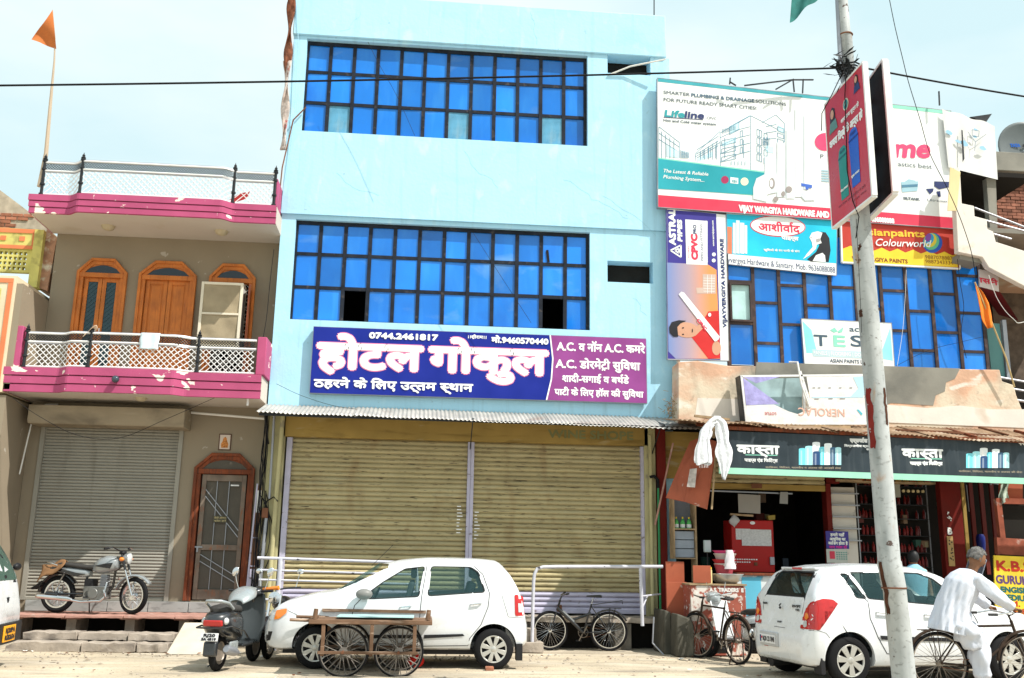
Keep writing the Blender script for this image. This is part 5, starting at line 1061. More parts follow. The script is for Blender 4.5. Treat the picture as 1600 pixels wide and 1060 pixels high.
# narrow shelf with green bottles
ns = thing('bottle_shelf', 'narrow wooden shelf unit with pale panels beside the dark shop opening', 'shelf', (4.85,-.3,1.6))
for a in ((4.62,4.64,1.6,2.75),(5.02,5.05,1.2,2.75)): box1('upright', M['driftwood'], ns, a[0], a[1], -.42, -.1, a[2], a[3])
box1('shelf', M['driftwood'], ns, 4.642, 5.018, -.42, -.1, 2.12, 2.145); box1('shelf', M['driftwood'], ns, 4.642, 5.018, -.42, -.1, 1.60, 1.62); box1('back', mat('pale_blue_panel', (.22,.25,.30), .7, var=.15, scale=3), ns, 4.642, 5.018, -.12, -.1, 1.62, 2.74)
for i in range(3): box1('panel_board', mat('pale_slat', (.32,.36,.42), .7), ns, 4.65, 5.01, -.36, -.34, 1.63+i*.16, 1.775+i*.16)
for i, x in enumerate((4.70,4.82,4.94)):
    b = thing('green_bottle', ['leftmost','middle','rightmost'][i]+' of the three green and white bottles on the narrow shelf', 'bottle', (x,-.3,2.146), group='green bottles on the narrow shelf')
    MB().lathe((x,-.3,2.147), [(0,0),(.045,0),(.045,.11),(.03,.15),(.014,.16),(.014,.18),(0,.18)], n=12).build('body', F_('green_plastic', (.10,.45,.12)), b, smooth=True); MB().lathe((x,-.3,2.165), [(.0462,0),(.0462,.06)], n=12).build('label', wht, b); MB().lathe((x,-.3,2.327), [(.017,0),(.017,.03),(0,.03)], n=10).build('cap', yel, b)
# basin with pots on the counter
bs = thing('steel_basin', 'wide shallow steel basin on the flaked red counter', 'basin', (5.33,-1.2,1.19))
MB().lathe((5.33,-1.2,1.192), [(0,0),(.16,0),(.24,.06),(.28,.15),(.30,.155),(.30,.165),(.275,.16),(.22,.07),(.15,.02),(0,.02)], n=28).build('bowl', mat('dull_steel', (.55,.55,.54), .35, metal=.7, var=.1), bs, smooth=True)
for k, (z, r0, h, c, lab) in enumerate(((1.36,.17,.16,(.40,.06,.08),'dark red plastic bowl lying in the steel basin'),(1.44,.19,.09,(.55,.5,.48),'white plastic tub in the stack above the steel basin'),(1.53,.20,.07,(.45,.03,.04),'red plastic tub in the stack above the steel basin'),(1.60,.19,.10,(.5,.46,.43),'cream tub near the top of the stack in the basin'),(1.70,.19,.05,(.65,.06,.20),'pink lid topmost on the stack of tubs in the basin'))):
    tag(MB().lathe((5.30+.015*(k%2),-1.2,z), [(0,0),(r0*.8,0),(r0*.9,h*.5),(r0,h*.85),(r0*1.03,h*.9),(r0*1.03,h),(0,h)], n=22).build('plastic_tub', F_('tub_plastic', c, ), smooth=True), lab, 'tub')
def pbg(u, v): a = u*2*PI; r = (.08+.06*v)*(1+.15*math.sin(5*a+v*9)); return (5.33+r*math.cos(a)*.7, -1.42+r*.3*math.sin(a), 1.76-.32*v)
tag(MB().grid(pbg, 16, 10).build('plastic_bag', mat('white_film', (.7,.65,.68), .3), smooth=True), 'white plastic bag draped over the stacked tubs', 'bag')
jg = thing('yellow_jug', 'small cream yellow can standing left of the steel basin', 'can', (4.98,-1.3,1.19))
MB().lathe((4.98,-1.32,1.191), [(0,0),(.06,0),(.06,.22),(.05,.24),(0,.24)], n=14).build('body', F_('cream_plastic', (.62,.50,.25)), jg, smooth=True); MB().lathe((4.98,-1.32,1.433), [(.055,0),(.055,.03),(0,.03)], n=14).build('lid', yel, jg)
gl = thing('glass_jar_stand', 'small clear glass jar on a thin stand behind the basin', 'jar', (5.1,-.9,1.2))  # clear jar on a thin stand, no lamp in it
box1('jar', mat('clear_plastic_jar', (.35,.42,.42), .2), gl, 5.03, 5.15, -.95, -.87, 1.72, 1.93, bevel=.01); MB().cyl((5.09,-.91,1.375),(5.09,-.91,1.72),.01).build('stand', M['blackmetal'], gl)
# hanging brown-red board and white cloth
hb3 = thing('hanging_red_board', 'tilted brown-red two leaf board hanging under the tin roof with a peeled white patch', 'board', (5.1,-1.2,3.2))
def pp_(x, y, Y): return at(x, y, Y)
def slabq(P, d, m, nm, par):
    P = [Vector(p) for p in P]; nrm = (P[1]-P[0]).cross(P[2]-P[0]).normalized()*d; return MB().add([p for p in P]+[p+nrm for p in P], [(0,1,2,3),(7,6,5,4),(0,4,5,1),(1,5,6,2),(2,6,7,3),(3,7,4,0)]).build(nm, m, par)
slabq([pp_(1096,683,-1.0), pp_(1120,690,-1.3), pp_(1104,796,-1.35), pp_(1069,784,-1.2)], .02, M['brickred'], 'right_leaf', hb3)
slabq([pp_(1078,690,-.8), pp_(1096,683,-.99), pp_(1069,784,-1.19), pp_(1040,778,-.95)], .02, M['brickred'], 'left_leaf', hb3)
A_ = [pp_(x, y, Y) for x, y, Y in ((1078,733,-1.26),(1089,732,-1.32),(1086,762,-1.34),(1073,761,-1.28))]; MB().quad(*A_).build('peeled_patch', mat('peeled_paper', (.5,.45,.42), .8, var=.3, scale=12), hb3)
MB().bar(pp_(1119,700,-1.36), pp_(1112,796,-1.36), .03, .02).build('edge_strip', M['driftwood'], hb3)
wc = thing('white_shawl', 'long white cotton shawl draped over the roof corner with two hanging ends', 'shawl', (5.2,-1.9,4))
path = [(1098,725),(1098,705),(1100,684),(1106,668),(1113,659),(1121,655),(1127,661),(1129,675),(1131,695),(1133,718),(1131,748)]
wid = [11,11.5,9.5,7,6,6.5,7.5,10,11,11,2.5]
def sh(u, v):
    t = v*(len(path)-1); i = min(int(t), len(path)-2); f = t-i; x = path[i][0]*(1-f)+path[i+1][0]*f; y = path[i][1]*(1-f)+path[i+1][1]*f; w = wid[i]*(1-f)+wid[i+1]*f
    dx = path[i+1][0]-path[i][0]; dy = path[i+1][1]-path[i][1]; L = math.hypot(dx, dy); a = u*2*PI; fold = 1+.16*math.sin(3*a+.4+v*2)+.11*math.sin(7*a+2+v*5)+.05*math.sin(v*23)
    jag = 1+.10*math.sin(v*31)+.07*math.sin(v*53+1); px = x+(-dy/L)*w*math.cos(a)*fold*jag; py = y+(dx/L)*w*math.cos(a)*fold*jag+(2.5*math.sin(a*2) if v > .9 or v < .1 else 0)
    p = at(px, py, -1.9+.03*math.sin(a)*fold+.014*math.sin(6*a+v*6)); return tuple(p)
MB().grid(sh, 30, 50).build('fabric', mat('creased_cotton', (.70,.71,.74), .9, var=.06, scale=6, bump=.6, bscale=14, bdist=.03), wc, smooth=True, ang=80)
mb = MB(); 
for i in range(6): mb.bar(at(1093+i*2.4,722,-1.9), at(1093+i*2.6,731,-1.9), .006)
mb.build('fringe', M['cloth'], wc)
tag(MB().tube([at(1112,683,-1.7), at(1120,672,-1.75), at(1126,668,-1.8)], [.05,.07,.04], 10).build('rafter_end', M['driftwood'], smooth=True), 'broken pale timber end poking out under the white shawl', 'timber')
# notice, calendar
nt_ = thing('blue_notice', 'small navy notice with white and magenta hindi lines on the white column', 'notice', (8.0,-.2,2))
NX0 = at(1290,830,-.2); NX1 = at(1327,858,-.2)
box1('sheet', nv, nt_, NX0.x, NX1.x, -.2, -.19, NX1.z, NX0.z); W_ = NX1.x-NX0.x
letters(nt_, wht, [("हमारे यहाँ", NX0.x+.09, NX1.x-.09, NX0.z-.09, .05, -.203, dict(bold=.004)), ("आधुिनक का", NX0.x+.07, NX1.x-.07, NX0.z-.17, .05, -.203, dict(bold=.004)), ("का~िडग होता है", NX0.x+.04, NX1.x-.03, NX0.z-.245, .05, -.203, dict(bold=.004))]); letters(nt_, F_('magenta_print', (.6,.03,.3)), [("जय ~माता दी", NX0.x+.05, NX1.x-.05, NX0.z-.315, .045, -.203, dict(bold=.003))])
cl = thing('wall_calendar', 'pale calendar sheet with red block below the navy notice', 'calendar', (8.0,-.2,1.6))
A = at(1291,858,-.19); B = at(1325,880,-.19); box1('sheet', F_('calendar_paper', (.5,.52,.48)), cl, A.x, B.x, -.19, -.18, B.z, A.z); box1('red_block', red, cl, A.x+.06, A.x+.16, -.194, -.191, A.z-.18, A.z-.04)
mb = MB()
for i in range(5):
    for k in range(4): mb.box(A.x+.19+i*.045, A.x+.215+i*.045, -.1935, -.191, A.z-.07-k*.04, A.z-.05-k*.04)
o = mb.build('grid_print', F_('calendar_teal', (.05,.25,.22)), cl); o['kind'] = 'stuff'
# shelves of red bottles right of the pole
rs = thing('merchandise_rack', 'dark rack of thin metal shelves filled with rows of small red bottles', 'rack', (9.2,.5,1))
zsx = [at(1440, y, .5).z for y in (762,790,812,838,864,886)]
for z in zsx: box1('shelf', M['blackmetal'], rs, 8.5, 9.95, .35, .62, z-.012, z)
for x in (8.5,9.2,9.94): MB().bar((x,.36,.6),(x,.36,3.7),.02).build('upright', M['greymetal'], rs)
box1('back', M['darkwall'], rs, 8.45, 9.97, .63, .66, .5, 3.7)
bm2 = MB().lathe((0,0,0), [(0,0),(.028,0),(.03,.02),(.03,.14),(.012,.17),(.012,.20),(0,.20)], n=10).mesh('red_bottle', mat('red_bottle_plastic', (.14,.012,.010), .3, var=.2, bump=0, rand=.4), True)
for j, z in enumerate(zsx):
    for k in range(17):
        if random.random() < .12: continue
        o = bpy.data.objects.new('red_bottle', bm2); COL.objects.link(o); o.location = (8.56+k*.082+random.uniform(-.01,.01), .45+random.uniform(-.04,.06), z+.001); s = random.uniform(.7,1.15) if j else .8; o.scale = (1,1,min(s, .95)); tag(o, 'small red bottle standing in a row on the dark shop rack', 'bottle', 'red bottles on the dark rack')
for k in range(6): tag(MB().prism(disc((9.36+k*.1, zsx[0]-.09), .03, 14), .33, .36).build('cream_roll', F_('cream_tape', (.55,.45,.25))), 'cream tape roll hanging in a row under the top rack shelf', 'tape roll', 'cream tape rolls under the top shelf')
box1('white_carton', F_('dull_carton', (.30,.30,.26)), None, 9.0, 9.35, .25, .34, zsx[0]-.22, zsx[0]+.03); tag(bpy.data.objects['white_carton'], 'pale square carton sheet at the top left of the bottle rack', 'carton')
ow = thing('orange_packet_row', 'row of orange and red packets on the topmost shelf under the slate sign', 'packets', (9,.2,3.4))
for k in range(10): box1('packet', F_('packet_print', random.choice([(.5,.12,.02),(.45,.04,.02),(.5,.28,.04)])), ow, 8.45+k*.15, 8.57+k*.15, .12, .2, 3.14, 3.36)
box1('plank', M['driftwood'], ow, 8.4, 9.98, .05, .25, 3.10, 3.135)
for k, (x, c) in enumerate(((7.98,(.25,.03,.02)),(8.1,(.22,.05,.04)),(8.22,(.28,.03,.02)),(8.34,(.20,.04,.03)))): tag(MB().lathe((x,.0,3.145), [(0,0),(.05,0),(.05,.2),(.03,.22),(0,.22)], n=12).build('tin_can', F_('can_red', c), smooth=True), 'dark red tin in the short row right under the slate sign', 'tin', 'dark red tins under the slate sign')
box1('tin_shelf', M['driftwood'], sf, 7.9, 8.42, -.1, .15, 3.10, 3.14)
# pictures on the red post
for nm, (x0,y0,x1,y1) in (('white scribble sketch on the dark red post, upper one',(1477,801,1488,813)),('white letter shaped mark on the dark red post, lower one',(1480,825,1487,835))):
    a = at(x0,y0,-.06); b = at(x1,y1,-.06); o = MB(); 
    if 'letter' in nm: text(o, "B", a.x, b.x, b.z, a.z-b.z, -.064, bold=.01)
    else:
        for i in range(7): p = Vector((random.uniform(a.x,b.x), -.064-i*.0004, random.uniform(b.z,a.z))); o.bar(p, p+Vector((random.uniform(-.08,.08),0,random.uniform(-.06,.06))), .018, .004, up=(0,1,0))
    tag(o.build('painted_mark', wht), nm, 'mark')
a = at(1479,838,-.06); b = at(1492,885,-.06); yb_ = thing('perforated_board', 'tan board with dark spots at the bottom of the red post', 'board', (a.x,-.07,1.5)); box1('board', F_('tan_board', (.42,.28,.12)), yb_, a.x, b.x, -.075, -.055, b.z, a.z); mb = MB()
for i in range(12): mb.prism(disc((random.uniform(a.x+.03,b.x-.03), random.uniform(b.z+.1,a.z-.05)), .014, 8), -.078-i*.0003, -.0755)
o = mb.build('spots', black, yb_); o['kind'] = 'stuff'
tag(MB().lathe((at(1532,842,.3).x,.3,at(1532,862,.3).z), [(0,0),(.07,.02),(.085,.15),(.085,.27),(.06,.33),(0,.34)], n=18).build('blue_drum', F_('blue_drum_plastic', (.008,.015,.14)), smooth=True), 'dark blue plastic drum in the unlit shop at right', 'drum')
for k in range(4): box1('hanging_pipe', F_('hung_red_pipe', (.14,.02,.015)), sf, 10.7+k*.22, 10.78+k*.22, .5, .55, 1.4+.2*(k%2), 3.6)
mb = MB(); mb.bar(at(1510,758,.2), at(1514,800,.2), .015); mb.bar(at(1535,752,.2), at(1562,757,.2), .03); mb.bar(at(1548,748,.2), at(1548,758,.2), .02); mb.bar(at(1592,752,.2), at(1595,775,.2), .03); mb.build('hanging_rods', M['greymetal'], sf)
# wooden window frame at right and yellow school board
wfr = thing('old_window_frame', 'flaking red wooden window frame above the yellow hand painted board', 'window', (11,-.6,2))
mb = MB(); q = lambda x, y: at(x, y, -.7)
for a, b, w in (((1558,780),(1567,858),.11),((1556,853),(1640,858),.30),((1555,783),(1640,785),.10)): mb.bar(q(*a), q(*b), .10, w if abs(a[1]-b[1]) < 20 else .10, up=(0,0,1) if abs(a[1]-b[1]) < 20 else (1,0,0))
mb.build('frame', mat('flaked_rust_wood', (.27,.08,.05), .8, var=.3, scale=5, bump=.4, layers=[((.5,.42,.38), .6, .7, 4, (1,1,1), .8)]), wfr); MB().prism([(q(1566,790).x,q(1566,790).z),(q(1640,790).x,q(1566,790).z),(q(1640,790).x,q(1566,850).z),(q(1566,850).x,q(1566,850).z)], -.62, -.60).build('opening', M['dark'], wfr)
MB().prism([(q(1563,740).x,q(1563,740).z),(q(1600,742).x,q(1600,742).z),(q(1600,782).x,q(1600,782).z),(q(1563,782).x,q(1563,782).z)], -.66, -.64).build('upper_panel', M['brickred'], wfr)
def rag(u, v): p = at(1562+u*14+2*math.sin(v*7), 752+v*38-u*10, -.75-.04*math.sin(u*8+v*5)); return tuple(p)
MB().grid(rag, 8, 12).build('teal_rag', mat('teal_cream_rag', (.35,.42,.36), .9, var=.5, scale=6), wfr, smooth=True)
kb = thing('yellow_school_board', 'yellow hand painted school board with red and blue capitals at the right edge', 'signboard', (11,-1,1.3))
YB2 = -.95; board(kb, [(1553,868),(1640,872),(1640,985),(1556,968)], YB2, mat('hand_painted_yellow', (.72,.52,.05), .6, var=.15, scale=4, bump=.1, layers=[((.5,.35,.05), .6, .72, 5, (1,1,1), .5)]), .03)
plet(kb, F_('sign_paint_red', (.45,.03,.015)), [("K.B.S.", (1556.5,891), (1616,894), 14.5, dict(bold=.022)), ("M.", (1579,947), (1594,948), 7.5, dict(bold=.010)), ("16-18 ND", (1577,958), (1622,961), 7, dict(bold=.010))], YB2-.003)
plet(kb, F_('sign_paint_violet', (.10,.05,.16)), [("GURUKUL", (1556.5,911), (1624,915), 12, dict(bold=.014))], YB2-.003); plet(kb, F_('sign_paint_green', (.01,.12,.12)), [("ENGISH", (1563.5,925), (1607,927.5), 8, dict(bold=.014)), ("MEDIUM", (1564.5,937), (1611,940), 8, dict(bold=.014))], YB2-.003)
# ================================================================ terrace at right
tc = thing('projecting_balcony', 'weathered cream balcony projecting at the right edge with stepped parapet and iron bars', 'balcony', (12,-.5,7.5))
q6 = lambda x, y, Y=-.6: (lambda p: (p.x, p.z))(at(x, y, Y))
MB().prism([q6(1490,262),(q6(1500,262)), q6(1503,318), q6(1522,322), q6(1523,338), q6(1542,343), q6(1543,358), q6(1552,362), q6(1556,378), q6(1600,392), q6(1660,410), q6(1660,470), q6(1600,447), q6(1545,418), q6(1535,402), q6(1497,394)], -.6, -.45).build('parapet', M['whitewash'], tc, bevel=.012)
z0 = at(1540,408,-.6).z; 
MB().prism([(11.30,-.449),(14,-.449),(14,3),(11.30,3)], z0+.0, z0+.15, 'z').build('slab', M['peel'], tc)
MB().prism([q6(1500,396,-.5),q6(1534,402,-.5),q6(1534,412,-.5),q6(1500,405,-.5)], -.5, -.1).build('beam', M['cement'], tc)
mb = MB()
for a, b in (((1522,325),(1660,378)),((1540,345),(1640,372)),((1552,366),(1580,374))): mb.tube([at(*a,-.3), at(*b,-.3)], .022, 8)
mb.build('iron_bar', M['greymetal'], tc, smooth=True)
MB().prism([q6(1541,275,.0),q6(1556,278,.0),q6(1560,400,.0),q6(1550,396,.0)], .0, .15).build('pillar', M['cement'], tc)
box1('dark_room', M['dark'], tc, 10.5, 12.6, 1.3, 1.4, 7.9, 10.6); box1('room_ceiling', M['dark'], tc, 10.4, 12.6, -.1, 1.3, 9.55, 9.65)
MB().prism([q6(1480,330),q6(1494,330),q6(1500,270),q6(1484,262)], -.62, -.605).build('yellow_patch', F_('cream_yellow_paint', (.66,.55,.30)), tc)
mb = MB()
for a, b in (((1562,590),(1640,604)),((1570,606),(1640,618)),((1580,624),(1640,634))): mb.tube([at(*a,-.3), at(*b,-.3)], .025, 8)
lb = thing('lower_terrace_bars', 'rusty horizontal iron bars beside the stepped plaster ledge at the right edge', 'railing', (12,-.3,4.8)); mb.build('iron_bar', M['greymetal'], lb, smooth=True)
box1('room_wall', M['cement'], tc, 11.35, 14, 2.4, 2.5, 4.3, 7.6); 
ds = thing('teal_door_leaf', 'teal painted door leaf beside the blue glass front at right', 'door', (11.7,.2,4.6))
MB().prism([q6(1541,505,.1),q6(1562,506,.1),q6(1572,600,.1),q6(1551,596,.1)], .1, .15).build('leaf', F_('teal_door_paint', (.10,.24,.24)), ds); MB().prism([q6(1566,500,.05),q6(1572,500,.05),q6(1582,605,.05),q6(1575,605,.05)], .05, .12).build('jamb', M['greymetal'], ds)
rd = thing('red_name_board', 'small white board with red hindi letters under the projecting balcony', 'signboard', (11.6,-.2,7.2))
board(rd, [(1530,421),(1560,427),(1561,456),(1531,448)], -.25, F_('pale_board', (.6,.55,.55)), .04); plet(rd, red, [("ास~नी", (1531,441), (1558,446), 8.5, dict(bold=.008))], -.255)
mb = MB(); mb.add([at(1531,449,-.24), at(1563,457,-.24), at(1592,502,.9), at(1560,492,.9), at(1534,455,-.2), at(1563,463,-.2)], [(0,1,2,3)]); mb.build('maroon_canopy', F_('maroon_sheet', (.14,.015,.02)), rd)
# orange flag on bamboo
fg = thing('orange_flag', 'bright orange pennant on a thin bamboo in front of the blue glass at right', 'flag', (11.9,-.9,4.6))
MB().tube([at(1585,605,-.75), at(1572,560,-.8), at(1548,500,-.85), at(1523,441,-.9)], .016, 8).build('bamboo', F_('bamboo', (.45,.33,.15)), fg, smooth=True)
fl = [(1523,443),(1531,452),(1541,468),(1546,485),(1549,496),(1551,512),(1541,508),(1533,498),(1530,480),(1527,462)]
def of_(u, v):
    t = v; L = [(1523,443),(1527,462),(1531,482),(1534,500),(1543,514)]; Rr = [(1524,444),(1537,458),(1545,474),(1549,492),(1551,512)]
    i = min(3, int(t*4)); f = t*4-i; l = [L[i][k]*(1-f)+L[i+1][k]*f for k in (0,1)]; r = [Rr[i][k]*(1-f)+Rr[i+1][k]*f for k in (0,1)]
    return tuple(at(l[0]+(r[0]-l[0])*u, l[1]+(r[1]-l[1])*u, -.88-.03*math.sin(u*7+v*3)))
MB().grid(of_, 8, 14).build('cloth', mat('orange_cloth', (.75,.20,.03), .8, var=.1, bump=.2), fg, smooth=True, solid=.004)
# brick wall and dish
bw = thing('brick_wall', 'dark red brick wall under a concrete beam at the top right', 'wall', (13.3,1.5,8))
box1('mortar', mat('dark_mortar', (.12,.09,.07), .95, var=.3, scale=6, bump=.5), bw, 12.45, 15.5, 1.53, 1.9, 4.0, 10.32)
bms = MB().box(0,.21,0,.06,0,.062).mesh('brick', mat('sooty_red_brick', (.22,.095,.065), .9, var=.3, scale=8, bump=.6, bscale=50, rand=.45))
for r_ in range(34):
    for k in range(8):
        piece('brick', bms, bw, (12.46+k*.226+(r_%2)*.113, 1.50+random.uniform(-.008,.012), 7.75+r_*.076), rot=(0,0,random.uniform(-.02,.02)))
box1('beam', M['cement'], bw, 12.35, 15.5, 1.3, 2, 10.33, 10.80, bevel=.02)
dt = thing('satellite_dish', 'grey satellite dish with blue and dark lettering on the roof at the right edge', 'dish', (13.9,2.35,10.8))
dc = at(1598,232,2.35); DM = Matrix.Translation(dc) @ Matrix.Rotation(R(-6), 4, 'Z')
mb = MB(DM); prof = [(.64*i/10, -.10+.12*(i/10)**2 if 0 else .10*(i/10)**2-.10) for i in range(11)]
mb.lathe((0,0,0), [(r_, -h-.1) for r_, h in prof], 'y', 36); mb.build('reflector', mat('grey_dish_paint', (.13,.15,.155), .5, var=.08, bump=0), dt, smooth=True, solid=.01)
mb = MB(DM); text(mb, "TATA", -.31, -.08, .02, .075, -.035, bold=.010); mb.build('lettering', F_('dish_blue_print', (.01,.10,.42)), dt); mb = MB(DM); text(mb, "sky", -.03, .20, .02, .085, -.045, bold=.010, shear=.2); mb.build('lettering', black, dt)
mb = MB(DM); mb.cyl((0,-.02,-.42),(0,-.06,-.12),.028); mb.cyl((0,-.06,-.12),(0,-.07,-.08),.045); mb.cyl((0,.12,-.1),(0,.12,-.75),.03); mb.build('feed_arm', mat('galvanised', (.5,.5,.5), .4, metal=.6), dt, smooth=True)
# torn white banner
bn = thing('torn_white_banner', 'torn white banner with faded blue print stretched beside the big billboard', 'banner', (11.1,-.3,10))
def bf(u, v):
    T0, T1, B0, B1 = (1472,170), (1554,196), (1482,262), (1559,281); x = (T0[0]*(1-u)+T1[0]*u)*(1-v)+(B0[0]*(1-u)+B1[0]*u)*v; y = (T0[1]*(1-u)+T1[1]*u)*(1-v)+(B0[1]*(1-u)+B1[1]*u)*v
    return tuple(at(x, y+1.5*math.sin(u*14)*(1-v), -.3-.02*math.sin(u*5+v*3)-.006*math.sin(u*19)))
MB().grid(bf, 24, 14).build('sheet', mat('banner_flex', (.66,.66,.65), .5, var=.06, scale=3, bump=.1, bscale=8, bdist=.01), bn, smooth=True)
rnd = random.Random(9)
def blob(cx, cy, r, n=9): return [(cx+r*rnd.uniform(.6,1.1)*math.cos(2*PI*i/n), cy+.6*r*rnd.uniform(.6,1.1)*math.sin(2*PI*i/n)+.3*r*math.cos(2*PI*i/n)) for i in range(n)]
psh(bn, F_('faded_banner_blue', (.28,.50,.66)), [blob(1483,207,7), blob(1506,224,8), blob(1497,221,5), blob(1523,214,4), blob(1536,232,6), blob(1524,203,4)], -.35); psh(bn, M['blackmetal'], [[(1502,203),(1504,204),(1507,248),(1504,254)]], -.36, 'slit')
lines(bn, F_('banner_line_grey', (.2,.25,.3)), [[(1512,206),(1524,222),(1541,210)],[(1524,222),(1523,236)],[(1519,203),(1530,205),(1529,214),(1519,212),(1519,203)]], -.357, .012)
tag(MB().prism([q6(1516,183,.1),q6(1550,178,.1),q6(1541,191,.1)], .1, .5).build('tin_scrap', M['blackmetal']), 'dark corrugated scrap poking above the torn white banner', 'tin scrap')
# ================================================================ street pole with twin boards
pl = thing('street_pole', 'tall peeling silver-white steel street pole leaning slightly in the foreground', 'pole', (4.93,-8.15,0))
M['polepaint'] = mat('peeling_silver_paint', (.40,.42,.42), .6, metal=.05, var=.12, scale=4, bump=.35, bscale=30, bdist=.006, layers=[((.22,.24,.24), .50, .70, 3, (2,2,.35), .8), ((.20,.03,.02), .66, .67, 1.2, (2,2,.8), .95), ((.07,.04,.03), .665, .685, 7, (1,1,1.3), .9), ((.16,.16,.15), .58, .70, 16, (1,1,1.5), .55), ((.36,.20,.10), .64, .72, 4, (1.5,1.5,.6), .7)])
PX = [(4.955,0,.118),(4.94,.43,.118),(4.905,1.3,.115),(4.90,1.32,.121),(4.87,1.57,.121),(4.868,1.6,.113),(4.835,4.0,.110),(4.81,5.29,.110),(4.80,6.2,.10),(4.795,6.25,.078),(4.79,7.6,.068),(4.785,7.62,.072),(4.782,7.66,.072),(4.78,7.68,.064),(4.76,9.5,.055)]
MB().tube([(x,-8.15,z) for x, z, r_ in PX], [r_ for *_, r_ in PX], 28).build('shaft', M['polepaint'], pl, smooth=True, ang=50)
mb = MB()
for z in (1.32,7.64): mb.ring((4.90 if z < 2 else 4.787,-8.15,z), .12 if z < 2 else .075, .009, 'z', 24, 6)
mb.build('weld_seam', M['rust'], pl, smooth=True)
MB().tube([(4.71,-8.13,9.5),(4.72,-8.14,8.2),(4.70,-8.15,7.2),(4.72,-8.2,6.9)], .028, 8).build('side_conduit', M['greymetal'], pl, smooth=True)
# flaked red-primer patches with thickness, from the photograph
def polepatch(ang0, ang1, z0, z1, m, seed):
    r_ = random.Random(seed); mb = MB(); n = 10; k = 9
    def X(z):
        for (a, b) in zip(PX, PX[1:]):
            if a[1] <= z <= b[1]: f = (z-a[1])/(b[1]-a[1]); return a[0]+(b[0]-a[0])*f, a[2]+(b[2]-a[2])*f
        return PX[-1][0], PX[-1][2]
    e = [r_.uniform(-.35,.35) for _ in range(n+1)]; e2 = [r_.uniform(-.5,.5) for _ in range(n+1)]
    vs = []
    for i in range(n+1):
        z = z0+(z1-z0)*i/n; x, rr = X(z)
        for j in range(k+1): a = R(ang0+6*e[i]*2+(ang1-ang0+6*e2[i])*j/k); vs.append((x+(rr+.003)*math.cos(a), -8.15+(rr+.003)*math.sin(a), z+(.03*e[(i*3+j) % n] if i in (0, n) else 0)))
    mb.add(vs, [(i*(k+1)+j, i*(k+1)+j+1, (i+1)*(k+1)+j+1, (i+1)*(k+1)+j) for i in range(n) for j in range(k)]); return mb.build('primer_patch', m, pl, smooth=True)
PR = mat('red_primer', (.19,.022,.018), .6, var=.2, scale=8, bump=.3, layers=[((.5,.5,.5), .66, .68, 14, (1,1,1), .9)]); RU = mat('brown_rust', (.07,.03,.018), .85, var=.4, scale=10, bump=.5)
polepatch(-172,-136,2.76,3.40,PR,1); polepatch(-70,-50,3.0,3.4,RU,5); polepatch(-178,-152,1.06,1.58,RU,2)
polepatch(-175,-150,4.2,4.28,RU,3); polepatch(-140,-125,4.95,5.02,RU,4)
s1_ = thing('red_bin_poster_board', 'red poster board with green and blue dustbins on the left side of the street pole', 'signboard', (4.69,-8.2,6.2))
SM = Matrix(((0,1,0,4.685),(-1,0,0,-7.70),(0,0,1,0),(0,0,0,1)))
Mprint = mat('poster_red', (.48,.03,.045), .35, var=.08, scale=1.5, bump=0)
MB(SM).box(0,1.0,0,.05,5.41,6.96).build('board', Mprint, s1_); 
mb = MB(SM); mb.box(-.02,1.02,-.004,.055,5.385,5.409); mb.box(-.02,1.02,-.004,.055,6.961,6.985); mb.box(-.022,-.001,-.004,.055,5.409,6.961); mb.box(1.001,1.03,-.004,.055,5.409,6.961); mb.build('frame', M['whitemetal'], s1_)
def ssh(m, polys, y=-.002, nm='print'):
    mb = MB(SM)
    for i, p in enumerate(polys): mb.prism(p, y-i*.0004-.001, y)
    return mb.build(nm, m, s1_)
def binp(x0, x1, z0, z1, c, c2):
    w = x1-x0; ssh(F_('bin_print', c), [[(x0+.02,z0),(x1-.02,z0),(x1,z1-.12),(x1-w*.12,z1-.03),(x1-w*.3,z1),(x0+w*.3,z1),(x0+w*.12,z1-.03),(x0,z1-.12)]], -.003, 'printed_bin'); ssh(F_('bin_print_dark', c2), [[(x0+.0,z1-.13),(x1,z1-.13),(x1,z1-.11),(x0,z1-.11)],[(x0+w*.25,z1-.07),(x1-w*.25,z1-.07),(x1-w*.25,z1-.04),(x0+w*.25,z1-.04)]], -.006, 'printed_lid')
binp(.27,.50,5.62,6.25,(.02,.22,.20),(.01,.10,.12)); binp(.56,.80,5.66,6.34,(.02,.10,.50),(.01,.03,.22))
letters.M = SM
letters(s1_, wht, [("कचरा िड~ब्बे के अ~न्दर हो", .07, .93, 6.36, .085, -.004, dict(bold=.007)), ("शहर साफ सु~न्दर हो", .40, .86, 6.53, .045, -.004, dict(bold=.003)), ("गीला कचरा", .29, .48, 5.72, .025, -.009, dict(bold=.002)), ("सूखा कचरा", .58, .78, 5.78, .025, -.009, dict(bold=.002))])
letters(s1_, F_('dark_red_print', (.16,.01,.02)), [("नगर िनगम द्वारा जनिहत में जारी", .2, .88, 5.56, .028, -.004, {}), ("~स्वच्छ भारत", .55, .9, 5.50, .022, -.004, {})]); letters.M = None
ssh(F_('emblem_ring', (.6,.62,.5)), [disc((.55,6.70),.072,22)], -.003); ssh(F_('emblem_teal', (.01,.22,.24)), [disc((.55,6.70),.055,22)], -.006); ssh(F_('emblem_light', (.4,.5,.4)), [disc((.55,6.70),.025,6)], -.009)
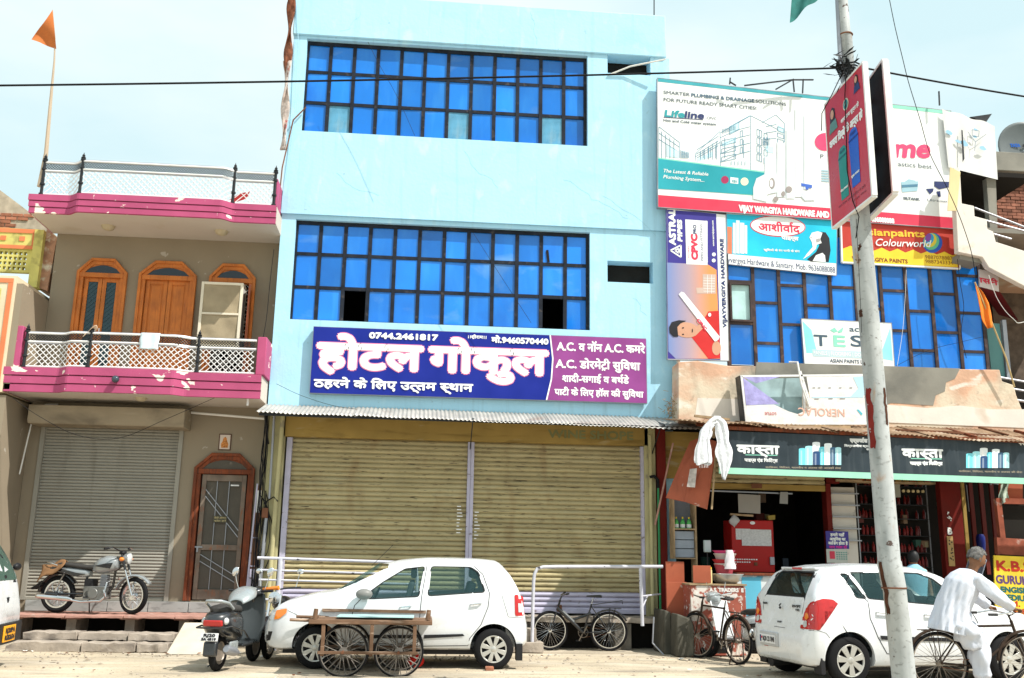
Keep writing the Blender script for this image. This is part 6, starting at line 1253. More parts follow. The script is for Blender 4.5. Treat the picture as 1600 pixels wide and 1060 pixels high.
for cx, cz, w, cl_, bk_ in ((.19,6.66,.11,(.10,.22,.20),(.02,.015,.02)),(.84,6.80,.075,(.02,.03,.12),(.02,.015,.015))):
    ssh(F_('poster_hair', bk_), [[(cx-w*.7,cz-.02),(cx-w*.6,cz+w*1.2),(cx,cz+w*1.6),(cx+w*.6,cz+w*1.2),(cx+w*.65,cz-.02)]], -.003, 'printed_hair'); ssh(F_('poster_dress', cl_), [[(cx-w,cz-w*1.2),(cx-w*.7,cz-.01),(cx+w*.8,cz),(cx+w*1.1,cz-w*1.2)]], -.005, 'printed_dress'); ssh(skin, [disc((cx,cz+w*.75),w*.42,14,1.25)], -.008, 'printed_face')
s2_ = thing('black_backed_board', 'poster board seen from its black back on the right side of the street pole', 'signboard', (5.05,-8.2,6.2))
S2 = Matrix.Translation((5.09,-7.82,0)) @ Matrix.Rotation(math.atan2(-.78,-.09), 4, 'Z'); mb = MB(S2); mb.box(0,.79,-.03,.03,5.50,7.06); mb.build('back', mat('black_back_sheet', (.012,.012,.013), .7, bump=0), s2_)
mb = MB(S2); mb.box(-.02,.81,-.035,.035,5.47,5.499); mb.box(-.02,.81,-.035,.035,7.061,7.09); mb.box(.791,.83,-.035,.035,5.499,7.061); mb.box(-.025,-.001,-.035,.035,5.499,7.061); mb.build('frame', M['whitemetal'], s2_)
mb = MB(); 
for z in (5.7,6.2,6.8): mb.bar((4.74,-8.15,z),(5.05,-8.15,z),.04)
mb.build('clamp', M['rust'], pl)
# ragged wire knot on the pole
kn = thing('cable_knot', 'ragged knot of black cable and torn cloth tied round the pole above the boards', 'cable knot', (4.72,-8.25,7.15))
mb = MB(); rnd = random.Random(11)
for i in range(70):
    c = Vector((4.70+rnd.gauss(0,.055), -8.27+rnd.gauss(0,.06), 7.18+rnd.gauss(0,.08))); d = Vector((rnd.uniform(-1,.6), rnd.uniform(-1,1), rnd.uniform(-1,.5))).normalized()*rnd.uniform(.05,.15)
    s_ = Vector((rnd.uniform(-1,1), rnd.uniform(-1,1), rnd.uniform(-1,1)))*.018; mb.quad(c, c+d+s_, c+d*1.3, c+d*.8-s_)
for k in range(5): mb.tube([(4.79+(.09+.01*k)*math.cos(t*.7), -8.15+(.09+.01*k)*math.sin(t*.7), 7.1+.03*k+.01*math.sin(t)) for t in range(10)], .010, 6)
mb.build('knot', mat('grimy_black_tape', (.02,.022,.024), .6, var=.4), kn)
mb = MB(); mb.tube([(4.66,-8.3,7.1),(4.60,-8.1,6.9),(4.55,-7.9,6.75),(4.60,-7.75,6.6)], .006, 5); mb.tube([(4.665,-8.35,7.05),(4.665,-8.28,6.8),(4.66,-8.26,6.3),(4.66,-8.22,5.9),(4.665,-8.3,5.5),(4.70,-8.35,5.3),(4.72,-8.2,5.1)], .006, 5); mb.tube([(4.70,-8.28,5.3),(4.69,-8.28,4.6),(4.68,-8.27,4.0)], .003, 4); mb.build('loose_wire', M['cable'], kn)
# overhead cables
def cable(lab, pts, r_, sag=0, m='cable'):
    P = []
    for a, b in zip(pts, pts[1:]):
        for i in range(12): t_ = i/12; p = Vector(a).lerp(Vector(b), t_); p.z -= sag*4*t_*(1-t_); P.append(p)
    P.append(Vector(pts[-1])); return tag(MB().tube(P, r_, 6).build('overhead_cable', M[m], smooth=True), lab, 'cable')
K_ = Vector((4.70,-8.25,7.16))
A = at(-60,134.5,-8.2); cable('thick black cable crossing the sky and blue hotel to the pole knot', [A, K_], .011, .03)
B = at(1700,166,-8.2); cable('thick black cable running from the pole to the right edge', [Vector((4.98,-8.2,7.20)), B], .011, .02)
def wire(lab, pts, Y, r_=.006, m='cable'):
    P = [at(x, y, Y) for x, y in pts]; Q = []
    for i in range(len(P)-1):
        p0 = P[max(0,i-1)]; p1 = P[i]; p2 = P[i+1]; p3 = P[min(len(P)-1,i+2)]
        for k in range(6): t_ = k/6; Q.append(.5*((2*p1)+(p2-p0)*t_+(2*p0-5*p1+4*p2-p3)*t_*t_+(3*p1-p0-3*p2+p3)*t_**3))
    Q.append(P[-1]); return tag(MB().tube(Q, r_, 5).build('hanging_wire', M[m], smooth=True), lab, 'wire')
wire('long thin black wire curving down right of the pole over the white billboard', [(1388,-10),(1398,40),(1410,90),(1420,130),(1437,185),(1453,240),(1478,290),(1500,340),(1518,395),(1525,440)], -3, .007)
wire('wavy thin wire hanging over the right end of the blue glass', [(1496,405),(1500,440),(1506,480),(1502,520),(1510,560)], -.6, .006)
wire('white wavy wire looping under the projecting balcony', [(1545,430),(1556,462),(1570,485),(1585,500),(1592,505),(1610,500)], -.7, .007, 'whitepvc')
wire('faint wire hanging inside the blue glass front', [(1416,422),(1414,470),(1410,520),(1402,572)], -.5, .004, 'whitepvc')
wire('thin dark wire in front of the lower glass panes', [(1400,572),(1450,548),(1500,535),(1534,527)], -.5, .004)
wire('slack thin wire across the beige house and the roller shutter hood', [(20,622),(60,650),(120,680),(185,685),(260,655),(335,622)], -.9, .005)
wire('thin wire hanging down by the corner of the beige house', [(428,390),(422,440),(416,500),(405,560),(400,600)], -.2, .006)
wire('thin diagonal wire in front of the upper blue window', [(575,66),(592,100),(620,150),(648,212)], -.6, .004)
wire('thin diagonal wire in front of the lower blue window', [(738,362),(775,420),(830,505)], -.6, .004)
wire('faint wire sagging along the bottom left of the blue wall', [(432,600),(470,618),(520,634),(560,640)], -.3, .004)
MBp = MB().tube([at(1233,566,-.8), at(1246,566,-.9), at(1252,600,-1.0), at(1265,637,-1.0)], .018, 8).build('tube_light_arm', M['whitepvc'], smooth=True); tag(MBp, 'thin white bent arm reaching over the torn box sign', 'lamp arm')
# saffron flag
sf_ = thing('saffron_flag', 'small saffron pennant on a long crooked bamboo over the upper left balcony', 'flag', (-7.0,-1,7.9))
MB().tube([at(62,292,-.6), at(72,240,-.6), at(79,160,-.6), at(85,95,-.6), at(86,60,-.6), at(82,16,-.6)], [.05,.04,.03,.018,.012,.010], 8).build('bamboo', F_('grey_bamboo', (.42,.33,.24)), sf_, smooth=True)
def ff(u, v):
    T = (82,16); Bm = (88,77); tip = (49,62); x = T[0]+(Bm[0]-T[0])*v; y = T[1]+(Bm[1]-T[1])*v; k = (1-u); px = tip[0]*u+x*k; py = tip[1]*u+y*k
    return tuple(at(px, py+3*math.sin(u*6)*u*(1-u), -.62-.05*math.sin(u*5+v*3)))
MB().grid(ff, 14, 10).build('cloth', mat('saffron_cloth', (.48,.15,.045), .85, var=.08, bump=.2), sf_, smooth=True)
tf_ = thing('teal_flag', 'torn dark teal cloth flapping at the top edge left of the pole', 'flag', (4.3,-8.2,8.3))
MB().grid(lambda u, v: tuple(at(1240+u*42-v*6*(1-u), -40+v*(76-u*42)+3*math.sin(u*9), -8.2-.03*math.sin(u*8+v*4))), 12, 10).build('cloth', mat('teal_cloth', (.04,.17,.16), .85, var=.25, scale=10), tf_, smooth=True)
MB().tube([(4.40,-8.2,8.42),(4.78,-8.15,8.6)], .01, 6).build('tie', M['cable'], tf_)

# clutter inside the dark shop
CLUT = [('hanging_strip','strip of small packets hanging in the dark shop','packet strip'),('small_box','small dull carton among the goods stacked in the dark shop','carton')]
rnd = random.Random(31); gp = 'goods cluttering the dark shop'
bxm = [MB().box(-.5,.5,-.5,.5,0,1).mesh('small_carton', F_('carton_print', c)) for c in ((.16,.10,.06),(.10,.02,.015),(.05,.07,.10),(.20,.17,.10),(.03,.08,.06))]
for i in range(46):
    x = rnd.choice([rnd.uniform(6.75,7.6), rnd.uniform(8.5,9.9), rnd.uniform(10.6,11.6), rnd.uniform(5.1,5.75)]); z = rnd.choice([.55,.9,1.45,1.9,2.35,2.75]); w = rnd.uniform(.08,.2)
    o = bpy.data.objects.new('small_carton', bxm[i % 5]); COL.objects.link(o); o.location = (x, rnd.uniform(.9,1.6) if not 8.5 < x < 9.9 else .48, z); o.scale = (w, .12, rnd.uniform(.08,.2)); o.rotation_euler = (0,0,rnd.uniform(-.3,.3)); tag(o, 'small dull carton among the goods stacked in the dark shop', 'carton', gp)
# ================================================================ vehicles: shared builders
M['carwhite'] = mat('white_car_paint', (.72,.74,.76), .28, var=.02, scale=2, bump=0, coat=.6, layers=[((.50,.46,.40), .55, .8, 2.5, (1,1,2), .35), ((.45,.42,.38), .66, .70, 20, (1,1,1), .3)])
M['carglass'] = glassmat('car_window_glass', (.72,.84,.83), .30, (.04,.10,.11))
M['rearglass'] = glassmat('dark_rear_glass', (.42,.48,.47), .55, (.012,.018,.018))
M['blackplastic'] = mat('black_plastic_trim', (.018,.018,.02), .5, var=.1, bump=0)
M['silver'] = mat('silver_wheel_paint', (.50,.49,.45), .35, metal=.4, var=.08, bump=0)
M['chrome'] = mat('chrome_metal', (.65,.66,.67), .15, metal=.95, var=.05, bump=0)
M['redlens'] = mat('red_lamp_lens', (.45,.012,.012), .15, var=.1, scale=12, bump=0, coat=.5)
M['amber'] = mat('amber_lamp_lens', (.80,.22,.02), .15, var=.1, bump=0, coat=.5); M['clearlens'] = mat('clear_lamp_lens', (.55,.57,.57), .1, var=.1, bump=0, coat=.5)
M['interior'] = mat('grey_car_interior', (.10,.11,.12), .8, bump=0); M['tread'] = M['rubber']
def interp(tab, x):
    if x <= tab[0][0]: return tab[0][1]
    for (a, b), (c, d) in zip(tab, tab[1:]):
        if x <= c: return b+(d-b)*(x-a)/(c-a)
    return tab[-1][1]
def smooth(tab, k=.05):
    return lambda x: (interp(tab, x-k)+2*interp(tab, x)+interp(tab, x+k))/4
def road_wheel(par, c, r, w, side, style, nsp):
    """side -1: outer face towards -y"""
    x, y, z = c; s = side
    ty = MB().lathe((x,y,z), [(r*.64,-w/2),(r*.70,-w/2-.004),(r*.90,-w/2+.004),(r*.97,-w/2+.02),(r,-w/2+.04),(r,w/2-.04),(r*.97,w/2-.02),(r*.90,w/2-.004),(r*.70,w/2+.004),(r*.64,w/2)], 'y', 40).build('wheel', M['rubber'], par, smooth=True, ang=50)
    f = y+s*(w/2)
    MB().lathe((x,y,z), [(r*.66,s*w/2*.98),(r*.62,s*w/2*.9),(r*.60,s*w/2*.2),(r*.2,s*w/2*.1),(0,s*w/2*.1)], 'y', 30).build('rim', M['blackplastic'], ty, smooth=True)
    mb = MB(); mb.lathe((x,y,z), [(r*.67,s*w*.46),(r*.66,s*w*.53),(r*.60,s*w*.50),(r*.585,s*w*.40)], 'y', 36); mb.lathe((x,y,z), [(0,s*w*.56),(r*.12,s*w*.55),(r*.17,s*w*.50),(r*.19,s*w*.40)], 'y', 20)
    for i in range(nsp):
        a = 2*PI*i/nsp+.3; a2 = style
        pts = []
        for (rr, da) in ((r*.16,-a2*1.3),(r*.62,-a2*.55),(r*.62,a2*.55),(r*.16,a2*1.3)): pts.append((x+rr*math.cos(a+da), z+rr*math.sin(a+da)))
        mb.prism([pts[0], pts[1], pts[2], pts[3]], f-s*.012, f+s*.004)
    mb.build('hubcap', M['silver'], ty, smooth=True, bevel=.003)
    return ty
def boolean_cut(obj, cutters, union=False):
    obs = []
    for cmb in cutters:
        me = cmb.mesh('cut', None); b = bmesh.new(); b.from_mesh(me); bmesh.ops.recalc_face_normals(b, faces=b.faces); b.to_mesh(me); b.free()
        o = bpy.data.objects.new('cut', me); COL.objects.link(o); o.matrix_world = Matrix(); mo = obj.modifiers.new('c', 'BOOLEAN'); mo.object = o; mo.operation = 'DIFFERENCE'; mo.solver = 'EXACT'; obs.append(o)
    par = obj.parent; obj.parent = None
    bpy.context.view_layer.update(); dg = bpy.context.evaluated_depsgraph_get(); me = bpy.data.meshes.new_from_object(obj.evaluated_get(dg)); obj.modifiers.clear(); old = obj.data; obj.data = me; obj.parent = par; me.name = old.name
    for o in obs: d = o.data; bpy.data.objects.remove(o); bpy.data.meshes.remove(d)
    me.polygons.foreach_set('use_smooth', [True]*len(me.polygons)); me.set_sharp_from_angle(angle=R(32))
class Car:
    def __init__(s, root, L, W, top, bot, belt, plan, tumble=.30):
        s.root, s.L, s.W = root, L, W; s.top = smooth(top, .02); s.bot = smooth(bot, .03); s.belt = smooth(belt, .05); s.plan = smooth(plan, .012); s.tumble = tumble
    def sec(s, x, inset=0):
        zt = s.top(x)-inset; zb = s.bot(x)+inset*2.2; w = s.W/2*s.plan(x)-inset; h = min(s.belt(x), zt-.05); up_ = zt-h; k = min(1, up_/.42); d = s.tumble
        P = [(0,zb),(w*.55,zb),(w*.84,zb+.004),(w*.94,zb+.03),(w*.985,zb+.10),(w*1.0,zb+(h-zb)*.42),(w*.998,zb+(h-zb)*.66),(w*.985,zb+(h-zb)*.88),(w*.965,h)]
        wl = w*.965
        P += [(wl-up_*d*.5-.012*k, h+up_*.45), (wl-up_*d-.02*k-.02, zt-.09*k-.012), (wl-up_*d-.06*k-.03, zt-.035*k-.006), (wl-up_*d-.14*k-.07, zt-.010*k), (max(.1,wl-up_*d-.35), zt+.004), (0, zt+.012)]
        return [(max(0, y), z) for y, z in P]
    def loft(s, inset=0, x0=0, x1=None, n=64):
        x1 = x1 if x1 is not None else s.L; secs = []
        for i in range(n+1):
            t = i/n; t = .5-.5*math.cos(PI*t) if inset == 0 else t; t = (t+i/n)/2
            x = x0+(x1-x0)*t; P = s.sec(x, inset); secs.append([(x, -y, z) for y, z in P]+[(x, y, z) for y, z in P[-2:0:-1]])
        return MB().loft(secs)
    def side_y(s, x, z):
        P = s.sec(x)[3:12]
        if z <= P[0][1]: return P[0][0]
        for (a, b), (c, d) in zip(P, P[1:]):
            if z <= d: return a+(c-a)*(z-b)/(d-b+1e-9)
        return P[-1][0]
    def end_x(s, y, z, end):
        """x of the body surface at (y,z) seen from the rear (end=0) or the front (end=1)"""
        rng = [i*.01 for i in range(0, 160)]
        for d in rng:
            x = d if end == 0 else s.L-d
            P = s.sec(x); zt = interp([(p[0], p[1]) for p in sorted(P[8:], key=lambda p: p[0])], abs(y)) if abs(y) > P[-2][0]-1e-6 or True else P[-1][1]
            if z <= zt and abs(y) <= s.side_y(x, min(z, zt)) and z >= P[0][1]: return x
        return x
    def side_patch(s, name, m, poly, off, sgn=-1, par=None, cell=.02, smooth_=True):
        xs = [p[0] for p in poly]; zs_ = [p[1] for p in poly]; return s._patch(name, m, poly, lambda x, z: (x, sgn*(s.side_y(x, z)+off), z), par, cell, smooth_)
    def end_patch(s, name, m, poly, off, end=0, par=None, cell=.02):
        sg = -1 if end == 0 else 1
        return s._patch(name, m, poly, lambda y, z: (s.end_x(y, z, end)+sg*off, y, z), par, cell)
    def _patch(s, name, m, poly, fn, par, cell, smooth_=True):
        b = bmesh.new(); f = b.faces.new([b.verts.new((p[0], p[1], 0)) for p in poly]); bmesh.ops.triangulate(b, faces=[f])
        xs = [p[0] for p in poly]; zs_ = [p[1] for p in poly]
        for lo, hi, ax in ((min(xs), max(xs), 0), (min(zs_), max(zs_), 1)):
            n = max(1, int((hi-lo)/cell/2.5))
            for i in range(1, n):
                c = [0,0,0]; c[ax] = lo+(hi-lo)*i/n; no = [0,0,0]; no[ax] = 1
                bmesh.ops.bisect_plane(b, geom=b.verts[:]+b.edges[:]+b.faces[:], plane_co=c, plane_no=no)
        b.verts.index_update(); mb = MB(); mb.add([fn(v.co.x, v.co.y) for v in b.verts], [tuple(v.index for v in f.verts) for f in b.faces]); b.free()
        return mb.build(name, m, par or s.root, smooth=smooth_, ang=60)
    def seam(s, pts, sgn=-1, r_=.0055, par=None, name='door_seam'):
        P = []
        for a, b in zip(pts, pts[1:]):
            n = max(1, int(math.hypot(b[0]-a[0], b[1]-a[1])/.05))
            for i in range(n): t = i/n; x = a[0]+(b[0]-a[0])*t; z = a[1]+(b[1]-a[1])*t; P.append((x, sgn*(s.side_y(x, z)+.0005), z))
        x, z = pts[-1]; P.append((x, sgn*(s.side_y(x, z)+.0005), z)); return MB().tube(P, r_, 5).build(name, M['seam'], par or s.root)
    def body(s, wheels, wr, side_wins, end_wins, wy):
        o = s.loft().build('body', M['carwhite'], s.root)
        b = bmesh.new(); b.from_mesh(o.data); bmesh.ops.recalc_face_normals(b, faces=b.faces); b.to_mesh(o.data); b.free()
        cuts = [s.loft(.045, .30, s.L-.42)]
        for x in wheels: cuts += [MB().cyl((x, -s.W, wr[1]), (x, -wy, wr[1]), wr[0], n=40), MB().cyl((x, wy, wr[1]), (x, s.W, wr[1]), wr[0], n=40)]
        for p in side_wins: cuts.append(MB().prism(p, -s.W, s.W))
        for p, xa, xb in end_wins: cuts.append(MB().prism([(y, z) for y, z in p], xa, xb, 'x'))
        boolean_cut(o, cuts); return o
M['seam'] = flat('seam_shadow_gap', (.03,.03,.035), .7)
def off_poly(p, d):
    cx = sum(a for a, _ in p)/len(p); cz = sum(b for _, b in p)/len(p); n = len(p); o = []
    ar = sum(p[i][0]*p[(i+1)%n][1]-p[(i+1)%n][0]*p[i][1] for i in range(n)); sg = 1 if ar > 0 else -1
    for i in range(n):
        a, b, c = p[i-1], p[i], p[(i+1)%n]; d1 = Vector((b[0]-a[0], b[1]-a[1])).normalized(); d2 = Vector((c[0]-b[0], c[1]-b[1])).normalized()
        n1 = Vector((d1.y, -d1.x))*sg; n2 = Vector((d2.y, -d2.x))*sg; m_ = n1+n2; k = d/max(.35, (1+n1.dot(n2))/1); o.append((b[0]+m_.x*k, b[1]+m_.y*k))
    return o
def round_poly(p, r_, k=3):
    o = []; n = len(p)
    for i in range(n):
        a, b, c = map(Vector, (p[i-1], p[i], p[(i+1)%n])); u = (a-b); v = (c-b); d = min(r_, u.length*.45, v.length*.45); A = b+u.normalized()*d; B = b+v.normalized()*d
        for j in range(k+1): t = j/k; q = A*(1-t)**2+b*2*t*(1-t)+B*t*t; o.append((q.x, q.y))
    return o
def ring_patch(car, poly, d, name, m, sgn=-1, off=.003):
    outer = off_poly(poly, d); n = len(poly); mb = MB()
    vs = [(x, sgn*(car.side_y(x, z)+off), z) for x, z in poly]+[(x, sgn*(car.side_y(x, z)+off), z) for x, z in outer]+[(x, sgn*(car.side_y(x, z)-.02), z) for x, z in poly]
    mb.add(vs, [(i, (i+1)%n, n+(i+1)%n, n+i) for i in range(n)]+[(i, (i+1)%n, 2*n+(i+1)%n, 2*n+i) for i in range(n)]); return mb.build(name, m, car.root)
def car_interior(root, xs, zf, W, steer, dash, fwd=1):
    it = MB().box(.35, xs[0]+.9, -W*.40, W*.40, zf, zf+.05).build('cabin_floor', M['interior'], root)
    for x in xs:
        for y in (-.34, .34):
            mb = MB(); mb.box(x-.05, x+.42, y-.23, y+.23, zf+.1, zf+.30); mb.prism([(x-.14,zf+.28),(x-.02,zf+.28),(x-.16,zf+.88),(x-.25,zf+.88)], y-.22, y+.22); mb.box(x-.27, x-.18, y-.12, y+.12, zf+.93, zf+1.08); mb.build('car_seat', M['interior'], root, bevel=.03)
    MB().prism([(dash,zf+.2),(dash+.45,zf+.2),(dash+.45,zf+.60),(dash+.05,zf+.66),(dash,zf+.58)], -W*.42, W*.42).build('dashboard', M['interior'], root, bevel=.03)
    c = Vector((dash-.10, steer, zf+.62)); sm = MB(Matrix.Translation(c) @ Matrix.Rotation(R(-25), 4, 'Y')); sm.ring((0,0,0), .18, .015, 'x', 24, 6); sm.bar((0,-.17,0),(0,.17,0),.03); sm.bar((0,0,0),(.2,0,-.05),.05); sm.build('steering_wheel', M['blackplastic'], root, smooth=True)
# ================================================================ white hatchback (side view, nose to the left)
al = thing('white_hatchback', 'small white five door hatchback seen from its side, parked behind the wooden handcart', 'car', (1.60,-2.86,0), PI, local=True)
L = 3.78; fx = lambda zx: L-(zx-48)/253; fz = lambda zy: (1027-zy)/262
top = [(0,.62),(.03,.70),(.05,.86),(.10,1.02),(.16,1.16),(.26,1.34),(.38,1.47),(.46,1.515),(.7,1.535),(1.1,1.545),(1.5,1.54),(1.9,1.50),(2.12,1.45),(2.25,1.385),(2.5,1.235),(2.72,1.10),(2.82,1.055),(3.0,1.035),(3.2,.99),(3.4,.935),(3.55,.88),(3.66,.80),(3.74,.69),(3.78,.56)]
bot = [(0,.36),(.05,.31),(.3,.27),(.6,.26),(3.2,.26),(3.55,.24),(3.7,.27),(3.78,.34)]
belt = [(0,1.06),(.6,1.06),(1.3,1.02),(2.3,.96),(3.0,.90),(3.5,.78),(3.78,.60)]
plan = [(0,.74),(.02,.83),(.06,.90),(.15,.955),(.4,.985),(.8,1),(2.8,1),(3.2,.975),(3.45,.93),(3.6,.86),(3.70,.76),(3.75,.66),(3.78,.54)]
ca = Car(al, L, 1.60, top, bot, belt, plan, .27)
fw_ = round_poly([(fx(398),fz(772)),(fx(470),fz(716)),(fx(548),fz(666)),(fx(618),fz(657)),(fx(600),fz(763)),(fx(440),fz(773))], .03)
rw_ = round_poly([(fx(645),fz(656)),(fx(790),fz(656)),(fx(818),fz(674)),(fx(842),fz(744)),(fx(636),fz(760))], .04)
ws = round_poly([(-.67,1.08),(.67,1.08),(.56,1.45),(-.56,1.45)], .05); rwn = round_poly([(-.48,1.10),(.48,1.10),(.42,1.40),(-.42,1.40)], .05)
WX = [3.78-3.30-.02, 3.78-.74]; WX = [.50, 3.02]
ca.body(WX, (.335,.30), [fw_, rw_], [(ws, 2.05, 2.80), (rwn, -.1, .42)], .46)
for sg in (-1, 1):
    for p in (fw_, rw_): ca.side_patch('side_window', M['carglass'], off_poly(p, .004), -.012, sg, cell=.1); ring_patch(ca, p, .014, 'window_rubber', M['blackplastic'], sg)
ca.end_patch('screen_rubber', M['blackplastic'], off_poly(ws, .02), -.002, 1, cell=.05) if 0 else None
ca.end_patch('windscreen', M['carglass'], off_poly(ws, .01), -.008, 1, cell=.08); ca.end_patch('rear_window', M['rearglass'], off_poly(rwn, .01), -.008, 0, cell=.08)
car_interior(al, [1.0, 1.9], .32, 1.6, .34, 2.35)
for sg in (-1, 1):
    for x in WX: road_wheel(al, (x, sg*.715, .285), .285, .155, sg, .36, 8)
for sg in (1, -1):
    ca.seam([(fx(628),fz(650)),(fx(612),fz(765)),(fx(603),fz(900)),(fx(604),fz(940))], sg); ca.seam([(fx(395),fz(775)),(fx(372),fz(800)),(fx(355),fz(880)),(fx(362),fz(930)),(fx(600),fz(942))], sg)
    ca.seam([(fx(800),fz(648)),(fx(835),fz(680)),(fx(860),fz(750)),(fx(855),fz(800)),(fx(830),fz(865)),(fx(790),fz(915)),(fx(785),fz(940)),(fx(610),fz(944))], sg); ca.seam([(fx(905),fz(755)),(fx(930),fz(835)),(fx(985),fz(838))], sg, .003, name='panel_seam')
    ca.seam([(fx(130),fz(820)),(fx(165),fz(835)),(fx(200),fz(860))], sg, .003, name='panel_seam')
    ca.side_patch('sill_moulding', M['blackplastic'], [(fx(625),fz(903)),(fx(765),fz(898)),(fx(772),fz(906)),(fx(625),fz(916))], .012, sg); ca.side_patch('sill_moulding', M['blackplastic'], [(fx(400),fz(905)),(fx(600),fz(903)),(fx(600),fz(916)),(fx(420),fz(917))], .012, sg)
    ca.side_patch('tail_lamp', M['redlens'], round_poly([(fx(952),fz(752)),(fx(987),fz(760)),(fx(992),fz(830)),(fx(955),fz(832))], .03), .006, sg); ca.side_patch('reverse_lens', M['clearlens'], [(fx(966),fz(785)),(fx(980),fz(787)),(fx(981),fz(818)),(fx(968),fz(818))], .010, sg)
    ca.side_patch('headlight', M['clearlens'], round_poly([(fx(58),fz(862)),(fx(70),fz(822)),(fx(132),fz(808)),(fx(136),fz(830)),(fx(100),fz(856))], .03), .006, sg); ca.side_patch('indicator_lens', M['amber'], round_poly([(fx(84),fz(856)),(fx(90),fz(822)),(fx(130),fz(814)),(fx(130),fz(830)),(fx(104),fz(852))], .02), .010, sg)
    ca.side_patch('bumper_vent', M['blackplastic'], [(fx(54),fz(900)),(fx(82),fz(898)),(fx(74),fz(930)),(fx(58),fz(935))], .005, sg)
    for hx, hy in ((535,802),(790,789)):
        mb = MB(); a = (fx(hx+40), fz(hy-2)); b = (fx(hx), fz(hy+2)); mb.tube([(a[0], sg*(ca.side_y(*a)+.002), a[1]), (a[0]-.0+.02, sg*(ca.side_y(*a)+.03), a[1]), (b[0]-.02, sg*(ca.side_y(*b)+.03), b[1]), (b[0], sg*(ca.side_y(*b)+.002), b[1])], .012, 8); mb.build('door_handle', M['chrome'], al, smooth=True)
    c = Vector((fx(405), sg*(.80), fz(758))); mm = MB(Matrix.Translation(c)); mm.ball((0, sg*.06, 0), .115, 14, 10, (1.05,.75,.66)); mi = mm.build('wing_mirror', mat('grimy_grey_plastic', (.20,.20,.19), .4, bump=0), al, smooth=True); MB().bar(c+Vector((.05,-sg*.05,-.04)), c+Vector((0,sg*.02,0)), .05).build('mirror_arm', M['blackplastic'], al); MB(Matrix.Translation(c)).ball((-.03, sg*.06, 0), .07, 12, 8, (.9,.8,.6)).build('mirror_glass', M['chrome'], mi, smooth=True)
    for x in WX:
        mb = MB(); mb.ring((x, sg*.66, .30), .333, .012, 'y', 30, 6, R(-5), R(185)); mb.build('arch_lip', M['blackplastic'], al, smooth=True)
    MB().box(WX[0]-.42, WX[0]-.33, sg*.68-.09, sg*.68+.09, .13, .36).build('mud_flap', M['blackplastic'], al)
mb = MB()
for x in WX: mb.cyl((x,-.6,.285),(x,.6,.285),.05)
mb.box(.25,3.5,-.55,.55,.19,.27); mb.build('underbody', M['blackplastic'], al)
mb = MB(); mb.bar((2.62,-.5,1.115),(2.45,-.02,1.22),.02); mb.bar((2.66,.0,1.10),(2.5,.45,1.20),.02); mb.bar((2.72,-.55,1.085),(2.70,.5,1.085),.03,.04); mb.build('wiper', M['blackplastic'], al)
MB().bar((2.3,.45,1.42),(2.0,.55,1.72),.006).build('aerial', M['blackplastic'], al)
# ================================================================ white hatchback seen from behind
sw = thing('white_rear_view_hatchback', 'white hatchback seen from behind with big red tail lamps, parked behind the street pole', 'car', (5.03,-4.42,0), R(8.5), local=True)
L2 = 3.78
top = [(0,.60),(.02,.68),(.045,.74),(.06,.84),(.075,.98),(.11,1.09),(.17,1.20),(.30,1.40),(.36,1.455),(.42,1.485),(.7,1.53),(1.1,1.555),(1.5,1.555),(1.9,1.52),(2.15,1.46),(2.4,1.33),(2.65,1.17),(2.80,1.07),(2.95,1.02),(3.2,.975),(3.45,.91),(3.6,.83),(3.72,.68),(3.78,.55)]
bot = [(0,.30),(.03,.23),(.3,.21),(.6,.21),(3.2,.22),(3.6,.22),(3.78,.32)]
belt = [(0,1.08),(.6,1.07),(1.3,1.03),(2.3,.97),(3.0,.90),(3.5,.78),(3.78,.56)]
plan = [(0,.70),(.012,.80),(.04,.87),(.09,.93),(.2,.97),(.5,1.0),(.9,1),(2.8,1),(3.2,.98),(3.45,.93),(3.6,.86),(3.72,.70),(3.78,.5)]
cs2 = Car(sw, L2, 1.76, top, bot, belt, plan, .25)
C8 = zz(1300,780,3.787); gx = lambda x: .52+(x-82)/430.; gz = lambda x, y: (1055-(y-(x-82)*.012))/455.
rq = round_poly([(.56,1.43),(.44,1.40),(.66,1.10),(.80,1.075)][::-1], .02)
rq = round_poly([(.72,1.12),(.86,1.11),(.68,1.42),(.58,1.42)], .025); rd2 = round_poly([(.90,1.11),(1.40,1.07),(1.38,1.45),(.74,1.44)], .03); fd2 = round_poly([(1.50,1.065),(2.42,1.00),(2.40,1.05),(2.02,1.37),(1.82,1.44),(1.47,1.45)], .03)
rg = round_poly([(-.56,1.10),(.56,1.10),(.50,1.40),(.44,1.45),(-.44,1.45),(-.50,1.40)], .05); wg = round_poly([(-.62,1.10),(.62,1.10),(.50,1.43),(-.50,1.43)], .05)
WX2 = [.56, 3.02]
cs2.body(WX2, (.365,.315), [rq, rd2, fd2], [(rg, -.1, .45), (wg, 2.1, 2.85)], .50)
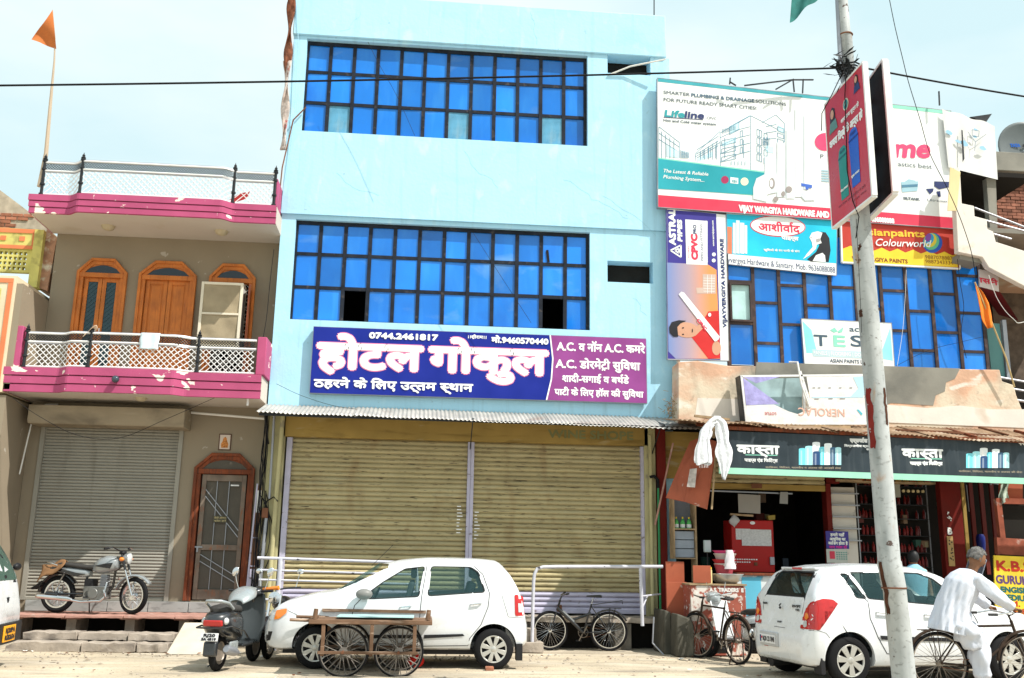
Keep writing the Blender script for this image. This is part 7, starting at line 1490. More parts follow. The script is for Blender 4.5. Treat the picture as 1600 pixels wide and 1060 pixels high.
for sg in (-1, 1):
    for p in (rq, rd2, fd2): cs2.side_patch('side_window', M['carglass'], off_poly(p, .004), -.012, sg, cell=.1); ring_patch(cs2, p, .012, 'window_rubber', M['blackplastic'], sg)
    for x in WX2: road_wheel(sw, (x, sg*.775, .31), .31, .17, sg, .42, 7)
    cs2.seam([(1.44,1.47),(1.46,1.0),(1.44,.70),(1.40,.38)], sg); cs2.seam([(.75,1.46),(.62,1.30),(.88,1.07),(.88,.85),(.98,.60),(1.10,.40),(1.40,.36)], sg); cs2.seam([(2.45,1.0),(2.55,.80),(2.52,.45),(2.45,.36),(1.42,.36)], sg)
    cs2.seam([(.10,.70),(.22,.66),(.27,.60)], sg, .003, name='panel_seam'); cs2.side_patch('side_moulding', M['blackplastic'], [(1.02,.58),(1.40,.565),(1.40,.615),(1.0,.63)], .012, sg); cs2.side_patch('side_moulding', M['blackplastic'], [(1.48,.562),(2.4,.54),(2.42,.59),(1.48,.612)], .012, sg)
    for hx, hz in ((.98,.93),(1.72,.90)):
        mb = MB(); a = (hx, hz); b = (hx+.2, hz-.01); mb.tube([(a[0], sg*(cs2.side_y(*a)+.002), a[1]), (a[0]+.02, sg*(cs2.side_y(*a)+.035), a[1]), (b[0]-.02, sg*(cs2.side_y(*b)+.035), b[1]), (b[0], sg*(cs2.side_y(*b)+.002), b[1])], .013, 8); mb.build('door_handle', M['carwhite'], sw, smooth=True)
    for x in WX2: MB().ring((x, sg*.72, .315), .366, .012, 'y', 30, 6, R(-5), R(185)).build('arch_lip', M['blackplastic'], sw, smooth=True)
    MB().box(WX2[0]-.42, WX2[0]-.36, sg*.74-.09, sg*.74+.09, .14, .34).build('mud_flap', M['blackplastic'], sw)
    cs2.side_patch('tail_lamp', M['redlens'], round_poly([(.05,.70),(.15,.70),(.17,.84),(.22,.94),(.31,1.0),(.43,1.03),(.36,1.09),(.22,1.10),(.12,1.07),(.07,1.0)], .02), .009, sg, cell=.015)
    cs2.end_patch('tail_lamp', M['redlens'], round_poly([(sg*.53,.70),(sg*.81,.70),(sg*.80,1.07),(sg*.72,1.05),(sg*.63,.96),(sg*.57,.84)], .03), .010, 0, cell=.02)
    cs2.end_patch('lamp_reflector', M['amber'], disc((sg*.675,.865),.045,16), .016, 0, cell=.05); cs2.end_patch('lamp_reflector', M['clearlens'], disc((sg*.655,.765),.045,16), .016, 0, cell=.05); 
    cs2.end_patch('reflector', M['redlens'], [(sg*.30,.40),(sg*.42,.40),(sg*.40,.46),(sg*.31,.46)], .004, 0) if sg > 0 else None
cs2.end_patch('rear_window', M['rearglass'], off_poly(rg, .012), -.010, 0, cell=.05); cs2.end_patch('windscreen', M['carglass'], off_poly(wg, .01), -.008, 1, cell=.08)
# black glass border
n = len(rg); mb = MB(); out = off_poly(rg, .035); inn = off_poly(rg, -.02)
mb.add([(cs2.end_x(y, z, 0)-.003, y, z) for y, z in out]+[(cs2.end_x(y, z, 0)-.004, y, z) for y, z in inn], [(i, (i+1)%n, n+(i+1)%n, n+i) for i in range(n)]); mb.build('window_rubber', M['blackplastic'], sw, smooth=True)
mb = MB(); mb.loft([[(.34+t*.02, y, z) for y, z in ((-.50+a,1.47),(-.5+a,1.50),(.5-a,1.50),(.5-a,1.47))] for t, a in ((0,.04),(6,0))]); sp_ = mb.build('roof_lip', M['carwhite'], sw, bevel=.01); box1('brake_lamp', M['redlens'], sw, .325, .345, -.12, .12, 1.470, 1.498)
def gate(pts, r_=.004):
    P = []
    for a, b in zip(pts, pts[1:]):
        n = max(1, int(math.hypot(b[0]-a[0], b[1]-a[1])/.04))
        for i in range(n): t = i/n; y = a[0]+(b[0]-a[0])*t; z = a[1]+(b[1]-a[1])*t; P.append((cs2.end_x(y, z, 0)-.002, y, z))
    return MB().tube(P, r_, 5).build('tailgate_seam', M['seam'], sw)
gate([(-.56,1.08),(-.54,.9),(-.50,.68),(.50,.68),(.54,.9),(.56,1.08)]); gate([(-.80,.69),(-.51,.69)]); gate([(.51,.69),(.80,.69)])
pz = .50; px_ = lambda y: min(cs2.end_x(y, .50, 0), .02)-.03
MB().box(-.03, .02, .02-.02, .50, .41, .60).build('plate_recess', flat('recess_grey', (.5,.5,.5)), sw, bevel=.01)
MB().box(-.042, -.031, .04, .48, .445, .565).build('number_plate', flat('plate_white', (.75,.75,.75)), sw, bevel=.003)
PM = Matrix(((0,1,0,-.046),(-1,0,0,.475),(0,0,1,0),(0,0,0,1))); mb = MB(PM); text(mb, "RJ20 CB 7848", .095, .42, .475, .065, 0, bold=.0015); mb.build('lettering', black, sw)
mb = MB(PM); mb.box(.015,.05,-.001,.0,.46,.55); mb.build('plate_mark', navy, sw); mb = MB(PM); mb.prism(disc((.07,.52),.016,12), -.001, 0); mb.build('plate_mark', red, sw)
SMt = Matrix(((0,1,0,0),(-1,0,0,0),(0,0,1,0),(0,0,0,1)))
def badge(s_, y0, y1, z0, h):
    xx = min(cs2.end_x(y0, z0, 0), cs2.end_x(y1, z0+h, 0), cs2.end_x(y1, z0, 0))-.012; mb = MB(Matrix(((0,1,0,xx),(-1,0,0,0),(0,0,1,0),(0,0,0,1)))); text(mb, s_, -y0, -y1, z0, h, 0, bold=.004); mb.build('badge_lettering', M['blackmetal'], sw)
badge("SWIFT", -.28, -.50, .965, .03); badge("VXI", -.38, -.48, .92, .025); badge("VVT", .08, -.04, .74, .022); badge("SUZUKI", .54, .42, .975, .022)
mb = MB(Matrix(((0,1,0,.045),(-1,0,0,0),(0,0,1,0),(0,0,0,1)))); 
for p in ([(-.03,.995),(.03,1.025),(.03,1.010),(-.005,.99),(.03,.965),(.0,.945),(-.03,.965),(.005,.98)],): mb.prism([(a-.0, b-.02) for a, b in p], -.012, 0)
mb.build('emblem', M['blackmetal'], sw)
mb = MB(); mb.tube([(.40,-.86,.85),(.55,-.89,.62),(.75,-.88,.50)], .004, 5); mb.build('scratch_wire', M['cable'], sw)
car_interior(sw, [1.15, 1.95], .34, 1.76, -.36, 2.4)
mb = MB()
for x in WX2: mb.cyl((x,-.65,.31),(x,.65,.31),.06)
mb.box(.35,3.5,-.6,.6,.16,.24); mb.cyl((.05,.35,.20),(.6,.35,.24),.08); mb.build('underbody', M['blackplastic'], sw)
# ================================================================ van at the left edge
vn = thing('white_van', 'white van nose with black bumper and orange number plate at the left edge', 'van', (-5.50,-4.0,0), R(6), local=True)
top = [(0,1.7),(.2,1.9),(.5,1.95),(2.2,1.93),(2.45,1.88),(2.66,1.70),(2.80,1.50),(2.92,1.28),(2.985,1.10),(3.01,.95),(3.03,.75)]
bot = [(0,.3),(3.0,.28),(3.03,.34)]; belt = [(0,1.15),(2.6,1.05),(2.9,.98),(3.03,.70)]; plan = [(0,.9),(.1,.97),(.4,1),(2.6,1),(2.90,.985),(2.98,.95),(3.01,.90),(3.03,.84)]
cv = Car(vn, 3.03, 1.42, top, bot, belt, plan, .16)
o = cv.loft(n=60); o.v = [Vector((v.x-3.03, v.y, v.z)) for v in o.v]; o = o.build('body', M['carwhite'], vn, smooth=True, ang=32, fix=True)
_b = MB.build
def vbuild(s, *a, **k): s.v = [Vector((v.x-3.03, v.y, v.z)) for v in s.v]; return _b(s, *a, **k)
MB.build = vbuild
w1 = round_poly([(1.75,1.14),(2.70,1.10),(2.80,1.18),(2.50,1.68),(1.75,1.75)], .05); w2 = round_poly([(-.56,1.16),(.56,1.16),(.50,1.66),(-.50,1.66)], .08)
vg = mat('green_van_glass', (.05,.10,.08), .08, bump=0)
for sg in (-1, 1):
    cv.side_patch('side_window', vg, w1, .006, sg, cell=.06); ring_patch(cv, w1, .03, 'window_rubber', M['blackplastic'], sg, .009)
    cv.side_patch('side_bumper', M['blackplastic'], [(2.2,.36),(2.99,.36),(3.02,.50),(3.0,.60),(2.2,.62)], .02, sg, cell=.03)
    for x in (.6, 2.35): road_wheel(vn, (x, sg*.64, .28), .28, .16, sg, .2, 6)
    cv.end_patch('headlight', M['clearlens'], round_poly([(sg*.42,.80),(sg*.62,.82),(sg*.62,.96),(sg*.44,.96)], .03), .006, 1, cell=.03)
    MB().ball((2.86,sg*.80,1.33), .09, 12, 8, (.6,1.1,.62)).build('wing_mirror', M['blackplastic'], vn, smooth=True); MB().bar((2.74,sg*.64,1.26),(2.84,sg*.78,1.32),.03).build('mirror_arm', M['blackplastic'], vn)
cv.end_patch('window_rubber', M['blackplastic'], off_poly(w2, .035), .004, 1, cell=.03); cv.end_patch('windscreen', vg, w2, .008, 1, cell=.03)
MB().loft([[(3.03+.05*math.cos(y*1.9), y, z) for z in (.34,.60)]+[(2.9, y, .62), (2.9, y, .32)] for y in (-.70,-.6,-.4,-.2,0,.2,.4,.6,.70)]).build('front_bumper', M['blackplastic'], vn, smooth=True, ang=50)
MB().box(3.075,3.092,-.25,.25,.37,.575).build('number_plate', F_('orange_plate', (.85,.38,.02)), vn, bevel=.004)
MB.build = _b
PV = Matrix(((0,-1,0,.066),(1,0,0,0),(0,0,1,0),(0,0,0,1))); mb = MB(PV); text(mb, "RJ20PA", -.20, .20, .485, .06, 0, bold=.006); text(mb, "0GB2634", -.21, .21, .395, .06, 0, bold=.006); mb.build('lettering', black, vn)
mb = MB(PV); mb.M = Matrix(((0,-1,0,-.012),(1,0,0,0),(0,0,1,0),(0,0,0,1))); mb.ring((0,0,.90), .035, .007, 'y', 18, 5); mb.bar((0,0,.93),(0,0,.87),.014); mb.bar((-.05,0,.93),(.05,0,.93),.012); text(mb, "ST", .30, .38, .70, .03, 0, bold=.004); mb.build('emblem', M['blackmetal'], vn)
# ================================================================ wheels with spokes
def spoked(par, c, r, tw, name='wheel', nsp=20, rimm='chrome', hubr=.03, ang=0, tyre='rubber', hubw=.06, sr=.0035, steer=0):
    Mx = Matrix.Translation(c) @ Matrix.Rotation(steer, 4, 'Z')
    t = MB(Mx).ring((0,0,0), r-tw/2, tw/2, 'y', 44, 8).build(name, M[tyre], par, smooth=True)
    MB(Mx).lathe((0,0,0), [(r-tw*.95,-tw*.4),(r-tw*1.25,-tw*.4),(r-tw*1.32,0),(r-tw*1.25,tw*.4),(r-tw*.95,tw*.4)], 'y', 44).build('rim', M[rimm], t, smooth=True)
    mb = MB(Mx); rr = r-tw*1.25
    for i in range(nsp):
        a = 2*PI*i/nsp; s_ = 1 if i % 2 else -1; b = a+(.5 if (i//2) % 2 else -.5)*(.9 if nsp > 14 else 0)
        mb.tube([(hubr*math.cos(b), s_*hubw/2, hubr*math.sin(b)), (rr*math.cos(a), 0, rr*math.sin(a))], sr, 4)
    mb.build('spokes', M[rimm], t)
    mb = MB(Mx); mb.cyl((0,-hubw/2-.012,0),(0,hubw/2+.012,0),hubr*.7,n=12); mb.cyl((0,-hubw/2-.002,0),(0,-hubw/2+.01,0),hubr*1.15,n=14); mb.cyl((0,hubw/2-.01,0),(0,hubw/2+.002,0),hubr*1.15,n=14); mb.build('hub', M[rimm], t, smooth=True)
    return t
def fender(mb, c, r, w, a0, a1, n=18):
    vs = []
    for i in range(n+1):
        a = R(a0+(a1-a0)*i/n)
        for j, (dy, dr) in enumerate(((-w/2,-.02),(-w/3,.004),(0,.010),(w/3,.004),(w/2,-.02))): vs.append((c[0]+(r+dr)*math.cos(a), c[1]+dy, c[2]+(r+dr)*math.sin(a)))
    mb.add(vs, [(i*5+j, i*5+j+1, (i+1)*5+j+1, (i+1)*5+j) for i in range(n) for j in range(4)]); return mb
M['blackgloss'] = mat('black_gloss_paint', (.012,.012,.014), .25, var=.1, bump=0, coat=.4); M['grimyrim'] = mat('grimy_steel', (.30,.26,.22), .5, metal=.5, var=.3, bump=0); M['rustybike'] = mat('rusty_black_tube', (.045,.03,.022), .6, var=.4, scale=12, bump=.1)
M['leather'] = mat('worn_black_vinyl', (.05,.048,.046), .55, var=.2, scale=10, bump=.2)
# ================================================================ motorcycle on the platform
z0 = .518
mc = thing('silver_motorcycle', 'silver and black motorcycle with a brown cloth on its tail, on the stone platform', 'motorcycle', (-6.22,-.12,z0), math.atan2(-.26,1.33), local=True)
WB = 1.36; wr_ = .315
rw = spoked(mc, (0,0,wr_), wr_, .085, nsp=28, hubr=.07, hubw=.10, sr=.004); fwv = spoked(mc, (WB,.02,wr_-.005), wr_-.005, .075, nsp=28, hubr=.06, hubw=.08, sr=.004, steer=R(-18))
def body_loft(name, m, secs, par, ang=50):
    """secs: (x, yhalf, z0, z1) rounded sections"""
    S_ = []
    for x, w, a, b in secs:
        S_.append([(x, w*math.cos(t)*(abs(math.cos(t))**-.35 if abs(math.cos(t)) > .01 else 1), (a+b)/2+(b-a)/2*math.sin(t)*(abs(math.sin(t))**-.35 if abs(math.sin(t)) > .01 else 1)) for t in [2*PI*i/18+.01 for i in range(18)]])
    return MB().loft(S_).build(name, m, par, smooth=True, ang=ang)
M['silverpaint'] = mat('silver_tank_paint', (.30,.32,.33), .25, metal=.3, var=.06, bump=0, coat=.5)
body_loft('fuel_tank', M['silverpaint'], [(.60,.06,.72,.80),(.64,.10,.70,.86),(.74,.155,.66,.94),(.88,.17,.68,.98),(1.0,.145,.72,.96),(1.06,.08,.76,.90),(1.08,.03,.79,.86)], mc)
MB().ball((.88,0,.955),.035,12,6,(1,1,.35)).build('tank_cap', M['chrome'], mc, smooth=True)
for sg in (-1,1): MB().prism([(.68,.80),(.98,.76),(1.02,.86),(.86,.84)], sg*.158, sg*.172).build('tank_graphic', M['blackgloss'], mc, bevel=.004)
body_loft('seat', M['leather'], [(-.02,.08,.80,.84),(.05,.11,.78,.86),(.30,.12,.76,.84),(.45,.115,.74,.82),(.62,.10,.73,.83),(.68,.06,.75,.82)], mc)
body_loft('side_cowl', M['silverpaint'], [(-.20,.03,.76,.80),(-.12,.08,.70,.80),(.1,.10,.66,.78),(.35,.11,.60,.76),(.50,.10,.60,.74),(.56,.06,.62,.72)], mc)
for sg in (-1,1): MB().prism([(-.14,.74),(.35,.62),(.52,.66),(.35,.68),(-.1,.78)], sg*.098, sg*.118).build('cowl_stripe', M['blackgloss'], mc, bevel=.004)
bodyp = MB(); bodyp.tube([(1.13,0,.82),(1.0,0,.72),(.98,0,.45),(.85,0,.28)], .022, 8); bodyp.tube([(1.12,0,.88),(.7,0,.74),(.1,0,.68),(-.2,0,.74)], .022, 8); bodyp.tube([(.5,0,.68),(.48,0,.35),(.6,0,.28),(.85,0,.27)], .022, 8)
for sg in (-1,1): bodyp.tube([(.48,sg*.06,.33),(0,sg*.07,wr_)], .018, 8)
bodyp.build('frame', M['blackgloss'], mc, smooth=True)
en = MB(); en.box(.52,.90,-.13,.13,.24,.46); en.cyl((.70,-.15,.34),(.70,.15,.34),.09,n=18); en.cyl((.60,-.13,.33),(.60,.13,.33),.06,n=16)
e_ = en.build('engine', mat('engine_alloy', (.22,.22,.21), .45, metal=.6, var=.2), mc, bevel=.008)
for k in range(8): MB().box(.745+k*.004, .90+k*.004, -.075, .075, .43+k*.026, .442+k*.026).build('cooling_fin', M['greymetal'], e_)
MB().box(.77,.88,-.05,.05,.42,.66).build('cylinder_block', M['greymetal'], e_); MB().box(.50,.66,-.10,.10,.44,.58).build('air_box', M['blackplastic'], mc, bevel=.02)
MB().tube([(.86,-.10,.45),(.93,-.13,.30),(.85,-.14,.22),(.5,-.15,.20),(.25,-.15,.24)], .022, 10).build('exhaust_pipe', M['chrome'], mc, smooth=True)
MB().tube([(.34,-.155,.235),(.28,-.155,.245),(-.25,-.165,.285),(-.30,-.165,.29)], [.025,.045,.05,.035], 14).build('silencer', M['chrome'], mc, smooth=True); MB().tube([(.10,-.165,.31),(-.12,-.175,.33)], .035, 10).build('silencer_shield', M['blackgloss'], mc, smooth=True)
for sg in (-1,1): 
    sk_ = MB().tube([(-.02,sg*.10,.36),(.13,sg*.10,.66)], .014, 8).build('shock_absorber', M['chrome'], mc, smooth=True)
    MB().tube([(WB,sg*.075+.02,wr_),(1.20,sg*.075,.76)], [.024,.018], 10).build('fork_leg', M['chrome'], mc, smooth=True); MB().tube([(1.21,sg*.075,.74),(1.12,sg*.07,1.0)], .020, 10).build('fork_leg', M['blackgloss'], mc, smooth=True)
mb = MB(); fender(mb, (WB,.02,wr_), wr_+.03, .13, 35, 165); mb.build('front_mudguard', M['silverpaint'], mc, smooth=True, solid=.004)
mb = MB(); fender(mb, (0,0,wr_), wr_+.04, .15, 30, 175); mb.build('rear_mudguard', M['blackgloss'], mc, smooth=True, solid=.004)
mb = MB(); mb.tube([(-.30,0,.50),(-.42,0,.42),(-.50,0,.40)], [.05,.04,.02], 8); mb.build('mudguard_flap', M['blackplastic'], mc)
hb4 = MB(); hb4.tube([(1.02,-.36,1.10),(1.06,-.30,1.12),(1.12,-.16,1.06),(1.12,.16,1.06),(1.06,.30,1.12),(1.02,.36,1.10)], .012, 8); hb4.build('handlebar', M['blackgloss'], mc, smooth=True)
for sg in (-1,1):
    MB().cyl((1.02,sg*.34,1.105),(.99,sg*.44,1.09),.02).build('grip', M['blackplastic'], mc, smooth=True); MB().tube([(1.05,sg*.28,1.12),(1.10,sg*.36,1.09)], .006, 6).build('brake_lever', M['chrome'], mc)
    MB().ball((1.17,sg*.16,.92),.035,10,6,(1.3,1,1)).build('indicator', M['amber'], mc, smooth=True)
hl = MB().lathe((1.17,0,.93), [(0,-.06),(.06,-.05),(.09,0),(.098,.06),(.09,.07)], 'x', 20).build('headlamp', M['silverpaint'], mc, smooth=True); MB().lathe((1.24,0,.93), [(.09,0),(.05,.02),(0,.025)], 'x', 20).build('lamp_glass', M['clearlens'], hl, smooth=True); MB().ball((1.10,0,1.03),.06,12,8,(1,1.3,.7)).build('speedometer', M['blackplastic'], hl, smooth=True)
mb = MB(); mb.tube([(1.0,-.12,.60),(1.02,-.30,.52),(1.0,-.32,.36),(.95,-.18,.28),(.93,-.05,.28)], .011, 8); mb.tube([(1.0,.12,.60),(1.02,.30,.52),(1.0,.32,.36),(.95,.18,.28),(.93,.05,.28)], .011, 8); mb.build('crash_guard', M['chrome'], mc, smooth=True)
mb = MB(); mb.tube([(.52,.10,.25),(.46,.26,.0)], .011, 6); mb.build('side_stand', M['blackgloss'], mc); MB().bar((.60,-.12,.28),(.60,-.24,.28),.022).build('foot_peg', M['blackplastic'], mc)
MB().box(-.26,-.20,-.07,.07,.66,.76).build('tail_lamp', M['redlens'], mc, bevel=.015); MB().tube([(.0,-.12,.80),(-.14,-.12,.84),(-.22,-.08,.85),(-.22,.08,.85),(-.14,.12,.84),(.0,.12,.80)], .010, 8).build('grab_rail', M['chrome'], mc, smooth=True)
mb = MB(); mb.ring((.30,.10,.33), .16, .012, 'y', 16, 6, sz=.35); mb.build('chain_case', M['blackgloss'], mc)
cth = thing('brown_cloth', 'rumpled brown sack cloth draped over the motorcycle tail', 'cloth', (-6.25,-.2,1.3))
def bc(u, v):
    a = (u-.5)*2; x = -.32+.42*v+.03*math.sin(u*9); z = .87+.03*math.sin(v*7+u*4)-.22*abs(a)**2.0*(1.2-.6*v)-.10*(1-v)**2; y = a*.17
    p = mc.matrix_basis @ Vector((x, y, z)); return tuple(p)
mc.matrix_basis  # local frame of the motorcycle
MB().grid(bc, 18, 14).build('cloth', mat('brown_sacking', (.22,.12,.06), .95, var=.2, scale=10, bump=.4), cth, smooth=True, solid=.012)
# ================================================================ scooter
sc = thing('grey_scooter', 'dark grey scooter seen from behind with pale silver cowl and amber lever', 'scooter', (-2.69,-3.98,0), R(78), local=True)
M['scgrey'] = mat('scooter_grey_paint', (.018,.020,.023), .3, var=.1, bump=0, coat=.6); M['scsilver'] = mat('scooter_silver', (.30,.33,.34), .3, metal=.2, var=.06, bump=0, coat=.5)
def sw_wheel(x, r_): 
    t = MB().ring((x,0,r_), r_-.05, .05, 'y', 30, 10).build('wheel', M['rubber'], sc, smooth=True); MB().lathe((x,0,r_), [(r_-.09,-.035),(r_-.10,-.02),(.05,-.01),(0,-.01)], 'y', 24).build('rim', M['grimyrim'], t, smooth=True); MB().lathe((x,0,r_), [(r_-.09,.035),(r_-.10,.02),(.05,.01),(0,.01)], 'y', 24).build('rim', M['grimyrim'], t, smooth=True)
sw_wheel(0,.24); sw_wheel(1.30,.24)
body_loft('rear_body', M['scgrey'], [(-.26,.05,.62,.72),(-.22,.13,.54,.76),(-.10,.19,.46,.80),(.10,.21,.42,.80),(.32,.20,.38,.78),(.45,.16,.34,.74),(.50,.08,.32,.66)], sc)
body_loft('seat', M['leather'], [(-.16,.06,.78,.83),(-.10,.12,.76,.87),(.15,.15,.76,.88),(.38,.14,.75,.86),(.50,.10,.74,.83),(.54,.05,.75,.80)], sc)
MB().tube([(.02,-.16,.82),(-.14,-.16,.90),(-.26,-.10,.93),(-.30,0,.935),(-.26,.10,.93),(-.14,.16,.90),(.02,.16,.82)], .022, 10).build('grab_rail', M['scsilver'], sc, smooth=True)
MB().prism([(-.27,.60),(-.20,.60),(-.22,.68),(-.28,.68)], -.13, .13).build('tail_lamp', M['redlens'], sc, bevel=.012)
for sg in (-1,1): MB().ball((-.17,sg*.155,.665), .065, 12, 8, (.9,.5,.75)).build('indicator', M['clearlens'], sc, smooth=True)
MB().tube([(-.10,-.22,.60),(-.30,-.20,.585),(-.33,0,.58),(-.30,.20,.585),(-.10,.22,.60),(.2,.25,.55)], .013, 8).build('guard_rail', M['blackgloss'], sc, smooth=True); MB().tube([(-.10,-.22,.60),(.25,-.25,.52),(.45,-.23,.42)], .013, 8).build('guard_rail', M['blackgloss'], sc, smooth=True)
mb = MB(Matrix.Translation((-.335,0,.46)) @ Matrix.Rotation(R(12), 4, 'Y')); mb.box(-.006,.006,-.125,.125,-.045,.06); mb.build('number_plate', flat('plate_dull_white', (.62,.62,.62)), sc, bevel=.003)
mb = MB(Matrix.Translation((-.345,0,.46)) @ Matrix.Rotation(R(12), 4, 'Y') @ Matrix(((0,1,0,0),(-1,0,0,0),(0,0,1,0),(0,0,0,1)))); text(mb, "RJ20", -.08, .08, .015, .035, 0, bold=.004); text(mb, "SA 4519", -.10, .10, -.032, .03, 0, bold=.004); mb.build('lettering', black, sc)
mb = MB(); mb.prism([(-.30,.40),(-.20,.42),(-.22,.20),(-.31,.22)], -.09, .09); mb.build('mud_flap', M['scgrey'], sc, bevel=.02)
MB().tube([(.30,-.16,.22),(.10,-.19,.25),(-.18,-.20,.30),(-.22,-.20,.31)], [.03,.06,.065,.04], 14).build('silencer', M['greymetal'], sc, smooth=True); MB().box(-.16,.12,-.235,-.20,.24,.40).build('silencer_cover', M['scsilver'], sc, bevel=.02)
MB().box(.0,.42,.06,.17,.17,.32).build('engine', M['blackplastic'], sc, bevel=.03)
mb = MB(); mb.prism([(.45,.28),(.98,.28),(1.0,.33),(.45,.33)], -.17, .17); mb.build('floorboard', M['scgrey'], sc, bevel=.02)
def apron(u, v):
    y = (u-.5)*2; z = .30+.68*v; w = .19+.05*math.sin(PI*v); return (1.02+.14*v-.10*y*y*(.6+.4*v)+.02, y*w, z)
MB().grid(apron, 12, 12).build('leg_shield', mat('scooter_inner_grey', (.06,.07,.075), .4, bump=0), sc, smooth=True, solid=.025)
mb = MB(); fender(mb, (1.30,0,.24), .28, .16, 20, 160); mb.build('front_mudguard', M['scgrey'], sc, smooth=True, solid=.006)
MB().tube([(1.30,0,.26),(1.15,0,.95)], .03, 8).build('steering_column', M['blackgloss'], sc, smooth=True)
body_loft('handlebar_cowl', M['scgrey'], [(1.00,.05,.98,1.02),(1.05,.14,.96,1.06),(1.12,.17,.94,1.08),(1.20,.12,.94,1.06),(1.24,.05,.97,1.02)], sc)
for sg in (-1,1):
    MB().cyl((1.08,sg*.14,1.02),(1.02,sg*.34,1.03),.018).build('grip', M['blackplastic'], sc, smooth=True); MB().tube([(1.06,sg*.20,1.04),(1.05,sg*.24,1.16),(1.05,sg*.26,1.24)], .006, 6).build('mirror_stem', M['chrome'], sc); MB(Matrix.Translation((1.05,sg*.27,1.30)) @ Matrix.Rotation(R(20), 4, 'X')).ball((0,0,0),.062,14,10,(.3,.75,1.15)).build('mirror', M['chrome'] , sc, smooth=True)
MB().tube([(1.10,-.16,1.05),(1.05,-.34,1.07),(1.04,-.42,1.08)], [.02,.028,.03], 10).build('lever_cover', M['amber'], sc, smooth=True)
def cowl(u, v):
    a = (u-.5)*PI; x = .50+.50*v; w = .10+.09*math.sin(PI*min(1,v*1.1)); z = .86+.20*v; return (x, w*math.sin(a)*(1), z+.12*math.cos(a)*math.sin(PI*(.15+.8*v)))
MB().grid(cowl, 16, 16).build('silver_visor_cowl', M['scsilver'], sc, smooth=True, solid=.012)
MB().tube([(.35,.10,.16),(.30,.26,.02)], .012, 6).build('side_stand', M['blackgloss'], sc)
# motorcycle half hidden behind the scooter
m2 = thing('parked_motorcycle', 'black and chrome motorcycle nose half hidden between the scooter and the white hatchback', 'motorcycle', (-2.12,-1.45,0), R(-98), local=True)
spoked(m2, (.95,0,.30), .30, .08, nsp=24, hubr=.06, hubw=.08, sr=.004, rimm='grimyrim'); spoked(m2, (-.3,0,.30), .30, .09, nsp=24, hubr=.06, hubw=.08, sr=.004, rimm='grimyrim')
for sg in (-1,1): MB().tube([(.95,sg*.08,.30),(.72,sg*.08,.95)], .022, 8).build('fork_leg', M['chrome'], m2, smooth=True)
mb = MB(); mb.tube([(.60,-.10,.70),(.66,-.30,.66),(.64,-.32,.36),(.58,-.10,.28)], .013, 8); mb.tube([(.60,.10,.70),(.66,.30,.66),(.64,.32,.36),(.58,.10,.28)], .013, 8); mb.build('crash_guard', M['chrome'], m2, smooth=True)
body_loft('fuel_tank', M['blackgloss'], [(.10,.05,.72,.80),(.18,.12,.68,.88),(.35,.14,.68,.92),(.50,.12,.72,.92),(.58,.05,.78,.88)], m2); body_loft('seat', M['leather'], [(-.45,.07,.78,.82),(-.3,.11,.74,.82),(.0,.11,.72,.80),(.14,.07,.72,.78)], m2)
mb = MB(); fender(mb, (.95,0,.30), .335, .13, 20, 160); mb.build('mudguard', M['blackgloss'], m2, smooth=True, solid=.004); MB().lathe((.74,0,.90), [(0,-.08),(.08,-.02),(.095,.06),(.05,.085),(0,.09)], 'x', 18).build('headlamp', M['chrome'], m2, smooth=True)
mb = MB(); mb.box(.05,.45,-.12,.12,.26,.56); mb.build('engine', M['greymetal'], m2, bevel=.03); mb = MB(); mb.tube([(.60,-.36,1.06),(.64,-.2,1.05),(.68,0,1.02),(.64,.2,1.05),(.60,.36,1.06)], .012, 8); mb.build('handlebar', M['blackgloss'], m2, smooth=True)
for sg in (-1,1): MB().tube([(.62,sg*.28,1.06),(.60,sg*.32,1.25)], .006, 6).build('mirror_stem', M['chrome'], m2); MB().ball((.60,sg*.33,1.30),.055,12,8,(.35,1,.8)).build('mirror', M['chrome'], m2, smooth=True)
# ================================================================ handcart
ca_ = thing('wooden_handcart', 'old wooden handcart with four tall spoked wheels in front of the white hatchback', 'handcart', (-.6,-4.2,0))
M['cartrim'] = mat('worn_cart_rim', (.20,.18,.16), .6, metal=.3, var=.3, bump=0)
M['cartwood'] = mat('worn_cart_wood', (.16,.095,.06), .85, var=.25, scale=6, bump=.5, bscale=40, rand=.15, layers=[((.55,.42,.32), .58, .7, 5, (.5,3,3), .6), ((.08,.05,.04), .58, .72, 8, (.5,3,3), .8)])
FY, BY = -4.52, -3.62
rough_slab('front_plank', M['cartwood'], ca_, -1.44, .20, FY-.03, FY+.03, .665, .725, .006, 8)
rough_slab('rear_plank', M['cartwood'], ca_, -1.44, .20, BY-.03, BY+.03, .665, .725, .006, 8)
for a, b in ((-1.44,-1.38),(.14,.20)): box1('end_plank', M['cartwood'], ca_, a, b, FY+.032, BY-.032, .66, .73, bevel=.005)
for k in range(7): y = FY+.05+k*.118; rough_slab('deck_board', M['cartwood'], ca_, -1.37, .13, y, y+.105, .685, .712, .005, 6)
rough_slab('blue_board', mat('pale_teal_board', (.34,.50,.50), .7, var=.15, scale=3, bump=.3, layers=[((.25,.18,.12), .6, .7, 3, (.5,3,1), .8)]), ca_, -1.10, -.05, FY+.25, BY-.1, .735, .752, .004, 6)
MB().bar((-1.35,BY-.04,.80),(.12,BY-.04,.79),.05,.04).build('loose_batten', M['cartwood'], ca_)
for x in (-1.36,.14): MB().cyl((x,FY,.73),(x+.01,FY,.86),.035,.028,8).build('corner_peg', M['cartwood'], ca_)
MB().cyl((-1.2,BY,.73),(-1.2,BY,.86),.03,.025,8).build('corner_peg', M['cartwood'], ca_)
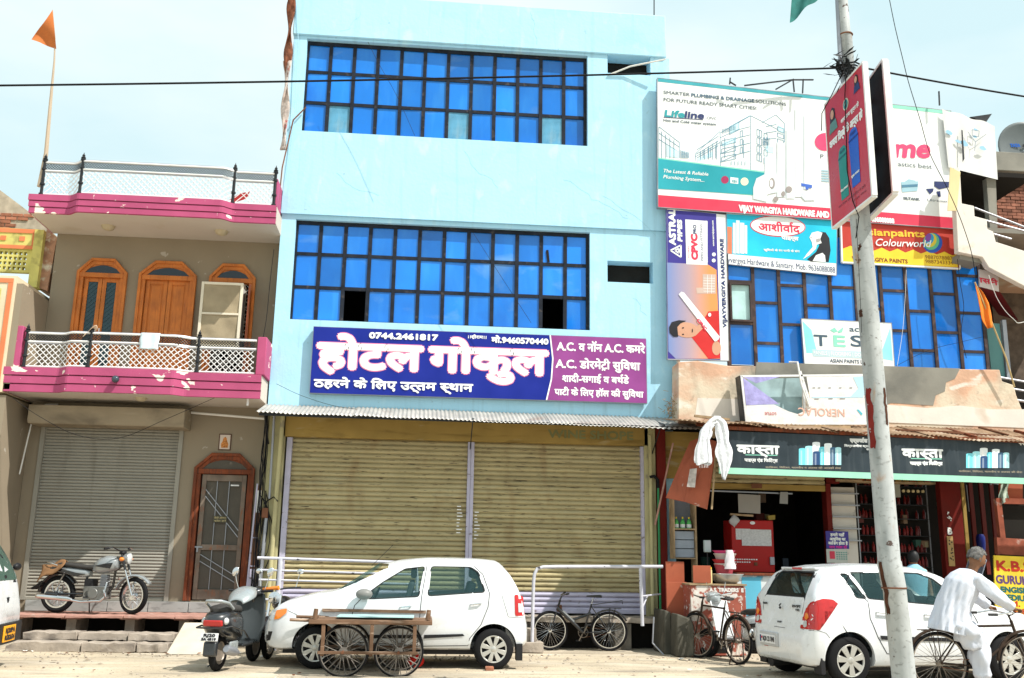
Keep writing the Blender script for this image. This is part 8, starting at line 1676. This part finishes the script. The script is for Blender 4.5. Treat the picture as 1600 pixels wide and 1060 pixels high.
MB().cyl((-1.70,FY+.1,.71),(-1.3,FY+.1,.70),.02,.022,8).build('pull_handle', M['cartwood'], ca_); MB().cyl((-1.70,BY-.1,.71),(-1.3,BY-.1,.70),.02,.022,8).build('pull_handle', M['cartwood'], ca_)
for y in (FY, BY):
    for x in (-1.24,-.60,-.03): box1('leg', M['cartwood'], ca_, x-.024, x+.024, y-.02, y+.02, .26, .66, bevel=.005)
    box1('axle_beam', M['cartwood'], ca_, -1.30, .02, y-.045, y-.021, .285, .325, bevel=.005)
    for x in (-.97,-.235):
        yy = y+.10 if y == FY else y-.10
        w = spoked(ca_, (x,yy,.31), .335, .030, nsp=22, rimm='cartrim', hubr=.05, hubw=.08, sr=.0055, tyre='rubber')
for x in (-.97,-.235): MB().cyl((x,FY-.06,.31),(x,BY+.06,.31),.018).build('axle', M['rust'], ca_, smooth=True)
bkk = thing('broken_brick', 'broken orange brick chock by the rear wheel of the white hatchback', 'brick', (1.1,-4.0,0)); MB().box(.98,1.10,-3.78,-3.68,.0,.06).build('brick', M['redbrick'], bkk, bevel=.012)
rt_ = thing('red_sack', 'bright red crumpled bag on the ground under the hatchback behind the cart wheel', 'bag', (-.05,-3.6,0)); MB().ball((0,-3.45,.1),.12,12,8,(1.0,.7,.8)).build('sack', mat('red_sack_cloth', (.5,.02,.015), .8, bump=.5, bscale=12, bdist=.03), rt_, smooth=True)
# ================================================================ bicycles
def bicycle(root, WB, r, steer=0, m='blackgloss', rim='chrome', tyre_w=.035, old=False, tall=1.0, step=False):
    spoked(root, (0,0,r), r, tyre_w, 'wheel', 32, rim, .028, hubw=.07, sr=.0022); spoked(root, (WB,0,r), r, tyre_w, 'wheel', 32, rim, .025, hubw=.06, sr=.0022, steer=steer)
    bb = (WB*.43, 0, r-.03); st = (WB*.29, 0, r+.46*tall); hd = (WB-.17, 0, r+.50*tall); hl = (WB-.13, 0, r+.34*tall)
    f = MB(); f.tube([bb, st], .015, 8)
    if step: f.tube([(hl[0],0,hl[2]+.05),(WB*.64,0,r+.17),bb], .034, 10); f.tube([(WB*.30,0,r+.30),(WB*.62,0,r+.18)], .024, 8)
    else: f.tube([hl, bb], .016, 8); f.tube([(hd[0],0,hd[2]-.04),(st[0],0,st[2]-.02)], .015, 8)
    f.tube([(hd[0]-.01,0,hd[2]+.02), hl], .020, 8)
    for s in (-1,1): f.tube([(st[0],s*.02,st[2]-.05),(0,s*.06,r)], .009, 6); f.tube([(bb[0],s*.03,bb[2]),(0,s*.06,r)], .010, 6)
    f.build('frame', M[m], root, smooth=True)
    fk = MB()
    for s in (-1,1): fk.tube([(hl[0]+.02,s*.035,hl[2]-.03),(WB-.05,s*.045,r+.10),(WB,s*.045,r)], .011, 6)
    fk.tube([(hd[0],0,hd[2]),(hd[0]-.04,0,hd[2]+.09)], .013, 8); fk.build('fork', M[m], root, smooth=True)
    h0 = (hd[0]-.05, 0, hd[2]+.10); hb = MB()
    if old: hb.tube([(h0[0]-.26,-.25,h0[2]-.0),(h0[0]-.08,-.25,h0[2]+.03),(h0[0]+.02,-.12,h0[2]+.01),(h0[0]+.03,0,h0[2]-.02),(h0[0]+.02,.12,h0[2]+.01),(h0[0]-.08,.25,h0[2]+.03),(h0[0]-.26,.25,h0[2])], .011, 8)
    else: hb.tube([(h0[0]-.05,-.29,h0[2]+.03),(h0[0]+.02,-.1,h0[2]+.0),(h0[0]+.02,.1,h0[2]),(h0[0]-.05,.29,h0[2]+.03)], .011, 8)
    hb.build('handlebar', M['chrome' if old else 'blackgloss'], root, smooth=True)
    for s in (-1,1): 
        a = (h0[0]-.26,s*.25,h0[2]) if old else (h0[0]-.05,s*.29,h0[2]+.03); b = (a[0]-.11,a[1],a[2]) if old else (a[0]-.03,a[1]+s*.10,a[2]+.01); MB().cyl(a, b, .017).build('grip', M['blackplastic'], root, smooth=True)
    s_ = MB(); s_.tube([st,(st[0]-.03,0,st[2]+.10)], .012, 8); s_.build('seat_post', M['chrome'], root)
    c = (st[0]-.05, 0, st[2]+.13); body_loft('saddle', M['leather'], [(c[0]-.13,.04,c[2]-.02,c[2]+.02),(c[0]-.10,.085,c[2]-.02,c[2]+.03),(c[0]-.02,.075,c[2]-.02,c[2]+.025),(c[0]+.06,.035,c[2]-.01,c[2]+.02),(c[0]+.14,.018,c[2]-.01,c[2]+.015)], root)
    cr = MB(); cr.ring((bb[0],-.05,bb[2]), .085, .006, 'y', 26, 5); 
    for k in range(5): cr.bar((bb[0],-.05,bb[2]), (bb[0]+.08*math.cos(k*1.257),-.05,bb[2]+.08*math.sin(k*1.257)), .012, .004)
    cr.tube([(bb[0],-.05,bb[2]),(bb[0]+.07,-.07,bb[2]-.14)], .010, 6); cr.tube([(bb[0],.05,bb[2]),(bb[0]-.07,.07,bb[2]+.14)], .010, 6); cr.build('crank', M['grimyrim'], root, smooth=True)
    MB().box(bb[0]+.02,bb[0]+.12,-.17,-.08,bb[2]-.155,bb[2]-.13).build('pedal', M['blackplastic'], root); MB().box(bb[0]-.12,bb[0]-.02,.08,.17,bb[2]+.13,bb[2]+.155).build('pedal', M['blackplastic'], root)
    ch = MB(); ch.tube([(bb[0],-.05,bb[2]+.085),(0,-.05,r+.04)], .004, 4); ch.tube([(bb[0],-.05,bb[2]-.085),(0,-.05,r-.04)], .004, 4); ch.build('chain', M['rust'], root)
    mb = MB(); fender(mb, (0,0,r), r+.03, .055, (-5 if old else 40), (170 if old else 150)); o1 = mb.build('rear_mudguard', M[m], root, smooth=True, solid=.002)
    if old: mb = MB(); fender(mb, (WB,0,r), r+.03, .055, 20, 175); mb.build('front_mudguard', M[m], root, smooth=True, solid=.002)
    ca2 = MB()
    for s in (-1,1): ca2.tube([(st[0]-.04,s*.05,r+.40*tall),(-.22,s*.06,r+.39*tall)], .006, 6); ca2.tube([(0,s*.07,r),(-.12,s*.06,r+.39*tall)], .005, 6); ca2.tube([(0,s*.07,r),(-.02,s*.06,r+.39*tall)], .005, 6)
    for k in range(4): ca2.tube([(st[0]-.08-k*.09,-.06,r+.395*tall),(st[0]-.08-k*.09,.06,r+.395*tall)], .005, 6)
    ca2.build('carrier', M[m], root, smooth=True)
    return root
b1 = thing('black_bicycle', 'black mountain bicycle with chunky tyres standing under the hoop railing', 'bicycle', (3.36,-.62,0), R(176), local=True)
bicycle(b1, 1.04, .335, R(12), 'blackgloss', 'chrome', .05, False, 1.0, True)
MB().prism([(.60,.50),(.80,.68),(.84,.66),(.64,.47)], -.028, .028).build('silver_decal', M['silverpaint'], b1); MB().tube([(.28,-.02,.78),(-.25,-.02,.86),(-.25,-.02,.80)], .008, 6).build('rear_rack_bar', M['blackgloss'], b1)
b2 = thing('old_roadster_bicycle', 'rusty old roadster bicycle seen from behind with chrome handlebar, before the flaked red counter', 'bicycle', (5.0,-2.72,0), R(108), local=True)
bicycle(b2, 1.12, .36, R(18), 'rustybike', 'grimyrim', .04, True, 1.06)
MB().ball((-.36,0,.50),.045,12,8,(.7,1,1.4)).build('tail_reflector', M['chrome'], b2, smooth=True); mb = MB(); mb.tube([(.0,-.08,.36),(.05,-.14,.0)], .010, 6); mb.tube([(.0,.08,.36),(.05,.14,.0)], .010, 6); mb.tube([(.05,-.14,.0),(.05,.14,.0)], .010, 6); mb.build('stand', M['rustybike'], b2)
b3 = thing('rider_bicycle', 'old black roadster bicycle ridden by the man in white at the right edge', 'bicycle', (6.46,-6.05,0), R(-3), local=True)
bicycle(b3, 1.14, .375, R(-6), 'rustybike', 'grimyrim', .04, True, 1.0)
# white scooter behind the second hatchback
s3 = thing('white_scooter', 'white and grey scooter half hidden between the old bicycle and the rear view hatchback', 'scooter', (5.58,-2.50,0), R(126), local=True)
body_loft('rear_body', M['carwhite'], [(-.34,.04,.52,.62),(-.28,.12,.44,.70),(-.10,.18,.36,.76),(.12,.20,.34,.76),(.34,.18,.32,.72),(.46,.08,.34,.62)], s3); body_loft('seat', M['leather'], [(-.26,.06,.74,.80),(-.18,.12,.73,.83),(.1,.14,.73,.84),(.36,.13,.72,.82),(.48,.06,.72,.78)], s3)
MB().grid(lambda u, v: (.92+.14*v-.1*((u-.5)*2)**2, (u-.5)*.44, .30+.62*v), 12, 12).build('leg_shield', M['carwhite'], s3, smooth=True, solid=.02); body_loft('handlebar_cowl', M['scsilver'], [(.94,.05,.90,.98),(1.0,.14,.88,1.05),(1.08,.16,.88,1.07),(1.16,.08,.90,1.02)], s3)
for x in (0,1.2): MB().ring((x,0,.23), .18, .05, 'y', 26, 8).build('wheel', M['rubber'], s3, smooth=True)
for sg in (-1,1): MB().tube([(1.02,sg*.12,1.0),(.96,sg*.36,1.04)], .016, 8).build('grip', M['chrome'], s3, smooth=True); MB().tube([(1.0,sg*.2,1.03),(1.0,sg*.26,1.22)], .006, 6).build('mirror_stem', M['chrome'], s3); MB().prism([(-.28,.60),(.30,.52),(.42,.58),(.2,.60),(-.2,.66)], sg*.19, sg*.205).build('side_stripe', M['blackgloss'], s3, bevel=.004)
MB().box(-.1,.4,-.12,.12,.16,.34).build('engine', M['blackplastic'], s3, bevel=.03); mb = MB(); mb.prism([(.42,.28),(.96,.28),(.96,.33),(.42,.33)], -.16, .16); mb.build('floorboard', M['blackplastic'], s3)
# ================================================================ people
def skin_body(name, m, verts, edges, parent, root=0, sub=2):
    me = bpy.data.meshes.new(name); me.from_pydata([WI[parent.name] @ Vector(v[:3]) for v in verts], edges, []); me.materials.append(m)
    o = bpy.data.objects.new(name, me); COL.objects.link(o); o.parent = parent; WI[o.name] = WI[parent.name]
    md = o.modifiers.new('skin', 'SKIN'); sk_ = me.skin_vertices[0] if me.skin_vertices else None
    if sk_ is None:
        b = bmesh.new(); b.from_mesh(me); b.verts.layers.skin.verify(); b.to_mesh(me); b.free(); sk_ = me.skin_vertices[0]
    for i, v in enumerate(verts): sk_.data[i].radius = (v[3], v[4] if len(v) > 4 else v[3]); sk_.data[i].use_root = (i == root)
    md.use_smooth_shade = True; s2 = o.modifiers.new('s', 'SUBSURF'); s2.levels = sub; s2.render_levels = sub; return o
M['skin'] = mat('brown_skin', (.21,.105,.06), .55, var=.06, bump=.05); M['hair'] = mat('grey_hair', (.14,.135,.13), .85, var=.5, scale=30, bump=.8, bscale=120, bdist=.01); M['kurta'] = mat('white_kurta_cotton', (.60,.63,.71), .9, var=.03, scale=5, bump=.3, bscale=6, bdist=.03)
rb3 = b3.matrix_basis
def bw_(x, y, z): return b3_M @ Vector((x, y, z))
b3_M = Matrix.Translation((6.46,-6.05,0)) @ Matrix.Rotation(R(-3), 4, 'Z')
pe = thing('person', 'man in white kurta with grey hair bending forward over the old bicycle at the right', 'person', (6.8,-6.05,0))
def Pm(*v): return Vector(v)
hip = Vector((6.72,-6.05,.90)); chest = Vector((6.86,-6.06,1.26)); neck = Vector((6.97,-6.07,1.47)); head = Vector((7.05,-6.08,1.62)); shR = Vector((6.94,-6.24,1.39)); shL = Vector((6.96,-5.90,1.39))
elR = Vector((7.13,-6.33,1.19)); haR = Vector((7.36,-6.31,1.03)); elL = Vector((7.15,-5.82,1.18)); haL = Vector((7.34,-5.80,1.03))
kR = Vector((6.93,-6.17,.56)); aR = Vector((6.93,-6.19,.17)); tR = Vector((7.07,-6.20,.12)); kL = Vector((7.06,-5.93,.72)); aL = Vector((6.92,-5.92,.40)); tL = Vector((7.06,-5.91,.38))
V_ = [(*hip,.15,.12),(*((hip+chest)/2),.145,.115),(*chest,.16,.12),(*neck,.06,.06),(*(neck.lerp(head,.55)),.06,.06),(*head,.085,.095),(*(head+Vector((.02,0,.09))),.075,.085),
      (*shR,.065,.065),(*elR,.045,.045),(*haR.lerp(elR,.1),.028,.028),(*shL,.065,.065),(*elL,.045,.045),(*haL.lerp(elL,.1),.028,.028),
      (*(hip+Vector((.03,-.10,-.04))),.10,.10),(*kR,.06,.06),(*aR,.038,.038),(*tR,.035,.028),(*(hip+Vector((.03,.10,-.04))),.10,.10),(*kL,.06,.06),(*aL,.038,.038),(*tL,.035,.028)]
E2 = [(0,1),(1,2),(2,3),(3,4),(4,5),(5,6),(2,7),(7,8),(8,9),(2,10),(10,11),(11,12),(0,13),(13,14),(14,15),(15,16),(0,17),(17,18),(18,19),(19,20)]
skin_body('body', M['skin'], V_, E2, pe)
# head details, facing right and down
hd = Matrix.Translation(head+Vector((.01,0,.03))) @ Matrix.Rotation(R(28), 4, 'Y')
MB(hd).ball((.0,0,.0),.098,20,14,(1.05,.85,1.22)).build('face', M['skin'], pe, smooth=True)
MB(hd).ball((.105,0,-.01),.02,8,6,(1,.7,1.4)).build('nose', M['skin'], pe, smooth=True)
for s in (-1,1): MB(hd).ball((-.01,s*.086,-.01),.028,10,8,(.8,.35,1.2)).build('ear', M['skin'], pe, smooth=True); MB(hd).ball((.088,s*.034,.015),.012,8,6).build('eye', black, pe, smooth=True)
MB(hd).box(.085,.102,-.025,.025,-.062,-.054).build('mouth', F_('lip_brown', (.15,.05,.04)), pe)
def hairf(u, v):
    a = u*2*PI; t = v*R(112); r_ = .112+.008*math.sin(a*9+t*7)+.006*math.sin(a*17); d = Vector((math.sin(t)*math.cos(a)*1.03, math.sin(t)*math.sin(a)*.88, math.cos(t)*1.16))
    if math.cos(a) > .25 and t > R(62): r_ = .09
    q = hd @ (d*r_+Vector((-.012,0,.008))); return tuple(q)
MB().grid(hairf, 40, 18).build('hair', M['hair'], pe, smooth=True)
# kurta: one loft from hem to neck with folds
def ksec(c, rx, ry, ax, k, ph, n=84):
    ax = Vector(ax).normalized(); fx_ = Vector((0,1,0)).cross(ax).normalized(); fy = ax.cross(fx_)
    o = []
    for i in range(n):
        a = 2*PI*i/n; f = 1+1.7*k*(.6*math.sin(5*a+ph*1.4)+.45*math.sin(9*a-ph*2.2)+.4*math.sin(15*a+ph*3.1)+.25*math.sin(23*a-ph*2)); o.append(tuple(Vector(c)+fx_*rx*f*math.cos(a)+fy*ry*f*math.sin(a)))
    return o
K = [((6.60,-6.05,.735),.215,.23,(.25,0,1),.075,.0),((6.61,-6.05,.79),.21,.225,(.25,0,1),.065,.2),((6.635,-6.05,.84),.21,.225,(.25,0,1),.06,.5),((6.66,-6.05,.93),.205,.215,(.25,0,1),.05,.9),((6.69,-6.05,1.02),.195,.21,(.33,0,1),.045,1.3),((6.735,-6.05,1.12),.195,.215,(.36,0,1),.04,1.8),((6.785,-6.055,1.22),.20,.225,(.40,0,1),.03,2.4),((6.83,-6.06,1.32),.195,.23,(.45,0,1),.016,3.0),((6.88,-6.065,1.40),.165,.215,(.5,0,1),.012,3.3),((6.93,-6.07,1.465),.115,.15,(.55,0,1),.01,3.5),((6.98,-6.07,1.485),.066,.075,(.6,0,1),.0,3.6)]
S_ = []
for (a, b) in zip(K, K[1:]):
    for t in (0,.2,.4,.6,.8): S_.append(ksec(Vector(a[0]).lerp(Vector(b[0]),t), a[1]+(b[1]-a[1])*t, a[2]+(b[2]-a[2])*t, Vector(a[3]).lerp(Vector(b[3]),t), a[4]+(b[4]-a[4])*t, a[5]+(b[5]-a[5])*t))
S_.append(ksec(*K[-1])); MB().loft(S_, caps=False).build('kurta', M['kurta'], pe, smooth=True, ang=80, solid=.006)
def limb(name, pts, rs, m, k=.05, n=20, ns=7):
    P = [Vector(p) for p in pts]; secs = []
    for i in range(len(P)-1):
        for j in range(ns):
            t = j/ns; c = P[i].lerp(P[i+1], t); r_ = rs[i]+(rs[i+1]-rs[i])*t; d0 = (P[i+1]-P[i]).normalized(); d1 = (P[min(i+2,len(P)-1)]-P[i+1]).normalized() if i+2 < len(P) else d0; d = d0.lerp(d1, max(0, t-.5)).normalized() if d1.length > 0 else d0
            sx_ = d.cross(Vector((0,1,0))).normalized(); sy = d.cross(sx_).normalized(); ph = (i*ns+j)*.55
            secs.append([tuple(c+(sx_*math.cos(a)+sy*math.sin(a))*r_*(1+k*math.sin(3*a+ph)+k*.7*math.sin(7*a-ph*1.4)+k*.5*math.sin(ph*2.3))) for a in [2*PI*q/n for q in range(n)]])
    c = P[-1]; secs.append([tuple(c+(sx_*math.cos(a)+sy*math.sin(a))*rs[-1]) for a in [2*PI*q/n for q in range(n)]])
    return MB().loft(secs, caps=False).build(name, m, pe, smooth=True, ang=80, solid=.005)
limb('sleeve', [chest+Vector((.02,-.06,.06)), shR+Vector((.0,.02,0)), elR, haR.lerp(elR,.20)], [.10,.095,.080,.060], M['kurta'], .09); limb('sleeve', [chest+Vector((.02,.06,.06)), shL+Vector((.0,-.02,0)), elL, haL.lerp(elL,.20)], [.10,.095,.080,.060], M['kurta'], .09)
limb('pyjama_leg', [hip+Vector((-.02,-.07,-.02)), hip+Vector((.08,-.12,-.16)), kR+Vector((.0,0,0)), aR+Vector((0,0,.04))], [.15,.145,.125,.085], M['kurta'], .15); limb('pyjama_leg', [hip+Vector((-.02,.07,-.02)), hip+Vector((.14,.12,-.12)), kL, aL+Vector((0,0,.02))], [.16,.14,.11,.075], M['kurta'], .05)
# hands closed on the grips, feet in sandals
for hnd, s in ((haR,-1),(haL,1)):
    V2 = [(*hnd.lerp(elR if s < 0 else elL,.12),.028),(*hnd,.030,.022)]; E3 = [(0,1)]
    for q in range(4):
        o_ = hnd+Vector((.02-.0*q, s*(-.033+.022*q), .012)); n0 = len(V2); V2 += [(*o_,.0115),(*(o_+Vector((.038,0,-.004))),.0105),(*(o_+Vector((.045,0,-.034))),.0095),(*(o_+Vector((.022,0,-.045))),.008)]; E3 += [(1,n0),(n0,n0+1),(n0+1,n0+2),(n0+2,n0+3)]
    n0 = len(V2); o_ = hnd+Vector((-.01,-s*.035,-.005)); V2 += [(*o_,.013),(*(o_+Vector((.025,-s*.006,-.022))),.011),(*(o_+Vector((.045,s*.006,-.030))),.009)]; E3 += [(0,n0),(n0,n0+1),(n0+1,n0+2)]
    skin_body('hand', M['skin'], V2, E3, pe, 1, 2)
for a, t_ in ((aR,tR),(aL,tL)): MB().loft([[(a.x-.07+(t_.x+.06-a.x+.05)*u, a.y+w*math.cos(q), t_.z-.035+h*(.5+.5*math.sin(q))) for q in [2*PI*i/12 for i in range(12)]] for u, w, h in ((0,.015,.05),(.12,.034,.08),(.5,.040,.06),(.85,.045,.035),(1,.02,.02))]).build('foot', M['skin'], pe, smooth=True); MB().box(a.x-.08, t_.x+.06, a.y-.042, a.y+.042, t_.z-.052, t_.z-.036).build('sandal', F_('maroon_sandal', (.12,.02,.02)), pe, bevel=.008)
def shw(u, v):
    a = R(-40)+u*R(150); p = hd @ Vector((.01+.125*math.cos(a)*1.02, .03+.10*math.sin(a)*.9+.02, .06-.30*v+.02*math.sin(a*3))); return (p.x+.03*v, p.y, p.z)
MB().grid(shw, 12, 10).build('grey_scarf', mat('grey_scarf_cloth', (.20,.22,.27), .9, bump=.3, bscale=30), pe, smooth=True, solid=.008)
p2 = thing('person', 'person in a light blue shirt standing inside the dark shop behind the white car roof', 'person', (8.95,-1.0,.4))
cx, cy, cz = 8.86, -1.0, 1.30
V3 = [(cx,cy,.95,.13,.11),(cx,cy,cz,.16,.12),(cx,cy,1.56,.14,.10),(cx,cy,1.66,.05,.05),(cx,cy,1.76,.08,.09),(cx,cy,1.86,.07,.08),(cx-.21,cy,1.55,.06,.06),(cx-.27,cy,1.25,.045,.045),(cx-.22,cy-.15,1.05,.035,.035),(cx+.21,cy,1.55,.06,.06),(cx+.27,cy,1.25,.045,.045),(cx+.22,cy-.15,1.05,.035,.035),(cx-.09,cy,.55,.08,.08),(cx-.09,cy,.10,.05,.05),(cx+.09,cy,.55,.08,.08),(cx+.09,cy,.10,.05,.05)]
V3 = [(a[0], a[1], a[2]-.10, *a[3:]) for a in V3]
skin_body('body', M['skin'], V3, [(0,1),(1,2),(2,3),(3,4),(4,5),(2,6),(6,7),(7,8),(2,9),(9,10),(10,11),(0,12),(12,13),(0,14),(14,15)], p2)
def s2sec(z, rx, ry): return [(cx+rx*math.cos(2*PI*i/28)*(1+.03*math.sin(i*1.7+z*9)), cy+ry*math.sin(2*PI*i/28)*(1+.04*math.sin(i*2.1+z*7)), z) for i in range(28)]
MB().loft([s2sec(z, a, b) for z, a, b in ((.78,.20,.15),(1.0,.19,.14),(1.2,.215,.15),(1.40,.245,.14),(1.47,.22,.125),(1.53,.12,.09),(1.57,.065,.065))], caps=False).build('shirt', mat('light_blue_shirt', (.25,.50,.66), .85, bump=.3, bscale=40), p2, smooth=True, ang=80, solid=.006)
MB().ball((cx,cy-.0,1.70),.105,18,12,(.92,1,1.2)).build('hair', M['blackplastic'], p2, smooth=True)
